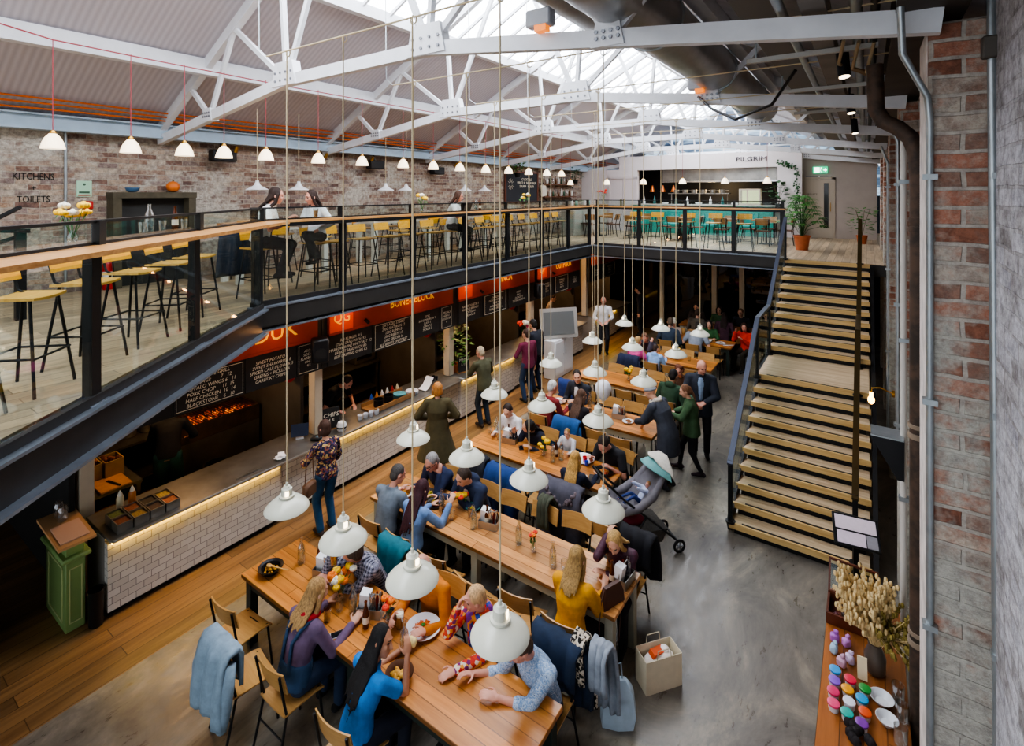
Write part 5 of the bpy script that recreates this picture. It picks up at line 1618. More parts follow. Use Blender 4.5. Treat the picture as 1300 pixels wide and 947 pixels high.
mb = MB(); mb.bar((-.12, 0, 0), (.06, .04, 0), .035, .004); mb.bar((.06, .04, 0), (.15, .06, 0), .02, .014); tag(mb.build('chef_knife', BLACK, None, (-8.5, 2.7, .936)), 'dark kitchen knife lying on the amber cutting board', 'knife')
for k in range(3):
    t = thing('produce_crate', 'tan produce box behind the cutting board, %s from the post' % ORD[k], 'crate', (-8.95 + .04 * k, 2.34 + .24 * k, .90))
    mb = MB()
    for s in (-1, 1): mb.box((s * .14, 0, .12), (.015, .22, .24)); mb.box((0, s * .105, .12), (.28, .015, .24))
    mb.box((0, 0, .01), (.28, .22, .02)); mb.build('box', M('crate_tan', '#a3895c', .8, var=.1), t)
    mb = MB()
    for q in range(8): mb.ell((rnd.uniform(-.1, .1), rnd.uniform(-.08, .08), .2 + rnd.random() * .03), .04, 7, 5)
    o = mb.build('produce', M('produce_brown', '#6e3a20', .7, var=.4, vs=20), t); o['kind'] = 'stuff'
mb = MB(); mb.lathe([(.17, 0), (.18, .02), (.19, .55), (.20, .56), (.18, .56), (.17, .03), (0, .02)], 20); tag(mb.build('steel_bin', M('dark_bin', '#3a3836', .4, .6), None, (-8.6, 4.15, 0)), 'dark round steel bin behind the first stall counter', 'bin')
mb = MB(); mb.box((0, 0, .004), (.34, .04, .008)); mb.box((0, .0, .01), (.02, .04, .02)); tag(mb.build('steel_rail', STEEL, None, (-7.2, 3.9, .932), rot=(0, 0, PI / 2)), 'thin steel rail lying on the first stall worktop', 'rail')
mb = MB()
for q in range(5): mb.box((rnd.uniform(-.05, .05), rnd.uniform(-.06, .06), .012 + .006 * q), (.09, .12, .004), rot=(rnd.uniform(-.3, .3), rnd.uniform(-.3, .3), q))
tag(mb.build('crumpled_receipt', NAP, None, (-7.25, 4.42, .935)), 'crumpled white paper on the first stall worktop', 'paper')
def terminal(y, lab, x=-7.28):
    t = thing('card_terminal', lab, 'card terminal', (x, y, .932), .4)
    mb = MB(); mb.box((0, 0, .03), (.18, .09, .05), b=.012, rot=(0, -.2, 0)); mb.build('body', M('terminal_dark', '#20242a', .4), t)
    mb = MB(); mb.box((.03, 0, .062), (.06, .07, .004), rot=(0, -.2, 0)); mb.build('screen', M('terminal_screen', '#5a7a8a', .2), t)
terminal(5.05, 'black card terminal beside the first post of the second stall')
t = thing('tablet_stand', 'tablet till with dark blue screen at the end of the first stall', 'tablet', (-7.55, 4.93, .93), -.6)
mb = MB(); mb.box((0, 0, .14), (.02, .26, .19), rot=(0, -.35, 0)); mb.build('screen', M('tablet_blue', '#16233f', .15), t)
mb = MB(); mb.box((-.03, 0, .02), (.12, .12, .03)); mb.bar((-.03, 0, .02), (-.02, 0, .14), .03, .02); mb.build('stand', WHITE, t)
def chalk_sign(loc, rz, tx, lab, s=1.0):
    t = thing('chalk_sign', lab, 'sign', loc, rz)
    mb = MB(); mb.box((0, 0, .16 * s), (.02, .26 * s, .30 * s), rot=(0, -.12, 0)); mb.build('slate', BOARD, t)
    mb = MB(); mb.box((-.01, 0, .012), (.09, .28 * s, .024)); mb.build('foot', M('sign_foot', '#a9743a', .6), t)
    text(tx, .085 * s, CHALK, 'lettering', t, (.014, 0, .17 * s), (PI / 2 - .0, -.0, PI / 2), ext=.001, shear=.1)
chalk_sign((-7.42, 5.42, .93), -.35, 'CHIPS\n4.5', 'small chalk sign reading chips 4.5 on the second stall counter', 1.15)
chalk_sign((-7.36, 8.82, .93), -.3, 'MENU\nDEL\nDIA', 'tall chalk sign beside the leafy plant on the third stall', 1.1)
t = thing('tip_jar', 'white pot with a dark band on the second stall counter', 'jar', (-7.24, 5.5, .93))
mb = MB(); mb.lathe([(.06, 0), (.075, .02), (.08, .09), (.06, .14), (0, .145)], 18); mb.build('pot', WHITE, t)
mb = MB(); mb.lathe([(.0805, .05), (.0815, .075)], 18, cap=False); mb.build('band', BLACK, t)
for k in range(4):
    t = thing('white_cup', 'white handleless cup on the second stall counter, %s from the camera' % ORD[k], 'cup', (-7.3 + .02 * k, 5.93 + .105 * k, .93), 0, 'row of white cups on the second stall')
    mb = MB(); mb.lathe([(.03, 0), (.042, .015), (.045, .09), (.041, .09), (.038, .02), (0, .012)], 16); mb.build('cup', PORC, t)
t = thing('wooden_tray', 'long dark wooden tray of crockery on the second stall counter', 'tray', (-7.45, 6.72, .93))
mb = MB(); mb.box((0, 0, .02), (.36, 1.0, .03)); mb.build('tray_base', PLYD, t)
mb = MB(); mb.box((.18, 0, .06), (.02, 1.0, .08)); mb.box((-.18, 0, .06), (.02, 1.0, .08)); mb.build('tray_side', PLYD, t)
for k in range(2):
    mb = MB(); mb.lathe([(.08, 0), (.09, .01), (.09, .13), (.095, .135), (.085, .135), (.08, .02), (0, .015)], 18); tag(mb.build('black_pot', PAN, None, (-7.42, 6.45 + .24 * k, .966)), 'black iron pot of cutlery, %s on the wooden tray' % ORD[k], 'pot')
for k, (y, z, n, c, nm) in enumerate(((6.95, .966, 6, '#5fa3ab', 'teal'), (7.28, .932, 5, '#e0e0e2', 'white'))):
    for q in range(n):
        mb = MB(); mb.lathe([(.07, 0), (.12, .012), (.125, .016), (.07, .006), (0, .006)], 22); tag(mb.build('plate', M('glaze_' + nm, c, .3), None, (-7.40, y, z + .014 * q)), '%s plate in the stack on the second stall, %s from the bottom' % (nm, ORD[q]), 'plate', nm + ' plates stacked on the second stall')
SB = ['#2f56b0', '#d9822a', '#e6e0d6', '#e6e0d6', '#b03028', '#d9c9a2']
for k, c in enumerate(SB):
    mb = MB(); mb.lathe([(.03, 0), (.032, .12), (.02, .15), (.006, .19), (0, .19)], 12); tag(mb.build('sauce_bottle', M('sauceb_%d' % k, c, .4), None, (-7.68, 6.5 + .13 * k, .93)), 'squeeze sauce bottle at the back of the second stall, %s from the camera' % ORD[k], 'bottle', 'sauce bottles on the second stall')
mb = MB(); mb.sheet(4, 4, lambda u, v: ((u - .5) * .2, (v - .5) * .24, .02 + .2 * v * v), .004); tag(mb.build('menu_sheet', NAP, None, (-7.35, 7.62, .935)), 'curled white menu sheet standing on the second stall counter', 'paper')
for k in range(6):
    mb = MB(); mb.lathe([(.025, 0), (.035, .07), (.031, .07), (.022, .006), (0, .006)], 12); tag(mb.build('black_cup', M('cup_black', '#22242a', .4), None, (-7.62 + .08 * (k % 2), 7.95 + .09 * (k // 2), .93)), 'small black cup by the second cream post, %s of the cluster' % ORD[k], 'cup', 'black cups on the second stall')
def leafy(name, label, loc, h, r, n, pot=None, pr=.1, ph=.18, lm=None, lsize=.07, droop=.3, cat='plant', z0=0.0, stemn=5):
    t = thing(name, label, cat, loc)
    z = 0
    if pot:
        mb = MB(); mb.lathe([(pr * .75, 0), (pr, ph), (pr * 1.08, ph), (pr * 1.08, ph + .02), (pr * .9, ph + .02), (pr * .85, ph - .02), (0, ph - .02)], 18); mb.build('pot', pot, t); z = ph
    st = MB(); lf = MB()
    for k in range(stemn):
        a = 2 * PI * k / stemn; st.tube([(0, 0, z - .02), (.2 * r * math.cos(a), .2 * r * math.sin(a), z + h * .45), (.5 * r * math.cos(a), .5 * r * math.sin(a), z + h * .9)], .006, 5)
    for k in range(n):
        a = rnd.uniform(0, 2 * PI); q = rnd.random() ** .6; zz = z + h * rnd.uniform(.08, 1.0); rr = r * q * (1 - .5 * abs((zz - z) / h - .55))
        p = Vector((rr * math.cos(a), rr * math.sin(a), zz)); d = Vector((math.cos(a), math.sin(a), rnd.uniform(-droop, .5))).normalized(); s = Vector((-d.y, d.x, rnd.uniform(-.3, .3))).normalized()
        l_ = lsize * rnd.uniform(.7, 1.3)
        lf.add([p, p + d * l_ * .5 + s * l_ * .32, p + d * l_, p + d * l_ * .5 - s * l_ * .32], [(0, 1, 2, 3)])
    st.build('stem', M('plant_stem', '#5a4a2c', .8), t); lf.build('leaves', lm or LEAF, t, recalc=False)
    return t
leafy('leafy_plant', 'tall leafy green plant standing on the third stall counter', (-7.55, 8.75, .93), .85, .34, 260, TERRA, .1, .16, LEAF, .1)
t = thing('flower_bunch', 'tall bunch of pink and red flowers by the burgundy jumper', 'flowers', (-7.3, 11.3, .93))
mb = MB(); mb.lathe([(.07, 0), (.08, .02), (.07, .25), (.065, .25), (.07, .03), (0, .02)], 16); mb.build('vase', BOTG, t)
for k in range(8):
    a = k * 2.4; p = Vector((.2 * math.cos(a) * (.4 + .08 * k), .2 * math.sin(a) * (.4 + .08 * k), .52 + .05 * (k % 3)))
    mb = MB()
    for j in range(7): mb.ell(p + Vector((rnd.uniform(-.05, .05), rnd.uniform(-.05, .05), rnd.uniform(-.03, .03))), .045, 7, 5)
    mb.build('bloom', FLW[['#e8527a', '#e5432a', '#f0ead8'][k % 3]], t, smooth=180)
mb = MB()
for k in range(8):
    a = k * 2.4; mb.tube([(0, 0, .05), (.2 * math.cos(a) * (.4 + .08 * k), .2 * math.sin(a) * (.4 + .08 * k), .5)], .004, 5)
mb.build('stem', LEAF, t)
# framed screen and white cabinet beside the fourth stall
t = thing('framed_screen', 'large grey screen in a pale frame tilted over the white stall cabinet', 'screen', (-6.80, 12.10, 1.02), -.72)
mb = MB(); mb.box((0, 0, .40), (.05, 1.05, .78), rot=(0, -.18, 0)); mb.build('frame', M('screen_frame', '#b9b6b0', .4, .3), t)
mb = MB(); mb.box((.03, 0, .40), (.01, .86, .60), rot=(0, -.18, 0)); mb.build('panel', M('screen_grey', '#6d706f', .3), t)
mb = MB(); mb.box((-.08, 0, .03), (.2, .5, .05)); mb.build('foot', BLACK, t)
t = thing('stall_cabinet', 'white panelled cabinet standing before the fourth stall', 'cabinet', (-6.86, 12.2, 0))
mb = MB(); mb.box((0, 0, .52), (.34, 1.0, 1.0), b=.008); mb.build('carcass', WHITE, t)
for s in (-1, 1):
    mb = MB(); mb.box((.175, s * .25, .54), (.016, .46, .86), b=.004); d_ = mb.build('door', WHITE, t)
    mb = MB(); mb.cyl((.185, s * .06, .6), (.20, s * .06, .6), .012, n=8); mb.build('knob', STEEL, d_)
for k, (y, z, n_) in enumerate(((5.02, 1.86, 1), (8.3, 1.86, 2), (11.6, 1.86, 3), (14.85, 1.86, 4))):
    t = thing('red_dome_lamp', 'round red dome beside the cream post at the end of the %s stall' % NAMES[k], 'dome', (-8.0, y, z), 0, 'red domes at the stall ends')
    mb = MB(); mb.ell((0, 0, 0), (.14, .10, .14), 16, 10); mb.build('dome', M('dome_red', '#c01f1c', .35), t)
    mb = MB(); mb.cyl((0, .06, 0), (0, .16, 0), .05, n=10); mb.build('bracket', BLACK, t)
for k, (y, z) in enumerate(((5.0, 2.42), (11.65, 2.32))):
    t = thing('wall_speaker', ['black loudspeaker bracketed beside the first stall menu boards', 'round-backed black loudspeaker beside the third stall menu boards'][k], 'speaker', (-7.12, y, z), -.5)
    mb = MB(); mb.box((0, 0, 0), (.22, .26, .38), b=.03); mb.build('case', BLACK, t)
    mb = MB(); mb.cyl((.11, 0, -.04), (.118, 0, -.04), .09, n=18); mb.build('cone', DARK, t)
    mb = MB(); mb.bar((-.1, 0, .1), (-.2, .05, .12), .03, .03); mb.build('bracket', BLACK, t)
for i in range(5):
    y = (SP_Y[i] + SP_Y[i + 1]) / 2
    lamp('stall_light', 'POINT', (-8.5, y, 2.6), 60, '#ffc88a', .25)
# green host cabinet, bin and dark serving shelf left of the first stall
GRN = M('host_green', '#7d9a5c', .5, var=.06, vs=4); GRNL = M('host_green_trim', '#b9c48a', .5)
t = thing('green_cabinet', 'pale green panelled pedestal with slatted paper top left of the first stall', 'cabinet', (-7.66, 2.0, 0))
mb = MB(); mb.box((0, 0, .40), (.68, .18, .80), b=.008); mb.build('carcass', GRN, t)
mb = MB(); mb.box((0, 0, .82), (.78, .27, .05), b=.015); mb.build('cornice', GRN, t)
mb = MB(); mb.box((0, 0, .92), (.66, .17, .16), b=.01); mb.build('upper_box', GRN, t)
mb = MB(); mb.box((.02, 0, 1.02), (.78, .34, .03), rot=(0, .08, 0)); mb.build('sloping_top', M('host_top', '#c79a6a', .6), t)
mb = MB(); mb.box((.15, .0, 1.033), (.38, .26, .01), rot=(0, .08, 0)); mb.build('paper_stack', M('host_paper', '#d9b39a', .8), t)
for fx, fy in ((.342, 0), (0, -.092)):
    mb = MB()
    for q in (-1, 1):
        if fx: mb.box((fx, q * .055, .40), (.012, .012, .60)); mb.box((fx, 0, .40 + q * .30), (.012, .122, .012))
        else: mb.box((q * .24, fy, .40), (.02, .012, .60)); mb.box((0, fy, .40 + q * .30), (.5, .012, .02))
    mb.build('panel_moulding', GRNL, t)
for k in range(2):
    mb = MB(); mb.lathe([(.045, 0), (.05, .01), (.05, .14), (.04, .16), (.042, .18), (0, .18)], 14); tag(mb.build('glass_jar', BOTG, None, (-7.90 + .13 * k, 2.0, 1.06)), 'glass jar on top of the green pedestal, %s one' % ORD[k], 'jar')
mb = MB(); mb.lathe([(.06, 0), (.07, .02), (.075, .40), (.08, .41), (.07, .41), (.065, .03), (0, .02)], 18); tag(mb.build('waste_bin', BLACK, None, (-7.2, 2.15, 0)), 'black waste bin between the green pedestal and the first stall', 'bin')
t = thing('dark_sideboard', 'dark sideboard in the shadow left of the green pedestal', 'sideboard', (-7.9, .6, 0))
mb = MB(); mb.box((0, 0, .4), (.6, 1.5, .8), b=.01); mb.build('carcass', DARK, t)
mb = MB(); mb.box((0, 0, .82), (.66, 1.56, .04)); mb.build('top', DARKW, t)
t = thing('pastry_tray', 'dark tray of bread rolls in the shadow at the left', 'tray', (-7.75, 1.05, .84))
mb = MB(); mb.box((0, 0, .01), (.4, .6, .02)); mb.box((.2, 0, .03), (.01, .6, .05)); mb.box((-.2, 0, .03), (.01, .6, .05)); mb.build('tray', BLACK, t)
for k in range(6):
    mb = MB(); mb.ell((-.09 + .18 * (k % 2), -.2 + .2 * (k // 2), .05), (.06, .10, .035), 10, 7, B=Matrix.Rotation(.5 + k, 3, 'Z')); mb.build('bread_roll', M('bread_roll', '#b98a3c', .6, var=.2), t)
t = thing('wine_bottle', 'wine bottle with green and white label in the dark left corner', 'bottle', (-8.3, 1.55, 1.5))
mb = MB(); mb.lathe([(.035, 0), (.038, .01), (.038, .2), (.015, .25), (.014, .31), (0, .31)], 14); mb.build('bottle', M('wine_glass_green', '#2a2a14', .15), t)
mb = MB(); mb.lathe([(.0385, .06), (.0385, .15)], 14, cap=False); mb.build('paper_label', M('label_green', '#8aa04a', .7), t)
t = thing('bottle_shelf', 'dark shelf carrying a wine bottle in the left corner', 'shelf', (-8.3, 1.35, 1.48))
mb = MB(); mb.box((0, 0, 0), (.3, .9, .03)); mb.build('board', DARKW, t)
mb = MB(); mb.box((-.12, -.35, -.74), (.05, .05, 1.46)); mb.build('upright', DARKW, t)
# ------------------------------------------------------------------ stools and tables upstairs
MZ = 3.302
def make_stool():
    t = thing('bar_stool', None, 'stool')
    mb = MB(); mb.sheet(6, 6, lambda u, v: ((u - .5) * .38 * (1 - .1 * (v - .5)), (v - .5) * .36, .775 - .012 * (1 - (2 * u - 1) ** 2)), .022); mb.build('seat', SEATM, t)
    mb = MB(); mb.sheet(8, 3, lambda u, v: ((u - .5) * .38, -.205 - .03 * v + .03 * (2 * u - 1) ** 2, .875 + .14 * v), .014); mb.build('backrest', YELLOWP, t)
    for s in (-1, 1):
        mb = MB(); mb.tube([(s * .225, .215, 0), (s * .15, .13, .755)], .0125, 7); mb.build('leg', BLACK, t)
        mb = MB(); mb.tube([(s * .225, -.225, 0), (s * .15, -.13, .755)], .0125, 7); mb.build('leg', BLACK, t)
        mb = MB(); mb.tube([(s * .15, -.10, .752), (s * .155, -.17, .79), (s * .16, -.225, .99)], .0115, 7); mb.build('back_upright', BLACK, t)
    mb = MB(); a = .195; mb.tube([(-a, -a, .30), (a, -a, .30), (a, a, .30), (-a, a, .30)], .010, 6, closed=True); mb.tube([(-.145, -.12, .752), (.145, -.12, .752), (.145, .12, .752), (-.145, .12, .752)], .010, 6, closed=True); mb.build('foot_rail', BLACK, t)
    return t
SEATM = wood('amber_seat_ply', '#b98a3a', '#d9ad58', 0, 0, .35, 1.0)
STL = Proto(make_stool)
dirv = Vector((.6235, -.7818, 0)); inn = Vector((-.7818, -.6235, 0))
for k in range(8):
    p = Vector((-6.95, 3.85, 0)) + dirv * (.25 + .66 * k) + inn * (.60 if k else .66)
    STL.put((p.x, p.y, MZ), R(-51.4 + 5 * math.sin(k * 2.1)), 'amber bar stool at the diagonal near shelf, %s from the long balcony corner' % ORD[k], 'amber bar stools along the balcony')
for k in range(16):
    y = 4.28 + .62 * k
    if k == 1: y = 5.32 - .25
    STL.put((-7.64, [4.3, 5.3][k] if k < 2 else y + .12, MZ), R(-90 + 6 * math.sin(k * 1.7)), 'amber bar stool at the long balcony shelf, %s from the camera' % ORD[k], 'amber bar stools along the balcony')
for k, x in enumerate((-5.9, -5.2, -4.3, -3.55, -2.75)):
    STL.put((x, 15.2, MZ), PI + .1 * math.sin(k * 2), 'amber bar stool at the far balcony shelf, %s from the left' % ORD[k], 'amber bar stools along the balcony')
# high tables by the wall
HT = wood('high_table_top', '#8f5a36', '#b87f52', 1, .12, .35, .7)
for k, y in enumerate((5.6, 8.6, 11.6)):
    t = thing('high_table', 'long high table by the upstairs brick wall, %s from the camera' % ORD[k], 'table', (-9.3, y, MZ), 0, 'high tables along the upstairs wall')
    mb = MB(); mb.box((0, 0, 1.03), (.7, 1.9, .05), b=.006); mb.build('table_top', HT, t)
    mb = MB(); mb.box((0, 0, .95), (.56, 1.76, .1)); mb.build('apron', M('table_grey_white', '#c9c8bf', .6), t)
    for sx in (-1, 1):
        for sy in (-1, 1):
            mb = MB(); mb.box((sx * .26, sy * .86, .5), (.1, .1, 1.0)); mb.build('leg', M('table_grey_white', '#c9c8bf', .6), t)
    for q in range(4):
        sx = -1 if q < 2 else 1
        STL.put((-9.3 + sx * .62, y + (-.45 if q % 2 else .45), MZ), R(-90 if sx < 0 else 90), 'amber bar stool on the %s side of the %s high wall table, %s' % (['wall', 'balcony'][q // 2], ORD[k], ['far half', 'near half'][q % 2]), 'amber bar stools at the high tables')
# low restaurant tables and chairs by the far kitchen
def make_dark_chair():
    t = thing('restaurant_chair', None, 'chair')
    mb = MB(); mb.sheet(5, 5, lambda u, v: ((u - .5) * .40, (v - .5) * .40, .46 - .01 * (1 - (2 * u - 1) ** 2)), .03); mb.build('seat', M('brown_leather', '#5c3a28', .5, var=.15, vs=8), t)
    mb = MB(); mb.sheet(8, 4, lambda u, v: ((u - .5) * .42, -.2 - .06 * v + .05 * (2 * u - 1) ** 2, .62 + .2 * v), .022); mb.build('backrest', PLYD, t)
    for sx in (-1, 1):
        mb = MB(); mb.tube([(sx * .2, .2, 0), (sx * .17, .16, .44)], .014, 7); mb.build('leg', BLACK, t)
        mb = MB(); mb.tube([(sx * .2, -.24, 0), (sx * .175, -.17, .44), (sx * .185, -.25, .8)], .014, 7); mb.build('leg', BLACK, t)
    return t
RC = Proto(make_dark_chair); TEAL = M('teal_velvet', '#2f9088', .7, var=.2, vs=5)
tn = 0
for x in (-8.3, -6.8, -5.3, -3.8, -2.6):
    t = thing('restaurant_table', 'low dark restaurant table before the far kitchen, %s from the left' % ORD[tn], 'table', (x, 17.9, MZ), 0, 'low restaurant tables upstairs')
    mb = MB(); mb.box((0, 0, .74), (.75, .75, .04), b=.005); mb.build('table_top', PLYD, t)
    mb = MB(); mb.cyl((0, 0, .03), (0, 0, .72), .03); mb.build('pedestal', BLACK, t)
    mb = MB(); mb.lathe([(.24, 0), (.24, .012), (.05, .035), (0, .035)], 20); mb.build('base', BLACK, t)
    for q, (dx, dy, rz) in enumerate(((0, -.58, 0), (0, .58, PI), (-.55, 0, -PI / 2), (.55, 0, PI / 2))):
        if q > 1 and tn in (1, 3): continue
        RC.put((x + dx, 17.9 + dy, MZ), rz, 'brown restaurant chair %s the %s low table upstairs' % (['in front of', 'behind', 'left of', 'right of'][q], ORD[tn]), 'brown restaurant chairs upstairs')
    tn += 1
for k in range(4):
    t = thing('teal_chair', 'teal upholstered chair in front of the far kitchen counter, %s from the left' % ORD[k], 'chair', (-7.4 + 1.35 * k, 19.5, MZ), PI, 'teal chairs at the far kitchen')
    mb = MB(); mb.box((0, 0, .42), (.5, .5, .12), b=.03); mb.build('seat', TEAL, t)
    mb = MB(); mb.sheet(8, 4, lambda u, v: ((u - .5) * .52, -.22 - .05 * v + .10 * (2 * u - 1) ** 2, .46 + .42 * v), .05); mb.build('backrest', TEAL, t)
    for sx in (-1, 1):
        for sy in (-1, 1):
            mb = MB(); mb.cyl((sx * .2, sy * .2, 0), (sx * .18, sy * .18, .37), .014, n=7); mb.build('leg', BLACK, t)
# far kitchen behind its opening
TEALT = M('teal_tile', '#3c9a8e', .3, var=.15, vs=12)
t = thing('kitchen_counter', 'long teal-fronted serving counter of the far kitchen', 'counter', (-5.4, 20.70, MZ))
mb = MB(); mb.box((0, 0, .55), (5.3, .36, 1.1)); mb.build('front', TEALT, t)
mb = MB(); mb.box((0, 0, 1.13), (5.4, .44, .05), b=.006); mb.build('counter_top', M('pale_stone', '#cfcac2', .3), t)
mb = MB(); mb.box((-5.4, 23.6, 4.7), (6.4, .1, 3.0)); struct('wall_kitchen_back', mb, M('kitchen_black', '#1d1d20', .5, var=.3, vs=6))
for x in (-8.2, -2.6):
    mb = MB(); mb.box((x, 22.4, 4.7), (.1, 2.4, 3.0)); struct('wall_kitchen_side', mb, M('kitchen_black', '#1d1d20'))
mb = MB(); mb.box((-5.4, 22.4, 6.3), (5.8, 2.6, .08)); struct('ceiling_kitchen', mb, DARKW)
t = thing('kitchen_hood', 'long steel extraction hood inside the far kitchen', 'hood', (-5.0, 22.3, 5.35))
mb = MB(); mb.box((0, 0, .28), (4.4, 1.1, .5)); mb.build('canopy', STEEL, t)
mb = MB(); mb.box((0, -.56, .02), (4.4, .04, .06)); mb.build('lip', CHROME, t)
t = thing('display_fridge', 'glass-doored display fridge in a pale frame on the far kitchen counter', 'fridge', (-3.55, 20.78, MZ + 1.156))
mb = MB()
for sx in (-1, 1):
    for sy in (-1, 1): mb.box((sx * .34, sy * .16, .29), (.05, .05, .58))
mb.box((0, 0, .03), (.72, .36, .05)); mb.box((0, 0, .57), (.72, .36, .05)); mb.box((-.08, -.16, .3), (.04, .04, .5)); mb.build('frame', M('fridge_frame', '#cfc4b0', .5), t)
mb = MB(); mb.box((0, .15, .3), (.62, .02, .5)); mb.build('lit_back', M('fridge_glow', '#c9c9a0', .5, emit=1.2), t)
mb = MB(); mb.box((0, -.17, .3), (.62, .006, .5)); mb.build('glass_door', GLASS, t)
for k in range(3):
    t = thing('copper_pendant', 'small copper pendant inside the far kitchen, %s from the left' % ORD[k], 'pendant lamp', (-7.55 + .45 * k, 21.6, 4.95), 0, 'copper pendants in the far kitchen')
    mb = MB(); mb.lathe([(.12, 0), (.10, .04), (.05, .16), (.03, .26), (.02, .27), (.04, .15), (.09, .03)], 18); mb.build('shade', M('copper', '#c8713c', .3, .8, emit=.25), t)
    mb = MB(); mb.cyl((0, 0, .26), (0, 0, 1.2), .006, n=6); mb.build('cord', BLACK, t)
for k in range(9):
    x = -7.6 + .44 * k
    if k % 3 == 2:
        mb = MB(); mb.lathe([(.10, 0), (.12, .02), (.13, .06), (.11, .07), (0, .07)], 18); tag(mb.build('serving_dish', PORC, None, (x, 20.72, MZ + 1.156)), 'white serving dish on the far kitchen counter, %s object from left' % ORD[k], 'dish')
    else:
        mb = MB(); mb.lathe([(.05, 0), (.055, .02), (.05, .16), (.02, .24), (.018, .30), (0, .30)], 14); tag(mb.build('counter_bottle', [WHITE, M('bottle_teal', '#2f6a6a', .3)][k % 2], None, (x, 20.72, MZ + 1.156)), 'tall bottle on the far kitchen counter, %s object from left' % ORD[k], 'bottle')
t = thing('pass_shelf', 'steel pass shelf on posts inside the far kitchen', 'shelf', (-5.6, 21.5, 4.46))
mb = MB(); mb.box((0, 0, .42), (2.4, .3, .03)); mb.build('board', STEEL, t)
for s in (-1, 0, 1):
    mb = MB(); mb.cyl((s * 1.1, 0, .0), (s * 1.1, 0, .42), .02, n=8); mb.build('post', STEEL, t)
for k in range(6):
    mb = MB(); mb.lathe([(.09, 0), (.11, .02), (.11, .14), (0, .14)], 14); mb.bar((.1, 0, .1), (.24, 0, .11), .02, .015)
    tag(mb.build('saucepan', STEEL, None, (-6.5 + .36 * k, 21.5, 4.895)), 'saucepan on the pass shelf of the far kitchen, %s from the left' % ORD[k], 'pan', 'saucepans in the far kitchen')
t = thing('name_sign', 'thin dark lettering reading Pilgrim on the pale far wall', 'sign', (-3.55, 20.96, 6.17))
text('PILGRIM', .24, M('sign_charcoal', '#4a4248', .6), 'lettering', t, (0, 0, 0), (PI / 2, 0, 0), ext=.01, sx=1.25)
lamp('far_kitchen_light', 'POINT', (-5.2, 21.9, 5.2), 60, '#ffd9a0', .3)
# doors at the far wall
def door(n, x, y, w_, h_, col, label, leaves=1):
    t = thing('door_%d' % n, label, 'door', (x, y, MZ)); t['kind'] = 'structure'
    mb = MB()
    for s in (-1, 1): mb.box((s * (w_ / 2 + .04), 0, h_ / 2 + .02), (.08, .1, h_ + .1))
    mb.box((0, 0, h_ + .05), (w_ + .16, .1, .09)); mb.build('frame', col, t)
    for k in range(leaves):
        lw = w_ / leaves; xc = -w_ / 2 + lw * (k + .5)
        mb = MB(); mb.box((xc, .0, h_ / 2), (lw - .01, .05, h_)); lf = mb.build('leaf', col, t)
        if leaves == 2:
            mb = MB(); mb.box((xc + (lw / 2 - .07) * (1 if k == 0 else -1), -.04, 1.12), (.07, .03, .42)); mb.build('push_plate', M('olive_brass', '#7d7a3a', .4, .6), lf)
        else:
            mb = MB(); mb.box((xc + .24, -.028, 1.15), (.14, .012, 1.6)); mb.build('vision_panel', M('vision_glass', '#2c2a28', .1), lf)
            mb = MB(); mb.tube([(xc + .37, -.05, .95), (xc + .37, -.07, 1.0), (xc + .37, -.07, 1.2), (xc + .37, -.05, 1.25)], .012, 6); mb.build('pull_handle', BRASS, lf)
            text('PRIVATE', .09, M('sign_grey', '#5a5248', .6), 'lettering', lf, (xc - .2, -.03, 1.55), (PI / 2, 0, 0))
door(1, -1.42, 21.42, .86, 2.08, M('door_taupe', '#b3a796', .5), 'taupe door with narrow glass panel under the exit sign')
door(2, -8.62, 20.95, 1.15, 2.2, M('door_pink', '#ddd3d4', .5), 'pale pink double doors with olive brass plates left of the far kitchen', 2)
t = thing('exit_sign', 'lit green running man exit sign above the far door', 'sign', (-1.36, 21.36, 5.72))
mb = MB(); mb.box((0, 0, 0), (.46, .05, .24), b=.01); mb.build('plate', M('exit_green', '#19a878', .4, emit=1.6), t)
wm = M('exit_white', '#f4fff8', .5, emit=2.5)
mb = MB(); mb.box((-.10, -.03, 0), (.16, .008, .19)); mb.build('door_symbol', wm, t)
mb = MB(); mb.ell((.03, -.03, .07), (.02, .006, .02), 10, 6); mb.bar((.03, -.03, .045), (.0, -.03, -.015), .03, .008); mb.bar((.0, -.03, -.015), (.05, -.03, -.08), .016, .008); mb.bar((.0, -.03, -.015), (-.04, -.03, -.07), .016, .008); mb.bar((.03, -.03, .04), (.075, -.03, .01), .014, .008); mb.build('running_man', wm, t)
mb = MB(); mb.prism([(.10, -.02), (.15, -.02), (.15, -.06), (.21, 0), (.15, .06), (.15, .02), (.10, .02)], -.004, .004, X=Matrix.Translation((0, -.03, 0)) @ Matrix.Rotation(PI / 2, 4, 'X')); mb.build('arrow', wm, t)
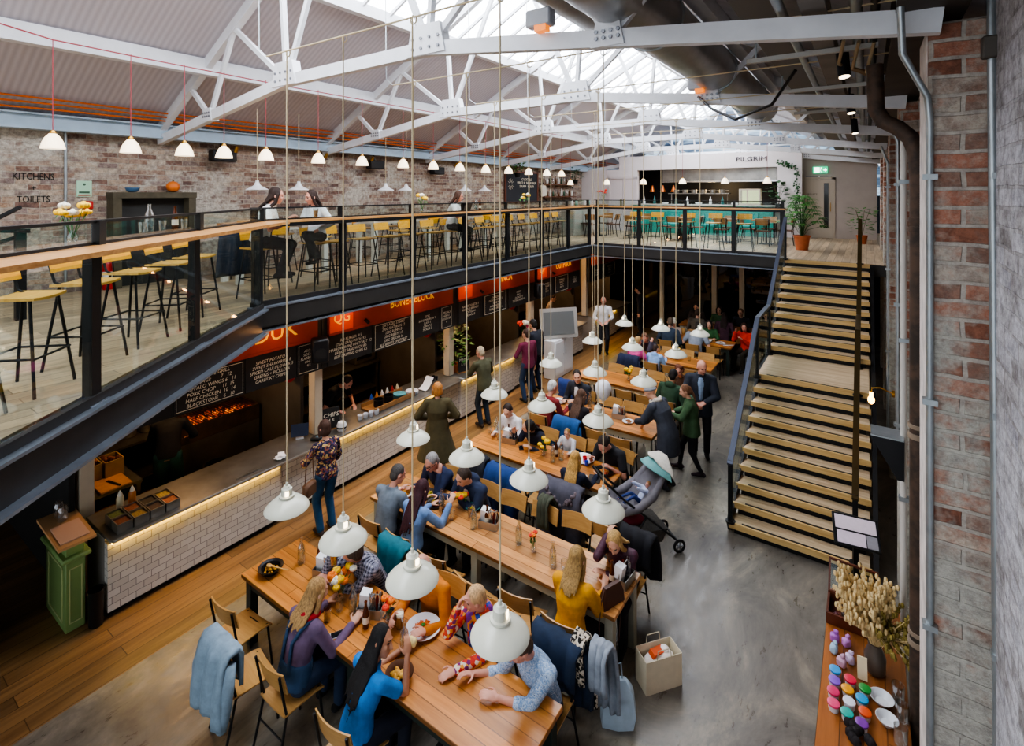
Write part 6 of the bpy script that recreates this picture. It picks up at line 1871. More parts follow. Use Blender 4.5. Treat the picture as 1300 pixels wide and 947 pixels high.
# plants by the stair head
def palm(label, loc, h, n, pot, pr, ph, lm, ll=.5):
    t = thing('potted_palm', label, 'plant', loc)
    mb = MB(); mb.lathe([(pr * .75, 0), (pr, ph), (pr * 1.1, ph), (pr * 1.1, ph + .05), (pr * .92, ph + .05), (pr * .9, ph - .02), (0, ph - .02)], 20); mb.build('pot', pot, t)
    st = MB(); lf = MB()
    for k in range(n):
        a = k * 2.4; q = (k + .5) / n
        rr = .12 + .42 * (1 - q) * rnd.uniform(.6, 1.1); z = ph + h * (.25 + .75 * q)
        p = Vector((rr * math.cos(a), rr * math.sin(a), z)); d = Vector((math.cos(a), math.sin(a), .1)).normalized(); s = Vector((-math.sin(a), math.cos(a), 0))
        st.tube([(0, 0, ph - .02), (p.x * .35, p.y * .35, ph + (z - ph) * .7), p], .007, 5)
        for j in range(-4, 5):
            f_ = (d * math.cos(j * .33) + s * math.sin(j * .33)); l_ = ll * (1 - .07 * abs(j)) * rnd.uniform(.75, 1.05) * .55
            e = p + f_ * l_ + Vector((0, 0, -.22 * l_)); m_ = p + f_ * l_ * .5 + Vector((0, 0, .04)); w_ = Vector((-f_.y, f_.x, 0)) * .025
            lf.add([p, m_ + w_, e, m_ - w_], [(0, 1, 2, 3)])
    st.build('stem', LEAFD, t); lf.build('leaves', lm, t, recalc=False)
    return t
palm('tall glossy green plant in a terracotta pot at the head of the stairs', (-1.50, 16.6, MZ), 1.15, 34, TERRA, .2, .36, LEAF, .6)
leafy('potted_shrub', 'small plant with red leaves by the right wall upstairs', (-.12, 19.6, MZ), .9, .4, 90, TERRA, .15, .25, LEAF, .16)
leafy('monstera', 'dark large-leaved plant on the far kitchen counter end', (-2.55, 20.3, MZ + 1.0), .75, .42, 60, M('black_pot', '#222426', .5), .12, .2, LEAFD, .24)
t = thing('plant_stand', 'dark stand under the large-leaved plant by the far kitchen', 'stand', (-2.55, 20.3, MZ))
mb = MB(); mb.box((0, 0, .98), (.36, .36, .03)); mb.build('top', BLACK, t)
for sx in (-1, 1):
    for sy in (-1, 1):
        mb = MB(); mb.cyl((sx * .15, sy * .15, 0), (sx * .15, sy * .15, .965), .012, n=6); mb.build('leg', BLACK, t)
t = thing('trailing_ivy', 'dark ivy garland trailing down the corner of the pale far wall', 'plant', (-2.05, 20.93, 5.9))
iv = MB(); lf = MB()
pts = [Vector((-.55, 0, .10)), Vector((-.4, 0, .05)), Vector((-.25, 0, .02)), Vector((-.02, 0, -.1)), Vector((.0, 0, -.5)), Vector((.02, 0, -1.0)), Vector((-.02, 0, -1.5)), Vector((.0, 0, -1.9))]
iv.tube(pts, .008, 5); iv.build('stem', LEAFD, t)
for k in range(120):
    q = rnd.random() * (len(pts) - 1); i_ = int(q); p = pts[i_].lerp(pts[i_ + 1], q - i_) + Vector((rnd.uniform(-.08, .08), -rnd.uniform(0, .05), rnd.uniform(-.07, .07)))
    a = rnd.uniform(0, 6.3); l_ = .07; d = Vector((math.cos(a), -.3, math.sin(a))) * l_; s = Vector((-math.sin(a), 0, math.cos(a))) * l_ * .5
    lf.add([p, p + d * .5 + s, p + d, p + d * .5 - s], [(0, 1, 2, 3)])
lf.build('leaves', LEAFD, t, recalc=False)
# left wall fittings
INK = M('painted_black_letters', '#1d1a18', .8)
t = thing('painted_sign', 'black letters painted on the brick wall reading kitchens plus toilets', 'sign', (-10.59, 2.38, 4.95))
text('KITCHENS', .145, INK, 'lettering', t, (0, 0, .20), (PI / 2, 0, PI / 2), ext=.003, sx=.72); text('+', .12, INK, 'lettering', t, (0, 0, .02), (PI / 2, 0, PI / 2), ext=.003); text('TOILETS', .145, INK, 'lettering', t, (0, 0, -.15), (PI / 2, 0, PI / 2), ext=.003, sx=.72)
t = thing('wall_hatch', 'dark recessed hatch in a weathered olive frame on the brick wall', 'hatch', (-10.45, 3.95, MZ))
OLV = M('weathered_olive', '#4a4434', .8, var=.3, vs=5)
mb = MB()
for s in (-1, 1): mb.box((0, s * .58, .8), (.3, .12, 1.6))
mb.box((0, 0, 1.56), (.32, 1.3, .1)); mb.build('frame', OLV, t)
mb = MB(); mb.box((-.1, 0, .76), (.06, 1.06, 1.52)); mb.build('shutter', M('hatch_dark', '#2a2a28', .7, var=.2, vs=2, stretch=(1, 1, 9)), t)
mb = MB(); mb.lathe([(.05, 0), (.09, .03), (.11, .08), (.10, .08), (.08, .03), (0, .015)], 18); tag(mb.build('blue_bowl', M('bowl_blue', '#4a6f92', .4), None, (-10.42, 3.62, MZ + 1.612)), 'small blue bowl on top of the dark wall hatch', 'bowl')
t = thing('orange_gourd', 'orange gourd on top of the dark wall hatch', 'gourd', (-10.42, 4.25, MZ + 1.612))
mb = MB(); mb.ell((0, 0, .10), (.11, .11, .10), 14, 10); mb.build('body', M('gourd_orange', '#d9742a', .5), t)
mb = MB(); mb.cyl((0, 0, .19), (.01, 0, .23), .014, n=6); mb.build('stalk', M('stalk', '#6a5a2c', .8), t)
t = thing('green_notice', 'pale green safety notice on the brick wall', 'sign', (-10.58, 3.0, 4.97))
mb = MB(); mb.box((0, 0, 0), (.015, .2, .26)); mb.build('plate', M('notice_green', '#a9d2b4', .6), t)
mb = MB(); mb.cyl((.008, 0, .07), (.012, 0, .07), .02, n=10); mb.box((.01, 0, -.06), (.006, .14, .03)); mb.build('print', M('notice_ink', '#3a5a44', .6), t)
mb = MB(); mb.box((.01, 0, -.105), (.006, .16, .02)); mb.build('red_band', M('notice_red', '#b0382c', .6), t)
t = thing('fire_call_point', 'red fire alarm call point under the green notice', 'alarm', (-10.55, 3.04, 4.70))
mb = MB(); mb.box((0, 0, 0), (.07, .13, .13), b=.01); mb.build('case', M('alarm_red', '#c02420', .4), t)
mb = MB(); mb.box((.036, 0, .01), (.004, .07, .05)); mb.build('glass', WHITE, t)
for k, y in enumerate((3.02, 3.26)):
    t = thing('fire_extinguisher', 'red fire extinguisher on the floor by the brick wall, %s' % ['nearer the painted sign', 'nearer the hatch'][k], 'fire extinguisher', (-10.38, y, MZ))
    mb = MB(); mb.lathe([(.075, 0), (.08, .02), (.08, .42), (.05, .48), (.02, .5), (0, .5)], 16); mb.build('cylinder', M('extinguisher_red', '#b8231f', .35), t)
    mb = MB(); mb.cyl((0, 0, .5), (0, 0, .54), .02); mb.bar((0, 0, .55), (.12, 0, .57), .02, .015); mb.build('valve', BLACK, t)
    mb = MB(); mb.tube([(.02, 0, .53), (.1, .03, .48), (.11, .04, .3), (.09, .04, .14)], .012, 6); mb.build('hose', BLACK, t)
    mb = MB(); mb.lathe([(.081, .2), (.081, .3)], 16, cap=False); mb.build('paper_label', WHITE, t)
mb = MB(); mb.cyl((0, 0, 0), (0, 0, 2.6), .02, n=8); mb.box((0, 0, 1.2), (.05, .07, .03))
tag(mb.build('wall_conduit', GALV, None, (-10.57, 2.76, MZ)), 'vertical galvanised conduit on the left wall beside the green notice', 'conduit')
t = thing('stair_guard', 'black steel guard rail by the left brick wall near the painted sign', 'railing', (-8.8, 1.75, MZ))
for p in ((0, .1), (-.9, -.35)):
    mb = MB(); mb.box((p[0], p[1], .56), (.1, .1, 1.12)); mb.build('post', BLACK, t)
mb = MB(); mb.bar((-1.2, -.5, 1.12), (.1, .15, 1.12), .06, .05); mb.build('top_rail', BLACK, t)
mb = MB(); mb.bar((-1.1, -.4, .72), (-.1, .12, 1.05), .05, .04); mb.build('sloping_rail', BLACK, t)
mb = MB(); mb.bar((-.5, -.2, 1.15), (0, .1, 1.42), .04, .04); mb.build('brace', BLACK, t)
for k, (y, z) in enumerate(((5.1, 5.62), (8.9, 5.62), (11.2, 5.55))):
    t = thing('hall_speaker', 'black loudspeaker hung under the left eaves beam, %s from the camera' % ORD[k], 'speaker', (-10.35, y, z), 0, 'black loudspeakers under the eaves')
    mb = MB(); mb.box((0, 0, 0), (.2, .46, .22), b=.02); mb.build('case', BLACK, t)
    mb = MB(); mb.bar((-.05, 0, .1), (-.08, 0, .26), .03, .03); mb.build('bracket', BLACK, t)
for k, y in enumerate((5.3, 7.35, 8.7, 11.9)):
    t = thing('wall_spotlight', 'small brass spotlight washing the left brick wall, %s from the camera' % ORD[k], 'spotlight', (-10.2, y, 5.83), 0, 'brass spotlights on the left wall')
    mb = MB(); mb.cyl((0, 0, -.02), (-.06, 0, -.12), .03, .04, 10); mb.build('head', BRASS, t)
    d = bpy.data.lights.new('wall_wash', 'SPOT'); d.energy = 32; d.color = lin('#ffb060')[:3]; d.spot_size = R(75); d.spot_blend = .7; d.shadow_soft_size = .05
    o = bpy.data.objects.new('wall_wash', d); COL.objects.link(o); o.location = (-10.24, y, 5.70); o.rotation_euler = (0, R(-14), 0)
t = thing('chalkboard', 'large framed chalkboard on the left wall upstairs near the bar', 'chalkboard', (-10.55, 16.0, 5.12))
mb = MB(); mb.box((0, 0, 0), (.03, 2.1, 1.05)); mb.build('slate', M('slate_blue_black', '#23262d', .8), t)
mb = MB()
for s in (-1, 1): mb.box((.01, s * 1.08, 0), (.05, .07, 1.15)); mb.box((.01, 0, s * .55), (.05, 2.2, .06))
mb.build('frame', M('frame_red_brown', '#6a3a2a', .6), t)
text('COCKTAILS\nSPRITZ 8   NEGRONI 9\nSOUR 9   MULE 8', .13, CHALK, 'chalk_lettering', t, (.022, .3, .15), (PI / 2, 0, PI / 2), ext=.001)
mb = MB()
for k in range(12): mb.bar((.02, -.75 + .07 * math.cos(k * PI / 6), .1 + .07 * math.sin(k * PI / 6)), (.02, -.75 + .2 * math.cos(k * PI / 6), .1 + .2 * math.sin(k * PI / 6)), .012, .004)
mb.build('chalk_sunburst', CHALK, t)
t = thing('bar_counter', 'grey panelled bar counter at the far left end upstairs', 'bar', (-9.25, 18.6, MZ))
mb = MB(); mb.box((0, 0, .54), (.5, 3.0, 1.08)); mb.build('carcass', M('bar_grey', '#8f8c84', .6), t)
mb = MB(); mb.box((0, 0, 1.10), (.62, 3.1, .05), b=.008); mb.build('bar_top', SHELFW, t)
for k in range(4):
    mb = MB(); mb.box((.255, -1.1 + .74 * k, .54), (.015, .6, .8)); mb.build('panel', M('bar_grey_light', '#a3a098', .6), t)
for k in range(2):
    t = thing('back_bar_shelf', ['lower', 'upper'][k] + ' wooden bottle shelf on the left wall behind the bar', 'shelf', (-10.45, 18.6, 4.75 + .5 * k))
    mb = MB(); mb.box((0, 0, 0), (.26, 2.6, .04)); mb.build('board', M('shelf_brown', '#6a4028', .6), t)
    for s in (-1, 1):
        mb = MB(); mb.bar((-.08, s * 1.1, -.02), (.1, s * 1.1, -.16), .02, .02); mb.build('bracket', BLACK, t)
    for q in range(11):
        mb = MB(); hh = rnd.uniform(.22, .32); mb.lathe([(.036, 0), (.04, .01), (.04, hh * .62), (.014, hh * .8), (.014, hh), (0, hh)], 10)
        tag(mb.build('spirit_bottle', [BOTG, M('spirit_brown', '#5a3418', .2), M('spirit_white', '#d9d9d6', .3), M('spirit_green', '#2c4a34', .2)][(q + k) % 4], None, (-10.45, 17.45 + .23 * q, 4.77 + .5 * k)), 'spirit bottle, %s from the camera on the %s back bar shelf' % (ORD[q], ['lower', 'upper'][k]), 'bottle', 'spirit bottles behind the bar')
for k in range(7):
    mb = MB(); mb.lathe([(.05, 0), (.06, .02), (.05, .14), (.03, .2), (0, .2)], 12); tag(mb.build('bar_jar', [WHITE, M('jar_teal', '#7aa39a', .4), BOTG][k % 3], None, (-9.2, 17.4 + .36 * k, MZ + 1.127)), 'jar standing on the bar counter upstairs, %s from the camera' % ORD[k], 'jar', 'jars on the bar counter')
flower_vase('vase of red flowers on the bar counter upstairs', (-9.05, 19.9), ['#e5432a'], 8, .3, .14, 1.6, MZ + 1.127, True)
t = thing('tote_bag', 'cream tote bag hanging from the chalkboard frame', 'bag', (-10.42, 17.35, 5.0))
mb = MB(); mb.box((0, 0, 0), (.06, .38, .46), b=.02, rot=(.15, 0, 0)); mb.build('bag_body', M('tote_cream', '#cfc8b8', .9), t)
mb = MB(); mb.tube([(0, -.1, .22), (0, -.04, .5), (0, .03, .5), (0, .08, .24)], .008, 6); mb.build('strap', M('tote_cream', '#cfc8b8', .9), t)
for k, (y, z) in enumerate(((15.2, 5.75), (19.6, 5.6))):
    leafy('hanging_plant', ['bright green plant hanging above the upstairs chalkboard', 'dark green plant hanging above the bar'][k], (-10.2, y, z - .3), .5, .32, 110, BLACK, .12, .14, [LEAF, LEAFD][k], .12, .9)
# things on the balcony shelf
SZ = MZ - .012 + 1.2185
flower_vase('vase of yellow tulips on the diagonal balcony shelf', (-5.20, 1.40), ['#f2c414', '#f2c414', '#f0ead8'], 8, .2, .10, 1.05, SZ, True)
for k, (x, y, P, l) in enumerate(((-5.97, 2.22, PC, 'clear bottle standing by the amber bottle on the diagonal balcony shelf'), (-6.08, 2.5, PB, 'amber bottle on the diagonal balcony shelf'), (-5.86, 2.12, PT, 'tumbler nearest the camera on the diagonal balcony shelf'), (-6.03, 2.36, PT, 'tumbler between the two bottles on the diagonal balcony shelf'), (-6.2, 2.64, PT, 'tumbler beyond the amber bottle on the diagonal balcony shelf'))):
    o = P.put((x, y, SZ), k, l, None)
    if 'group' in o: del o['group']
o = PP.put((-7.2, 4.98, SZ), 0, 'glass of orange juice coloured beer on the balcony shelf beside the woman')
o = PC.put((-7.2, 9.05, SZ), 0, 'clear carafe on the balcony shelf beside the far woman'); o = PB.put((-7.24, 9.25, SZ), 0, 'amber bottle on the balcony shelf beyond the far woman')
for k, (y, cols) in enumerate(((7.35, ['#f2c414', '#f0ead8']), (11.1, ['#f0ead8', '#f2c414']))):
    flower_vase(['small flower vase on the long balcony shelf near its middle', 'tall white flower vase on the long balcony shelf farther along'][k], (-7.2, y), cols, 6, .2, .09, 1.3, SZ, True)
t = thing('laptop', 'open dark laptop in front of the woman on the far balcony stool', 'laptop', (-7.16, 8.55, SZ), R(-80))
mb = MB(); mb.box((0, 0, .008), (.3, .2, .014), b=.003); mb.build('base', BLACK, t)
mb = MB(); mb.box((0, .12, .09), (.3, .012, .19), rot=(-.35, 0, 0)); mb.build('lid', BLACK, t)
for nm, lb, x, y, c in (('denim_coat', 'dark blue coat hanging from the stool of the man in white', -7.95, 4.12, '#232c3c'),):
    t = thing(nm, lb, 'coat', (x, y, MZ), R(-90))
    mb = MB(); mb.sheet(10, 14, lambda u, v: ((u - .5) * (.44 + .1 * v), -.02 - .05 * v + .02 * math.sin(u * 15), 1.13 - .80 * v), .05); mb.build('body_panel', cloth(c), t, smooth=180)
# ------------------------------------------------------------------ right wall fittings
RUST = M('rusted_iron', '#3c332c', .7, .3, alt='#59463a', vs=9)
GUT = M('gutter_brown', '#453d37', .7, var=.25, vs=3)
def ibeam(name, label, x, z, w_, h_, m, y0=-2.5, y1=24):
    t = thing(name, label, 'beam', (x, (y0 + y1) / 2, z)); L_ = y1 - y0
    mb = MB(); mb.box((0, 0, 0), (.03, L_, h_)); mb.build('web', m, t)
    mb = MB()
    for s in (-1, 1): mb.box((0, 0, s * h_ / 2), (w_, L_, .02))
    mb.build('flange', m, t)
ibeam('gutter_beam', 'dark brown steel gutter beam along the top of the right wall', .33, 6.17, .36, .26, GUT)
ibeam('service_beam', 'grey-brown service beam below the right roof slope', -.30, 6.24, .15, .17, M('service_grey', '#77706a', .6, var=.15, vs=3))
for k, (x, r_, m, lab) in enumerate(((-.06, .04, GALV, 'galvanised pipe under the right roof slope, nearest the wall'), (.05, .028, BLACK, 'black pipe under the right roof slope beside the gutter beam'), (-.5, .035, GALV, 'galvanised pipe under the right roof slope, farthest from the wall'))):
    mb = MB(); mb.tube([(x, -2.5, 6.19), (x, 23, 6.19)], r_, 10); tag(mb.build('service_pipe', m), lab, 'pipe')
t = thing('cable_tray', 'perforated cable tray under the right roof slope', 'cable tray', (-.72, 10, 6.36))
mb = MB(); mb.box((0, 0, 0), (.3, 25, .01)); mb.box((-.15, 0, .03), (.01, 25, .06)); mb.box((.15, 0, .03), (.01, 25, .06)); mb.build('tray', M('tray_grey', '#6d6a68', .6), t)
for k, y in enumerate((5.2, 7.0, 9.0, 12.0)):
    t = thing('pipe_bracket', 'pale steel strut carrying the pipes under the right roof, %s from the camera' % ORD[k], 'bracket', (-.42, y, 6.12), 0, 'pale struts under the right roof')
    mb = MB(); mb.box((0, 0, 0), (1.0, .05, .04)); mb.build('channel', M('strut_pale', '#b9b8b2', .5), t)
    for s in (-1, 1):
        mb = MB(); mb.cyl((s * .42, 0, 0), (s * .42, 0, .2), .008, n=6); mb.build('rod', GALV, t)
for k, (y, z) in enumerate(((5.4, 5.98), (7.9, 5.98), (10.6, 5.98))):
    t = thing('track_spotlight', 'black tubular spotlight pointing down under the right roof, %s from the camera' % ORD[k], 'spotlight', (-.18, y, z), 0, 'black spotlights under the right roof')
    mb = MB(); mb.cyl((0, 0, .27), (0, 0, .18), .012, n=6); mb.cyl((0, 0, .18), (.02, -.03, -.06), .05, n=14); mb.build('barrel', BLACK, t)
    mb = MB(); mb.cyl((.02, -.03, -.06), (.021, -.031, -.066), .042, n=14); mb.build('lens', BULBC, t)
mb = MB(); mb.tube([(-.62, 6.2, 6.2), (-.9, 6.6, 5.92), (-1.35, 6.9, 5.82), (-1.7, 7.2, 6.02), (-1.95, 7.45, 6.25)], .018, 8); tag(mb.build('drooping_cable', BLACK), 'thick black cable drooping from the right roof beam to a truss', 'cable')
for k in range(3):
    mb = MB(); mb.tube([(-.15 + .1 * k, 4.9 + .1 * k, 6.12), (-.2 + .1 * k, 5.3, 6.02 - .05 * k), (.0 + .06 * k, 5.7, 5.98), (.10, 6.0, 6.12)], .014, 7); tag(mb.build('tan_hose', M('tan_hose', '#a08a6a', .7)), 'looped tan hose under the right roof, %s loop' % ORD[k], 'hose')
# spiral duct
DUCT = M('spiral_duct', '#a3a4a4', .32, .8, var=.15, vs=3)
t = thing('ventilation_duct', 'large galvanised spiral duct along the right roof slope', 'duct', (-1.75, 0, 6.62))
mb = MB()
ys = np.linspace(3.0, 11.5, 60)
mb.tube([(0, y, 0) for y in ys], [.29 + (.006 if i % 2 else 0) for i in range(60)], 24); mb.build('duct_run', DUCT, t)
mb = MB(); mb.tube([(0, 3.3, 0), (-.02, 2.9, .08), (-.2, 2.6, .3), (-.6, 2.4, .6)], .29, 24); mb.build('elbow', DUCT, t)
for y in (5.0, 7.5, 10):
    mb = MB(); mb.tube([(.31 * math.cos(a), y, .31 * math.sin(a)) for a in np.linspace(0, 2 * PI, 24, endpoint=False)], .012, 6, closed=True); mb.cyl((0, y, .3), (0, y, .62), .01, n=6); mb.build('hanger_band', GALV, t)
mb = MB(); mb.cyl((0, 11.5, 0), (0, 11.56, 0), .28, n=24); mb.build('end_cap', DUCT, t)
t = thing('second_duct', 'shorter galvanised spiral duct higher beside the roof light', 'duct', (-2.95, 0, 7.3))
mb = MB(); mb.tube([(0, y, 0) for y in np.linspace(1.5, 6.3, 36)], [.27 + (.006 if i % 2 else 0) for i in range(36)], 24); mb.build('duct_run', DUCT, t)
mb = MB(); mb.cyl((0, 6.3, 0), (0, 6.36, 0), .26, n=24); mb.build('end_cap', DUCT, t)
for k, (x, y) in enumerate(((-2.45, 4.02), (-1.95, 7.45))):
    t = thing('emergency_light', ['grey emergency light with an amber lens on the second truss', 'grey emergency light with an amber lens on the third truss'][k], 'light', (x, y, tie(x) + .2))
    mb = MB(); mb.box((0, 0, 0), (.26, .12, .16), b=.015); mb.build('case', M('light_grey_case', '#a9abb0', .5), t)
    mb = MB(); mb.box((.03, -.02, -.1), (.12, .08, .06)); mb.build('lens', M('amber_lens', '#e0781c', .4, emit=1), t)
# drain pipe and conduits on the nearest piers
t = thing('drain_pipe', 'rusty cast iron drain pipe beyond the nearest brick pier', 'pipe', (.335, 5.08, 0))
mb = MB(); mb.tube([(0, 0, 0), (0, 0, 5.0), (-.01, 0, 5.2), (-.05, .02, 5.33), (-.13, .05, 5.42), (-.22, .08, 5.48), (-.27, .09, 5.58), (-.28, .1, 5.95)], .06, 16); mb.build('pipe', RUST, t)
for z in (1.4, 3.0, 4.6):
    mb = MB(); mb.cyl((0, 0, z), (0, 0, z + .04), .072, n=16); mb.cyl((0, 0, z + .08), (0, 0, z + .11), .070, n=16); mb.build('collar', M('rope_collar', '#8a7a68', .8) if z < 4 else RUST, t)
for k, (pts, r_, lab) in enumerate((
    ([(.64, 4.08, .0), (.60, 4.08, 6.4)], .022, 'galvanised conduit at the corner of the nearest brick pier'),
    ([(.325, 4.13, 1.2), (.325, 4.13, 5.35), (.31, 4.1, 5.5), (.18, 3.95, 5.75), (.16, 3.9, 6.3)], .020, 'galvanised conduit with a bend on the pale edge of the nearest pier'),
    ([(.30, 7.5, 1.6), (.30, 7.5, 5.5), (.2, 7.45, 5.75), (.05, 7.45, 5.8)], .022, 'galvanised conduit on the second brick pier'),
    ([(.30, 10.9, .5), (.30, 10.9, 5.4), (.2, 10.85, 5.7)], .022, 'galvanised conduit on the third brick pier'),
    ([(.27, 5.72, .2), (.27, 5.72, 5.4)], .024, 'white pipe beside the drain pipe on the right wall'))):
    t = thing('wall_conduit', lab, 'conduit')
    mb = MB(); mb.tube(pts, r_, 10); mb.build('tube', GALV if k < 4 else M('pipe_offwhite', '#c9c4bd', .5), t)
    for z in (2.2, 3.6, 5.0):
        mb = MB(); q = pts[0]; mb.box((q[0], q[1], z), (.075, .06, .035)); mb.build('saddle', GALV, t)
mb = MB(); mb.box((0, 0, 0), (.09, .07, .13), b=.01); tag(mb.build('junction_box', M('box_rust', '#5a544e', .6, .3), None, (.60, 4.06, 5.75)), 'small rusty junction box on the corner conduit of the nearest pier', 'box')
t = thing('wedge_uplight', 'black wedge-shaped wall light on the right wall above the stairs', 'wall light', (.20, 5.72, 2.62))
mb = MB(); mb.loft([[(-.17, -.12, .12), (.07, -.12, .12), (.07, .12, .12), (-.17, .12, .12)], [(.02, -.12, -.22), (.07, -.12, -.22), (.07, .12, -.22), (.02, .12, -.22)]]); mb.build('case', BLACK, t)
mb = MB(); mb.box((-.05, 0, .128), (.24, .24, .012)); mb.build('top_plate', GALV, t)
t = thing('bulb_wall_lamp', 'brass wall lamp with a bare glowing bulb beside the stairs', 'wall lamp', (.30, 8.3, 2.3))
mb = MB(); mb.cyl((0, 0, 0), (-.03, 0, 0), .045, n=14); mb.build('rose', BRASS, t)
mb = MB(); mb.tube([(-.02, 0, 0), (-.15, 0, .05), (-.24, 0, .03), (-.25, 0, -.04)], .009, 8); mb.build('arm', BRASS, t)
mb = MB(); mb.ell((-.25, 0, -.13), (.038, .038, .055), 14, 10); mb.cyl((-.25, 0, -.08), (-.25, 0, -.03), .02, n=10); mb.build('bulb', M('amber_bulb', '#ffb347', .3, emit=14), t)
# menu stand
t = thing('menu_stand', 'black menu stand with pale pages at the foot of the stairs', 'menu stand', (-.10, 6.95, 0), .15)
mb = MB(); mb.lathe([(.17, 0), (.17, .012), (.04, .03), (0, .03)], 20); mb.build('base', BLACK, t)
mb = MB(); mb.box((0, 0, .54), (.05, .05, 1.04)); mb.build('post', BLACK, t)
tilt_ = (R(38), 0, 0)
mb = MB(); mb.box((0, 0, 1.10), (.44, .34, .025), rot=tilt_, b=.006); mb.build('board', BLACK, t)
n_ = Euler(tilt_).to_matrix()
for k, (dx, dy, w_, h_, c) in enumerate(((0, .072, .39, .145, '#dccbd6'), (-.05, -.085, .27, .13, '#d8c6d4'), (.145, -.085, .10, .13, '#8d8a90'))):
    q = n_ @ Vector((dx, dy, .015)); mb = MB(); mb.box((q.x, q.y, 1.10 + q.z), (w_, h_, .004), rot=tilt_); mb.build('page', M('menu_page_%d' % k, c, .7, var=.05, vs=30), t)
# sideboard bottom right with craft things
SBW = wood('sideboard_oak', '#7c4a24', '#a96a38', 1, .15, .35, .7)
t = thing('sideboard', 'narrow oak sideboard against the nearest brick pier', 'sideboard', (-.02, 4.75, 0))
SX, SYL, SZH = .60, 3.1, .80
mb = MB(); mb.box((0, 0, SZH - .02), (SX, SYL, .04), b=.006); mb.build('top', SBW, t)
mb = MB(); mb.box((0, 0, .43), (SX - .06, SYL - .08, .66)); mb.build('carcass', SBW, t)
for k in range(4):
    mb = MB(); mb.box((-.275, -1.13 + .755 * k, .43), (.016, .72, .6)); d_ = mb.build('door', SBW, t)
    mb = MB(); mb.ell((-.295, -.85 + .755 * k, .5), .014, 8, 6); mb.build('knob', BRASS, d_)
for sx in (-1, 1):
    for sy in (-1, 1):
        mb = MB(); mb.box((sx * .25, sy * 1.48, .05), (.05, .05, .10)); mb.build('leg', SBW, t)
Z = SZH + .002
t = thing('display_box', 'hinged glass-lidded wooden display box at the far end of the sideboard', 'box', (-.11, 5.92, Z))
FRW = M('display_wood', '#5a2c1a', .4)
mb = MB()
for s in (-1, 1): mb.box((s * .2, 0, .05), (.02, .3, .1)); mb.box((0, s * .15, .05), (.42, .02, .1))
mb.box((0, 0, .006), (.4, .3, .012)); mb.build('case', FRW, t)
mb = MB()
for s in (-1, 1): mb.box((s * .2, .24, .22), (.02, .02, .3), rot=(-.5, 0, 0)); 
mb.box((0, .165, .10), (.42, .02, .02)); mb.box((0, .31, .345), (.42, .02, .02)); mb.build('lid_frame', FRW, t)
mb = MB(); mb.box((0, .24, .22), (.38, .006, .28), rot=(-.5, 0, 0)); mb.build('lid_glass', GLASS, t)
mb = MB(); mb.box((.12, -.02, .03), (.09, .1, .01), rot=(.1, .1, .2)); mb.build('white_card', NAP, t)
for k in range(5):
    mb = MB(); mb.ell((-.13 + .06 * k, -.05 + .04 * (k % 2), .035), (.025, .025, .022), 8, 6); mb.build('trinket', M('trinket_%d' % (k % 2), ['#5a2430', '#3a2a24'][k % 2], .5), t)
t = thing('dried_bouquet', 'big bundle of golden dried grasses in a vase on the sideboard', 'dried flowers', (.06, 5.40, Z))
mb = MB(); mb.lathe([(.06, 0), (.075, .02), (.08, .14), (.05, .22), (.055, .25), (.045, .25), (.04, .21), (.07, .13), (0, .02)], 18); mb.build('vase', M('smoky_vase', '#5a5048', .3), t)
DRY = M('dried_gold', '#dcc390', .9, var=.3, vs=20); DRY2 = M('dried_olive', '#8a7a3c', .9, var=.3, vs=20)
st = MB(); pl = MB(); p2 = MB()
for k in range(240):
    a = rnd.uniform(0, 2 * PI); q = rnd.random() ** .5; wild = k % 4 == 0
    e = Vector((.23 * q * math.cos(a) + (.20 if wild else -.08), .23 * q * math.sin(a) + (-.08 if wild else .05), rnd.uniform(.40, .74) - (.14 if wild else 0)))
    st.tube([(rnd.uniform(-.03, .03), rnd.uniform(-.03, .03), .2), (e.x * .3, e.y * .3, .36), e], .0025, 4)
    d = (e - Vector((e.x * .3, e.y * .3, .36))).normalized()
    for j in range(5):
        (p2 if wild else pl).ell(e - d * .03 * j + Vector((rnd.uniform(-.018, .018), rnd.uniform(-.018, .018), rnd.uniform(-.01, .01))), (.015, .015, .026), 5, 4)
st.build('stem', DRY, t)
o = pl.build('plumes', DRY, t); o['kind'] = 'stuff'; o = p2.build('olive_sprigs', DRY2, t); o['kind'] = 'stuff'
PC_ = ['#3a9ad9', '#d92a4a', '#2c8a3c', '#8a5ac9', '#e8a01c', '#1c9ad0', '#d63a6a', '#e0e0ea', '#d9562a', '#e84a7a', '#2aa89a', '#7a3a9a']
for k, c in enumerate(PC_):
    nm = ['sky blue', 'crimson', 'green', 'violet', 'amber', 'cyan', 'rose', 'white', 'orange', 'pink', 'turquoise', 'purple'][k]
    t = thing('paint_pot', 'small paint pot with a %s lid on the sideboard' % nm, 'paint pot', (-.22 + .10 * (k % 3) + .01 * math.sin(k), 5.16 - .115 * (k // 3) - .03 * (k % 3), Z))
    mb = MB(); mb.lathe([(.033, 0), (.036, .01), (.036, .045), (0, .045)], 16); mb.build('pot', M('pot_clear', '#d0ccd0', .3), t)
    mb = MB(); mb.lathe([(.042, .045), (.044, .05), (.044, .062), (.035, .066), (0, .062)], 18); mb.build('lid', M('lid_' + c.strip('#'), c, .35), t)
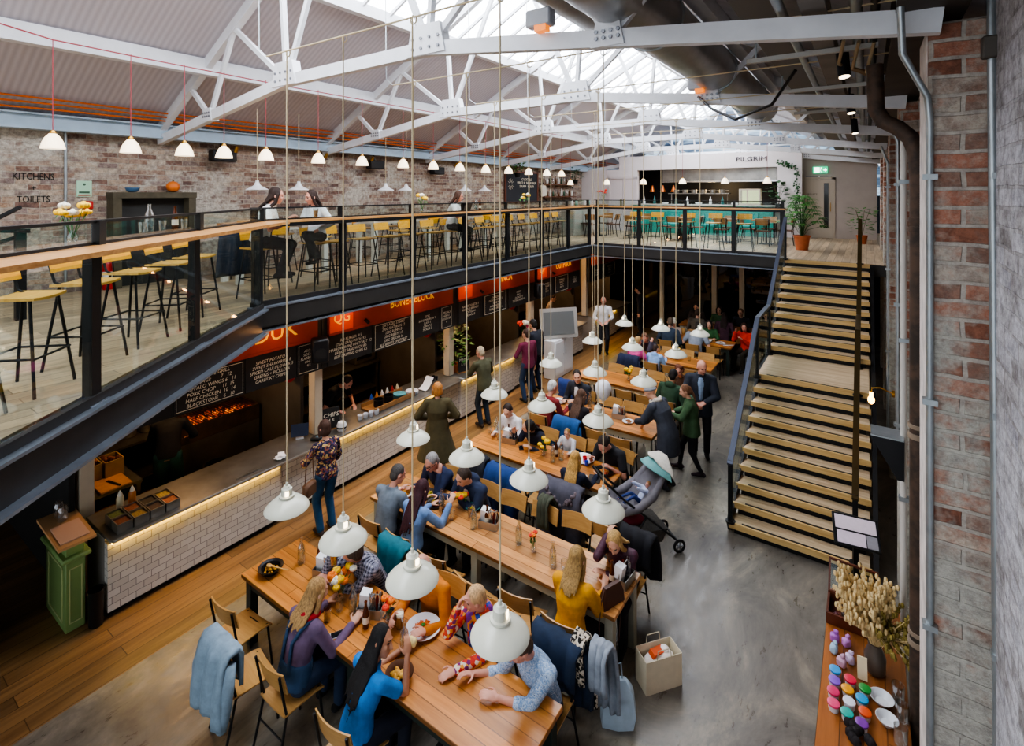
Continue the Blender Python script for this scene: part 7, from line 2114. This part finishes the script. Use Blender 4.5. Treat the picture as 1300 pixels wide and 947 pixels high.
for k, (x, y, c, nm) in enumerate(((-.24, 5.56, '#b06ac0', 'lilac'), (-.15, 5.56, '#c88ad0', 'pale mauve'), (-.24, 5.42, '#a9c4d8', 'pale blue'), (-.12, 5.38, '#cdb9d6', 'lavender'), (-.18, 5.30, '#c9a0b8', 'dusty pink'))):
    mb = MB()
    mb.box((0, 0, .035), (.07, .055, .07), b=.012, rz=k * .7); mb.box((.01, .01, .085), (.04, .03, .03), b=.008, rz=k)
    tag(mb.build('gift_box', M('gift_%d' % k, c, .5), None, (x, y, Z)), 'tiny %s gift box on the sideboard' % nm, 'box')
for k, (x, y, r_) in enumerate(((.10, 5.10, .085), (.13, 4.92, .075))):
    mb = MB(); mb.lathe([(r_ * .5, 0), (r_ * .55, .004), (r_, .05), (r_ * .95, .05), (r_ * .5, .01), (0, .008)], 22); tag(mb.build('white_bowl', M('bowl_pale', '#d8dade', .3), None, (x, y, Z)), ['larger', 'smaller'][k] + ' pale bowl beside the paint pots on the sideboard', 'bowl')
for k, (x, y) in enumerate(((.21, 5.2), (.23, 5.02), (.21, 4.80))):
    mb = MB(); mb.lathe([(.04, 0), (.045, .01), (.045, .13), (.04, .13), (.038, .015), (0, .012)], 16); tag(mb.build('glass_jar', BOTG, None, (x, y, Z)), 'clear glass jar near the pier on the sideboard, %s from the dried grasses' % ORD[k], 'jar')
mb = MB()
for k in range(10): mb.ell((rnd.uniform(-.08, .08), rnd.uniform(-.1, .1), .03), .035, 7, 5)
tag(mb.build('dark_cloth', M('cloth_black_fold', '#1c1618', .9), None, (-.04, 4.64, Z)), 'crumpled dark cloth in front of the paint pots on the sideboard', 'cloth')
t = thing('pink_dish', 'deep pink glass dish on the sideboard near the jars', 'dish', (.15, 4.55, Z))
mb = MB(); mb.lathe([(.05, 0), (.075, .04), (.07, .04), (.045, .008), (0, .006)], 18); mb.build('dish', M('pink_glass', '#9a3a6a', .25), t)
t = thing('small_tag', 'small cream card tag leaning on the dried grass vase', 'card', (-.03, 5.26, Z))
mb = MB(); mb.box((0, 0, .09), (.07, .012, .17), rot=(-.2, 0, .1)); mb.build('card', M('tag_cream', '#e4d2b0', .8), t)
# pushchair in the aisle
FR = M('pushchair_frame', '#2a2c30', .4, .4); FAB = M('pushchair_fabric', '#6d6a70', .8, var=.15, vs=8)
t = thing('pushchair', 'grey pushchair holding a baby beside the third table', 'pushchair', (-2.60, 6.86, 0), R(-42))
for s in (-1, 1):
    mb = MB(); mb.tube([(s * .24, -.52, 1.04), (s * .25, -.3, .82), (s * .25, .42, .22)], .016, 8); mb.build('main_tube', FR, t)
    mb = MB(); mb.tube([(s * .25, .0, .58), (s * .27, -.34, .13)], .014, 8); mb.build('rear_leg', FR, t)
mb = MB(); mb.tube([(-.24, -.52, 1.04), (-.22, -.57, 1.08), (.22, -.57, 1.08), (.24, -.52, 1.04)], .02, 8); mb.build('handlebar', BLACK, t)
for (x, y, r_) in ((-.29, -.36, .13), (.29, -.36, .13), (-.22, .5, .09), (.22, .5, .09)):
    mb = MB(); mb.tube([(x, y + r_ * .82 * math.cos(a), r_ + r_ * .82 * math.sin(a)) for a in np.linspace(0, 2 * PI, 20, endpoint=False)], r_ * .2, 8, closed=True); w_ = mb.build('wheel', BLACK, t)
    mb = MB(); mb.cyl((x - .02, y, r_), (x + .02, y, r_), r_ * .25, n=12)
    for k in range(5): mb.bar((x, y, r_), (x, y + r_ * .75 * math.cos(k * 1.257), r_ + r_ * .75 * math.sin(k * 1.257)), .014, .014)
    mb.build('hub', M('hub_grey', '#8d9094', .4, .4), w_)
mb = MB(); mb.bar((-.27, -.36, .13), (.27, -.36, .13), .02, .02); mb.bar((-.22, .46, .18), (.22, .46, .18), .02, .02); mb.build('axle', FR, t)
mb = MB(); mb.sheet(8, 10, lambda u, v: ((u - .5) * (.40 + .06 * math.sin(v * PI)), .62 * v - .34, .56 + .10 * (2 * u - 1) ** 2 * 1.4 + (.42 * max(0, v - .4) / .6) + (.10 * max(0, .18 - v) / .18)), .05); mb.build('seat_shell', FAB, t, smooth=180)
for s in (-1, 1):
    mb = MB(); mb.tube([(s * .22, -.33, .66), (s * .24, -.1, .70), (s * .235, .1, .82), (s * .18, .28, 1.06)], [.05, .055, .055, .045], 10); mb.build('seat_wing', FAB, t, smooth=180)
mb = MB(); mb.sheet(10, 6, lambda u, v: (.26 * math.cos(PI * u), .36 - .30 * v * math.sin(PI * u), 1.0 + .22 * math.sin(PI * u) * (1 - .2 * v)), .012); mb.build('canopy', M('canopy_teal', '#6fa5a4', .8), t, smooth=180)
mb = MB(); mb.sheet(10, 5, lambda u, v: (.24 * math.cos(PI * u), .40 - .22 * v * math.sin(PI * u), 1.03 + .23 * math.sin(PI * u) + .015 * math.sin(u * 20)), .02); mb.build('knitted_blanket', M('blanket_cream', '#d9d4c9', .9, var=.1, vs=30), t, smooth=180)
mb = MB(); mb.loft([[(x * w_, .02 + y * d, z) for x, y in ((-1, -1), (1, -1), (1, 1), (-1, 1))] for z, w_, d in ((.17, .19, .24), (.36, .23, .30))]); mb.build('basket', M('basket_mesh', '#4a4844', .9, var=.3, vs=40), t)
mb = MB(); mb.ell((-.05, -.05, .40), (.14, .16, .08), 12, 8); mb.build('red_blanket', M('blanket_red', '#7a1f34', .9), t, smooth=180)
# white balloons
for k, (x, y, z, lab) in enumerate(((-3.62, 7.95, 1.62, 'white balloon floating above the aisle half of the fourth table'), (-2.05, 16.4, 1.75, 'white balloon in the dark end under the far balcony'))):
    t = thing('balloon', lab, 'balloon', (x, y, z))
    mb = MB(); mb.lathe([(.0, -.19), (.02, -.185), (.06, -.15), (.11, -.08), (.135, 0), (.13, .07), (.09, .13), (.045, .158), (0, .165)], 22); mb.build('skin', M('balloon_white', '#e6e6ec', .35), t, smooth=180)
    mb = MB(); mb.lathe([(.004, -.19), (.018, -.205), (.0, -.20)], 10); mb.build('knot', M('balloon_white', '#e6e6ec', .35), t)
    mb = MB(); mb.tube([(0, 0, -.2), (.03, .02, -.5), (-.01, .05, -.8 if k == 0 else -1.0)], .0025, 5); mb.build('string', WHITE, t)
# ------------------------------------------------------------------ who is where
def seat(ti, side, k, dy=0.0):
    x, y = SEATS[(ti, side, k)]
    return (x, y + (dy if side == 'near' else -dy))
FLORAL = pattern('red_floral_print', ['#d8452a', '#e9d9c6', '#c9362c', '#e8a03a', '#d8452a', '#7a2a6a'], 34)
BLUEPRINT = pattern('blue_brush_print', ['#dfe6ee', '#5f86b4', '#b9cbe0', '#2d4a78'], 16, 'swirl')
PLAID = pattern('grey_check', ['#c4c4cf', '#6f7084', '#8d8e9f', '#2f3040'], 9, 'plaid')
DARKFLORAL = pattern('dark_floral_print', ['#1d1a33', '#2a2440', '#8a4a3a', '#c9a86a', '#1b1930', '#4a3a6a'], 42)
PLUMP = M('plum_shimmer', '#4a2438', .6, var=.4, vs=60)
# front table, near side
person('woman in purple top and blue dungarees with a red scarf, back to the camera', seat(0, 'near', 2, .02), 0, 1.68, lean=16, look=(-12, 16), L=(-.2, .48, .80), Rh=(.22, .46, .80), fem=True,
       top=('sweater', '#6b5672', 'long'), bottom=('trousers', '#24344e'), hair=('longish', '#b08a58'), near=2, extras=(('scarf', '#b3202a'), ('straps', '#2c4868')))
person('black-haired woman in bright blue top holding a piece of bread', seat(0, 'near', 3, .02), -8, 1.62, lean=18, look=(-62, 14), L=(-.12, .5, .80), Rh=(.14, .40, .98), fem=True,
       top=('shirt', '#1f78c4', 'short'), bottom=('trousers', '#1c2030'), hair=('longer', '#120e0e'), skin='tan', near=2, curl=(.6, .9))
# front table, far side
person('man in grey checked shirt drinking a beer', seat(0, 'far', 1, .04), 180, 1.78, lean=26, look=(-58, 8), L=(.16, .46, .84), Rh=(.22, .42, 1.07),
       top=('shirt', PLAID, 'long'), bottom=('trousers', '#2b2f3c'), hair=('short', '#4a3c30'), skin='pink', near=2, curl=(.5, 1.1), palms=(None, (-1, 0, -.1)))
person('balding man in an orange jumper reaching for his plate', seat(0, 'far', 2, .02), 180, 1.78, lean=14, look=(8, 22), L=(-.24, .42, .83), Rh=(.10, .50, .85),
       top=('sweater', '#c8741a', 'long'), bottom=('trousers', '#26303e'), hair=('bald', '#a58f7c'), skin='pink', near=2, curl=(.5, 1.0), palms=(None, (-1, 0, -.1)))
person('woman with cropped blonde hair in red floral blouse and purple scarf', seat(0, 'far', 3, .02), 178, 1.66, lean=12, look=(-38, 14), L=(-.06, .52, .80), Rh=(.12, .30, 1.10), fem=True,
       top=('shirt', FLORAL, 'long'), bottom=('trousers', '#241c2c'), hair=('short', '#c9a274'), skin='pink', near=2, curl=(.5, .9), extras=(('scarf', pattern('purple_scarf', ['#7a2a8a', '#c8452a', '#2a4aa4', '#d98a2a'], 18), 1), ('watch', -1)))
person('person in blue patterned shirt at the aisle end of the front table', seat(0, 'far', 4, .02), 172, 1.74, lean=20, look=(-20, 26), L=(.10, .46, .80), Rh=(.40, .44, .80),
       top=('shirt', BLUEPRINT, 'rolled'), bottom=('trousers', '#27344a'), hair=('short', '#5a4232'), skin='pink', near=2)
# second table
person('person with short grey hair in a grey t-shirt, back to the camera', seat(1, 'near', 0, .04), 6, 1.70, lean=16, look=(-30, 24), L=(-.15, .46, .80), Rh=(.2, .42, .82),
       top=('shirt', '#6d7884', 'short'), bottom=('trousers', '#22242c'), hair=('short', '#46423f'), skin='pink', near=1)
person('woman with very long dark red hair in a blue denim shirt', seat(1, 'near', 1, .02), 0, 1.66, lean=12, look=(-10, 18), L=(-.1, .45, .80), Rh=(.26, .42, .95), fem=True,
       top=('shirt', '#6f8fc0', 'long'), bottom=('trousers', '#1d1f28'), hair=('longer', '#3a1620'), near=1, curl=(.5, .9))
person('blonde woman in a mustard yellow blouse, back to the camera', seat(1, 'near', 5, .02), 2, 1.68, lean=10, look=(0, 14), L=(-.16, .46, .80), Rh=(.18, .44, .80), fem=True,
       top=('blouse', '#d9980e', 'puff'), bottom=('trousers', '#17181d'), hair=('longish', '#a5834f'), near=2)
person('blonde woman in a plum blouse resting her face on her hand', seat(1, 'far', 6, .04), 184, 1.66, lean=24, look=(6, 26), L=(.06, .42, .80), Rh=(.10, .26, 1.12), fem=True,
       top=('shirt', PLUMP, 'long'), bottom=('trousers', '#17181d'), hair=('longish', '#b8935a'), near=1, curl=(.6, 1.0))
person('grey-haired man with glasses in navy jumper, hand on his chin', seat(1, 'far', 0, .02), 184, 1.76, lean=22, look=(-4, 22), L=(-.10, .28, 1.0), Rh=(.25, .42, .80),
       top=('sweater', '#1f2a4a', 'long'), bottom=('trousers', '#22242c'), hair=('short', '#8d8a88'), skin='pink', near=1, extras=('glasses',), curl=(1.0, .5))
person('man in a navy jumper with white collar reaching across the second table', seat(1, 'far', 1, .02), 180, 1.76, lean=22, look=(-14, 26), L=(.02, .36, .86), Rh=(.38, .42, .82),
       top=('hoodie', '#2a3550', 'long'), bottom=('trousers', '#22242c'), hair=('short', '#3c3028'), near=1, inner='#dedede')
# third table
person('blonde girl in a navy jumper, back to the camera', seat(2, 'near', 3, .02), 4, 1.50, lean=12, look=(-10, 12), L=(-.16, .42, .80), Rh=(.22, .42, .80), fem=True,
       top=('sweater', '#1b2036', 'long'), bottom=('trousers', '#1d2030'), hair=('longer', '#c09350'), near=1)
person('dark-haired woman in a white shirt at the third table', seat(2, 'far', 0, .02), 180, 1.66, lean=14, look=(10, 26), L=(-.16, .40, .82), Rh=(.14, .42, .80), fem=True,
       top=('shirt', '#e4e0e0', 'long'), bottom=('trousers', '#24262e'), hair=('short', '#2b1c16'), near=1)
person('dark-haired person in a dark navy top leaning on the third table', seat(2, 'far', 1, .06), 176, 1.72, lean=30, look=(-50, 18), L=(-.12, .44, .80), Rh=(.26, .40, .92), fem=True,
       top=('sweater', '#1c2032', 'long'), bottom=('trousers', '#1d1f28'), hair=('long', '#1a1212'), near=1)
person('fair-haired toddler in a grey and white top', seat(2, 'far', 2, .04), 176, .98, seat=.58, lean=6, look=(10, 6), L=(-.16, .26, .80), Rh=(.14, .26, .80),
       top=('sweater', '#c4c4c8', 'long'), bottom=('trousers', '#5a6070'), hair=('short', '#9a7a48'), near=1)
person('man in a black t-shirt cutting his food', seat(2, 'far', 4, .0), 172, 1.80, lean=26, look=(6, 40), L=(-.16, .44, .84), Rh=(.22, .42, .86),
       top=('shirt', '#202126', 'short'), bottom=('trousers', '#22242c'), hair=('short', '#2a1c14'), skin='pink', near=1, extras=('beard',), curl=(.9, .9))
# fourth table
person('white-haired man in a dark red jumper, back to the camera', seat(3, 'near', 0, .04), -14, 1.74, lean=16, look=(-20, 12), L=(-.2, .42, .82), Rh=(.2, .44, .80),
       top=('sweater', '#7c2226', 'long'), bottom=('trousers', '#22242c'), hair=('short', '#c9c7c4'), skin='pink', near=1)
person('woman with long wavy brown hair in a dark top at the fourth table', seat(3, 'near', 1, .04), -6, 1.68, lean=16, look=(-20, 14), L=(-.1, .45, .80), Rh=(.26, .40, .80), fem=True,
       top=('sweater', '#221c20', 'long'), bottom=('trousers', '#1c1d24'), hair=('longer', '#5a4030'), near=1)
person('man in a dark suit jacket and white open shirt', seat(3, 'far', 1, .04), 176, 1.80, lean=12, look=(30, 6), L=(-.1, .40, .82), Rh=(.16, .40, .80),
       top=('jacket', '#23252e', 'long'), bottom=('trousers', '#23252e'), hair=('short', '#2b221c'), near=1, inner='#e6e2e2')
# fifth table
person('dark-haired person in a dark green hooded coat, back to the camera', seat(4, 'near', 4, .0), -8, 1.76, lean=14, look=(-10, 16), top=('hoodie', '#2f4a34', 'long'), bottom=('trousers', '#1d1f28'), hair=('short', '#181312'), skin='tan', near=1)
person('woman with curly auburn hair at the aisle end of fifth table', seat(4, 'far', 3, .1), 168, 1.66, lean=20, look=(20, 14), fem=True, top=('sweater', '#5a4438', 'long'), bottom=('trousers', '#1d1f28'), hair=('curly', '#6a3a22'), skin='pink', near=1)
# sixth and seventh tables
person('short-haired blonde woman in bright pink top, back to the camera', seat(5, 'near', 0, .04), -12, 1.66, lean=16, look=(-10, 12), L=(-.3, .42, .82), Rh=(.3, .42, .80), fem=True, top=('shirt', '#e0569a', 'short'), bottom=('trousers', '#1d2438'), hair=('short', '#b8925c'), skin='pink')
person('child in a pale blue top at the sixth table', seat(5, 'near', 1, .04), 0, 1.40, lean=18, look=(-30, 12), top=('hoodie', '#8fb4e4', 'long'), bottom=('trousers', '#2a3450'), hair=('short', '#3a2a20'))
person('man resting his head on his hand, facing the woman in pink', seat(5, 'far', 0, .04), 180, 1.76, lean=26, look=(14, 24), L=(-.14, .28, 1.02), Rh=(.2, .42, .80), top=('sweater', '#3a3440', 'long'), bottom=('trousers', '#22242c'), hair=('short', '#6a4a34'), skin='pink')
person('person in a dark slate jacket, back to the camera, seventh table', seat(6, 'near', 0, .04), 0, 1.80, lean=14, look=(10, 14), top=('jacket', '#2e3b4c', 'long'), bottom=('trousers', '#22242c'), hair=('short', '#5a4a3c'), wide=1.1)
person('man in a pale grey t-shirt hunched at the seventh table', seat(6, 'near', 1, .04), 0, 1.82, lean=26, look=(0, 20), top=('shirt', '#8b93a0', 'short'), bottom=('trousers', '#22242c'), hair=('short', '#2b221c'), wide=1.1)
person('child in a cream bobble hat at the far side of seventh table', seat(6, 'far', 0, .04), 176, 1.35, lean=10, look=(0, 12), top=('sweater', '#b9a9a0', 'long'), bottom=('trousers', '#2a2c38'), hair=('beanie', '#5a3c28'), extras=(('hat', '#d6cdc2', '#e6ded4'),))
person('person in a green jumper at the far side of the seventh table', seat(6, 'far', 2, .04), 184, 1.66, lean=12, look=(0, 14), fem=True, top=('sweater', '#37683c', 'long'), bottom=('trousers', '#2a2c38'), hair=('bob', '#1a1414'))
person('woman in a bright red jacket by the dark end of the hall', seat(6, 'far', 3, .04), 160, 1.68, lean=8, look=(30, 14), L=(-.1, .36, .9), Rh=(.14, .32, 1.06), fem=True, top=('jacket', '#d8331c', 'long'), bottom=('trousers', '#2a2418'), hair=('long', '#3a2418'), skin='pink', z0=0)
# seated at the farthest tables under the balcony
END = [(-4.55, 17.35, 180, '#3a3230', 'man with a dark beard', ('short', '#241a14'), ('beard',), '#3a3430'), (-3.85, 17.35, 182, '#3c5a3c', 'person in a dull green top', ('bob', '#2a1c16'), (), ''),
       (-3.2, 17.35, 176, '#23262f', 'person in a black top with fair hair', ('short', '#7a5a40'), (), ''), (-2.5, 17.3, 186, '#2b3444', 'person in a dark blue top', ('short', '#2a1c16'), (), ''),
       (-3.5, 16.2, 4, '#5a3a48', 'person in a maroon top, back to the camera', ('long', '#2a1a14'), (), ''), (-4.3, 16.2, 0, '#6a6258', 'person in a taupe top, back to the camera', ('short', '#4a3628'), (), '')]
for i, (x, y, fc, c, l, hr, ex, _) in enumerate(END):
    person(l + ', seated at the farthest table', (x, y), fc, 1.72, lean=12, top=('sweater', c, 'long'), hair=hr, extras=ex)
for i, (x, y, fc, c, l) in enumerate(((-1.9, 17.0, 150, '#1c1f28', 'person in dark clothes standing by the white balloon in the dark end'), (-6.35, 17.1, 100, '#2c2a30', 'person in dark clothes standing by the last food stall'))):
    person(l, (x, y), fc, 1.72, pose='stand', top=('jacket', c, 'long'), hair=('short', '#2a1c16'))
# standing in the hall
person('woman with grey bobble hat and long dark cardigan leaning over the fourth table', (-2.72, 8.52), 78, 1.74, pose='stand', lean=24, look=(10, 24), L=(-.12, .52, .98), Rh=(.14, .50, .90), fem=True,
       top=('coat', '#3a3e48', 'long'), bottom=('trousers', '#2b2630'), hair=('beanie', '#4a3c34'), hem=-.34, flare=1.12, near=1, extras=(('hat', '#8d8f96', '#b98a3a'), ('scarf', '#cfc6b8')), wide=1.06)
person('girl in a green parka holding a white sheet of paper', (-2.52, 9.2), 104, 1.56, pose='stand', lean=4, look=(10, 20), L=(-.08, .34, 1.02), Rh=(.18, .28, .98), fem=True,
       top=('coat', '#3f5c3c', 'long'), bottom=('leggings', '#14151a'), shoes='#2a1a22', hair=('pony', '#7a5238'), hem=-.16, flare=1.08, near=1, feet=((-.08, -.16, .08), (.10, .20, .08)), curl=(.8, .8))
person('bald man in a dark suit standing with his hands together', (-2.55, 9.92), 196, 1.84, pose='stand', lean=4, look=(24, 18), L=(-.08, .30, 1.12), Rh=(.10, .30, 1.10),
       top=('coat', '#2b303c', 'long'), bottom=('trousers', '#1c1d24'), hair=('bald', '#8a6a54'), skin='pink', hem=-.2, flare=1.06, near=1, inner='#8fa6c4', curl=(.9, .9))
person('woman in dark floral blouse and blue jeans standing at the counter', (-6.42, 4.62), 84, 1.62, pose='stand', lean=2, look=(10, 4), L=(-.2, .30, 1.0), Rh=(.2, .20, .84), fem=True,
       top=('blouse', DARKFLORAL, 'rolled'), bottom=('trousers', '#1f4a6e'), shoes='#3a2c28', hair=('bob', '#4a3024'), near=2, hem=-.06)
person('ginger-haired woman in a long olive cape coat with her back turned', (-6.05, 6.55), 40, 1.66, pose='stand', lean=0, look=(10, 0), L=(-.2, .16, 1.0), Rh=(.2, .18, 1.0), fem=True,
       top=('coat', '#4a4228', 'long'), bottom=('skirt', '#3e3824'), shoes='#2b211c', hair=('bob', '#b87a3c'), hem=-.52, flare=1.75, near=2, wide=1.1)
person('person in an olive jacket leaning on the third stall counter', (-6.62, 8.62), 76, 1.66, pose='stand', lean=10, look=(10, 10), L=(-.1, .44, 1.02), Rh=(.16, .36, 1.02), top=('jacket', '#4a4a34', 'long'), bottom=('trousers', '#1f2a38'), shoes='#33251c', hair=('short', '#b3a184'), skin='pink', hem=-.12, near=1)
person('dark-haired person in a burgundy jumper and jeans at the counters', (-6.55, 10.2), 70, 1.70, pose='stand', lean=3, look=(20, 4), L=(-.16, .24, 1.02), top=('sweater', '#6a1f3c', 'long'), bottom=('trousers', '#22385a'), hair=('short', '#3a2218'), near=0, hem=-.1)
person('person in black beside the burgundy jumper at the counters', (-6.7, 10.85), 80, 1.78, pose='stand', top=('jacket', '#1d212c', 'long'), bottom=('trousers', '#1d2a44'), hair=('short', '#1c1512'))
person('man in a white shirt and dark trousers standing beside the last counter', (-6.62, 14.55), 210, 1.76, pose='stand', lean=2, look=(-10, 10), L=(-.1, .28, 1.05), Rh=(.14, .26, 1.02), top=('shirt', '#dcdcdc', 'rolled'), bottom=('trousers', '#1c1d22'), hair=('bald', '#6a5040'), skin='pink')
# kitchen staff
person('cook in a black t-shirt bending over the second stall worktop', (-8.25, 5.95), -74, 1.74, pose='stand', lean=34, look=(0, 34), L=(-.16, .46, .98), Rh=(.2, .40, .98), top=('shirt', '#17181c', 'short'), bottom=('trousers', '#1c1d22'), hair=('short', '#2a1a14'), skin='pink', near=1)
person('cook in a teal apron working at the first stall grill', (-8.75, 3.5), 60, 1.72, pose='stand', lean=20, look=(0, 20), L=(-.1, .42, 1.0), Rh=(.22, .40, .98), top=('shirt', '#1a1a1d', 'rolled'), bottom=('skirt', '#1f4f50'), hair=('short', '#1c1412'), skin='pink')
person('pale-shirted server behind the fifth stall counter', (-8.35, 14.2), -70, 1.70, pose='stand', lean=8, look=(0, 14), top=('shirt', '#b9a99a', 'short'), bottom=('trousers', '#1c1d22'), hair=('short', '#2a1a14'))
# upstairs
person('long-haired man in a white t-shirt on a stool at the balcony', (-7.62, 4.3), -42, 1.80, seat=.80, lean=16, look=(14, 8), L=(-.16, .40, 1.16), Rh=(.22, .42, 1.20), top=('shirt', '#e4e2e0', 'short'), bottom=('trousers', '#1d2027'), hair=('longish', '#2c1c16'), skin='pink', z0=3.3, near=1)
person('dark-haired woman in a white shirt sitting on a balcony stool', (-7.66, 5.32), 196, 1.68, seat=.80, lean=6, look=(-20, 16), L=(-.22, .22, 1.0), Rh=(.14, .34, 1.18), fem=True, top=('blouse', '#e6e6ea', 'long'), bottom=('trousers', '#1b1c22'), hair=('longer', '#2e1c14'), skin='pink', z0=3.3, near=1, feet=((-.2, .34, .52), (-.34, .40, .60)))
person('woman in a pale top with a laptop on a far balcony stool', (-7.66, 8.75), -64, 1.68, seat=.80, lean=10, look=(6, 14), L=(-.14, .42, 1.18), Rh=(.16, .40, 1.18), fem=True, top=('blouse', '#d8d6d4', 'short'), bottom=('trousers', '#20222a'), hair=('longish', '#4a3022'), skin='pink', z0=3.3)
# baby lying back in the pushchair: seated figure, reclined, facing the handlebar
person('baby in a pale blue outfit lying in the pushchair', (-2.58, 6.88), 138, .62, seat=.62, lean=-34, look=(6, -8), L=(-.08, .12, .90), Rh=(.08, .12, .90), top=('sweater', '#b9c2dc', 'long'), bottom=('trousers', '#2a3a72'), shoes='#2a3a72', hair=('short', '#a3784a'), skin='pink', near=1, feet=((-.06, .26, .70), (.06, .26, .70)))
finish_people()
dup_l = {k: v for k, v in SEEN.items() if len(v) > 1}
if dup_l: print('REPEATED LABELS', dup_l)
# ------------------------------------------------------------------ things held or set down by people
def local(px, py, face, x, y):
    a = R(face); return (px + x * math.cos(a) - y * math.sin(a), py + x * math.sin(a) + y * math.cos(a))
x, y = local(-2.52, 9.2, 104, .04, .44)
mb = MB(); mb.sheet(4, 4, lambda u, v: ((u - .5) * .21, (v - .5) * .29, .02 * math.sin(u * 3)), .003)
tag(mb.build('paper_sheet', NAP, None, (x, y, 1.10), rot=(R(50), 0, R(104))), 'white sheet of paper held by the girl in green', 'paper')
x, y = local(-2.52, 9.2, 104, .22, -.02)
mb = MB(); mb.ell((0, 0, 0), (.10, .06, .11), 14, 10); mb.ell((0, 0, -.07), (.11, .07, .035), 12, 8)
tag(mb.build('red_hat', M('red_wool', '#c01c34', .9), None, (x, y, 1.08)), 'red woollen hat tucked under the arm of the girl in green', 'hat')
sx, sy = SEATS[(0, 'far', 1)]
x, y = local(sx, sy - .04, 180, .11, .47)
o = PP.put((x, y, 1.03), 0, 'glass of beer raised by the man in checked shirt', 'glasses of beer')
sx, sy = SEATS[(0, 'near', 3)]
x, y = local(sx, sy + .02, -8, .11, .47)
mb = MB(); mb.ell((0, 0, 0), (.05, .03, .045), 10, 7); mb.ell((.03, 0, .02), (.03, .025, .03), 8, 6)
tag(mb.build('bread_piece', M('bread_cream', '#e3c98a', .8, var=.2), None, (x, y, 1.04)), 'piece of bread held up by the black-haired woman', 'bread')
t = thing('brown_handbag', 'small brown handbag at the side of the woman in floral blouse', 'handbag', (-6.36, 4.30, .80), .3)
mb = MB(); mb.box((0, 0, 0), (.10, .22, .20), b=.03); mb.build('bag_body', M('bag_brown', '#6a4a34', .6), t)
mb = MB(); mb.tube([(0, -.09, .09), (0, -.06, .42), (0, .06, .50), (0, .09, .09)], .008, 6); mb.build('strap', M('bag_brown', '#6a4a34', .6), t)
t = thing('pale_blue_bag', 'pale blue cloth bag slumped on the floor by the near leg of second table', 'bag', (-1.92, 4.52, 0), .5)
mb = MB(); mb.loft([[(a * x_ + .03 * math.sin(3 * z), b_ * y_, z) for x_, y_ in ((-1, -1), (0, -1.2), (1, -1), (1.1, 0), (1, 1), (0, 1.1), (-1, 1), (-1.1, 0))] for z, a, b_ in ((.0, .14, .10), (.12, .15, .11), (.28, .12, .06), (.38, .05, .02))]); mb.build('bag_body', M('bag_pale_blue', '#a9bccb', .9, var=.08), t, smooth=60)
mb = MB(); mb.tube([(-.05, 0, .37), (-.04, .0, .50), (.04, .02, .50), (.05, 0, .37)], .008, 6); mb.build('strap', M('bag_pale_blue', '#a9bccb', .9), t)
dl_ = {k: v for k, v in SEEN.items() if len(v) > 1}
if dl_: print('REPEATED LABELS', list(dl_)[:20])
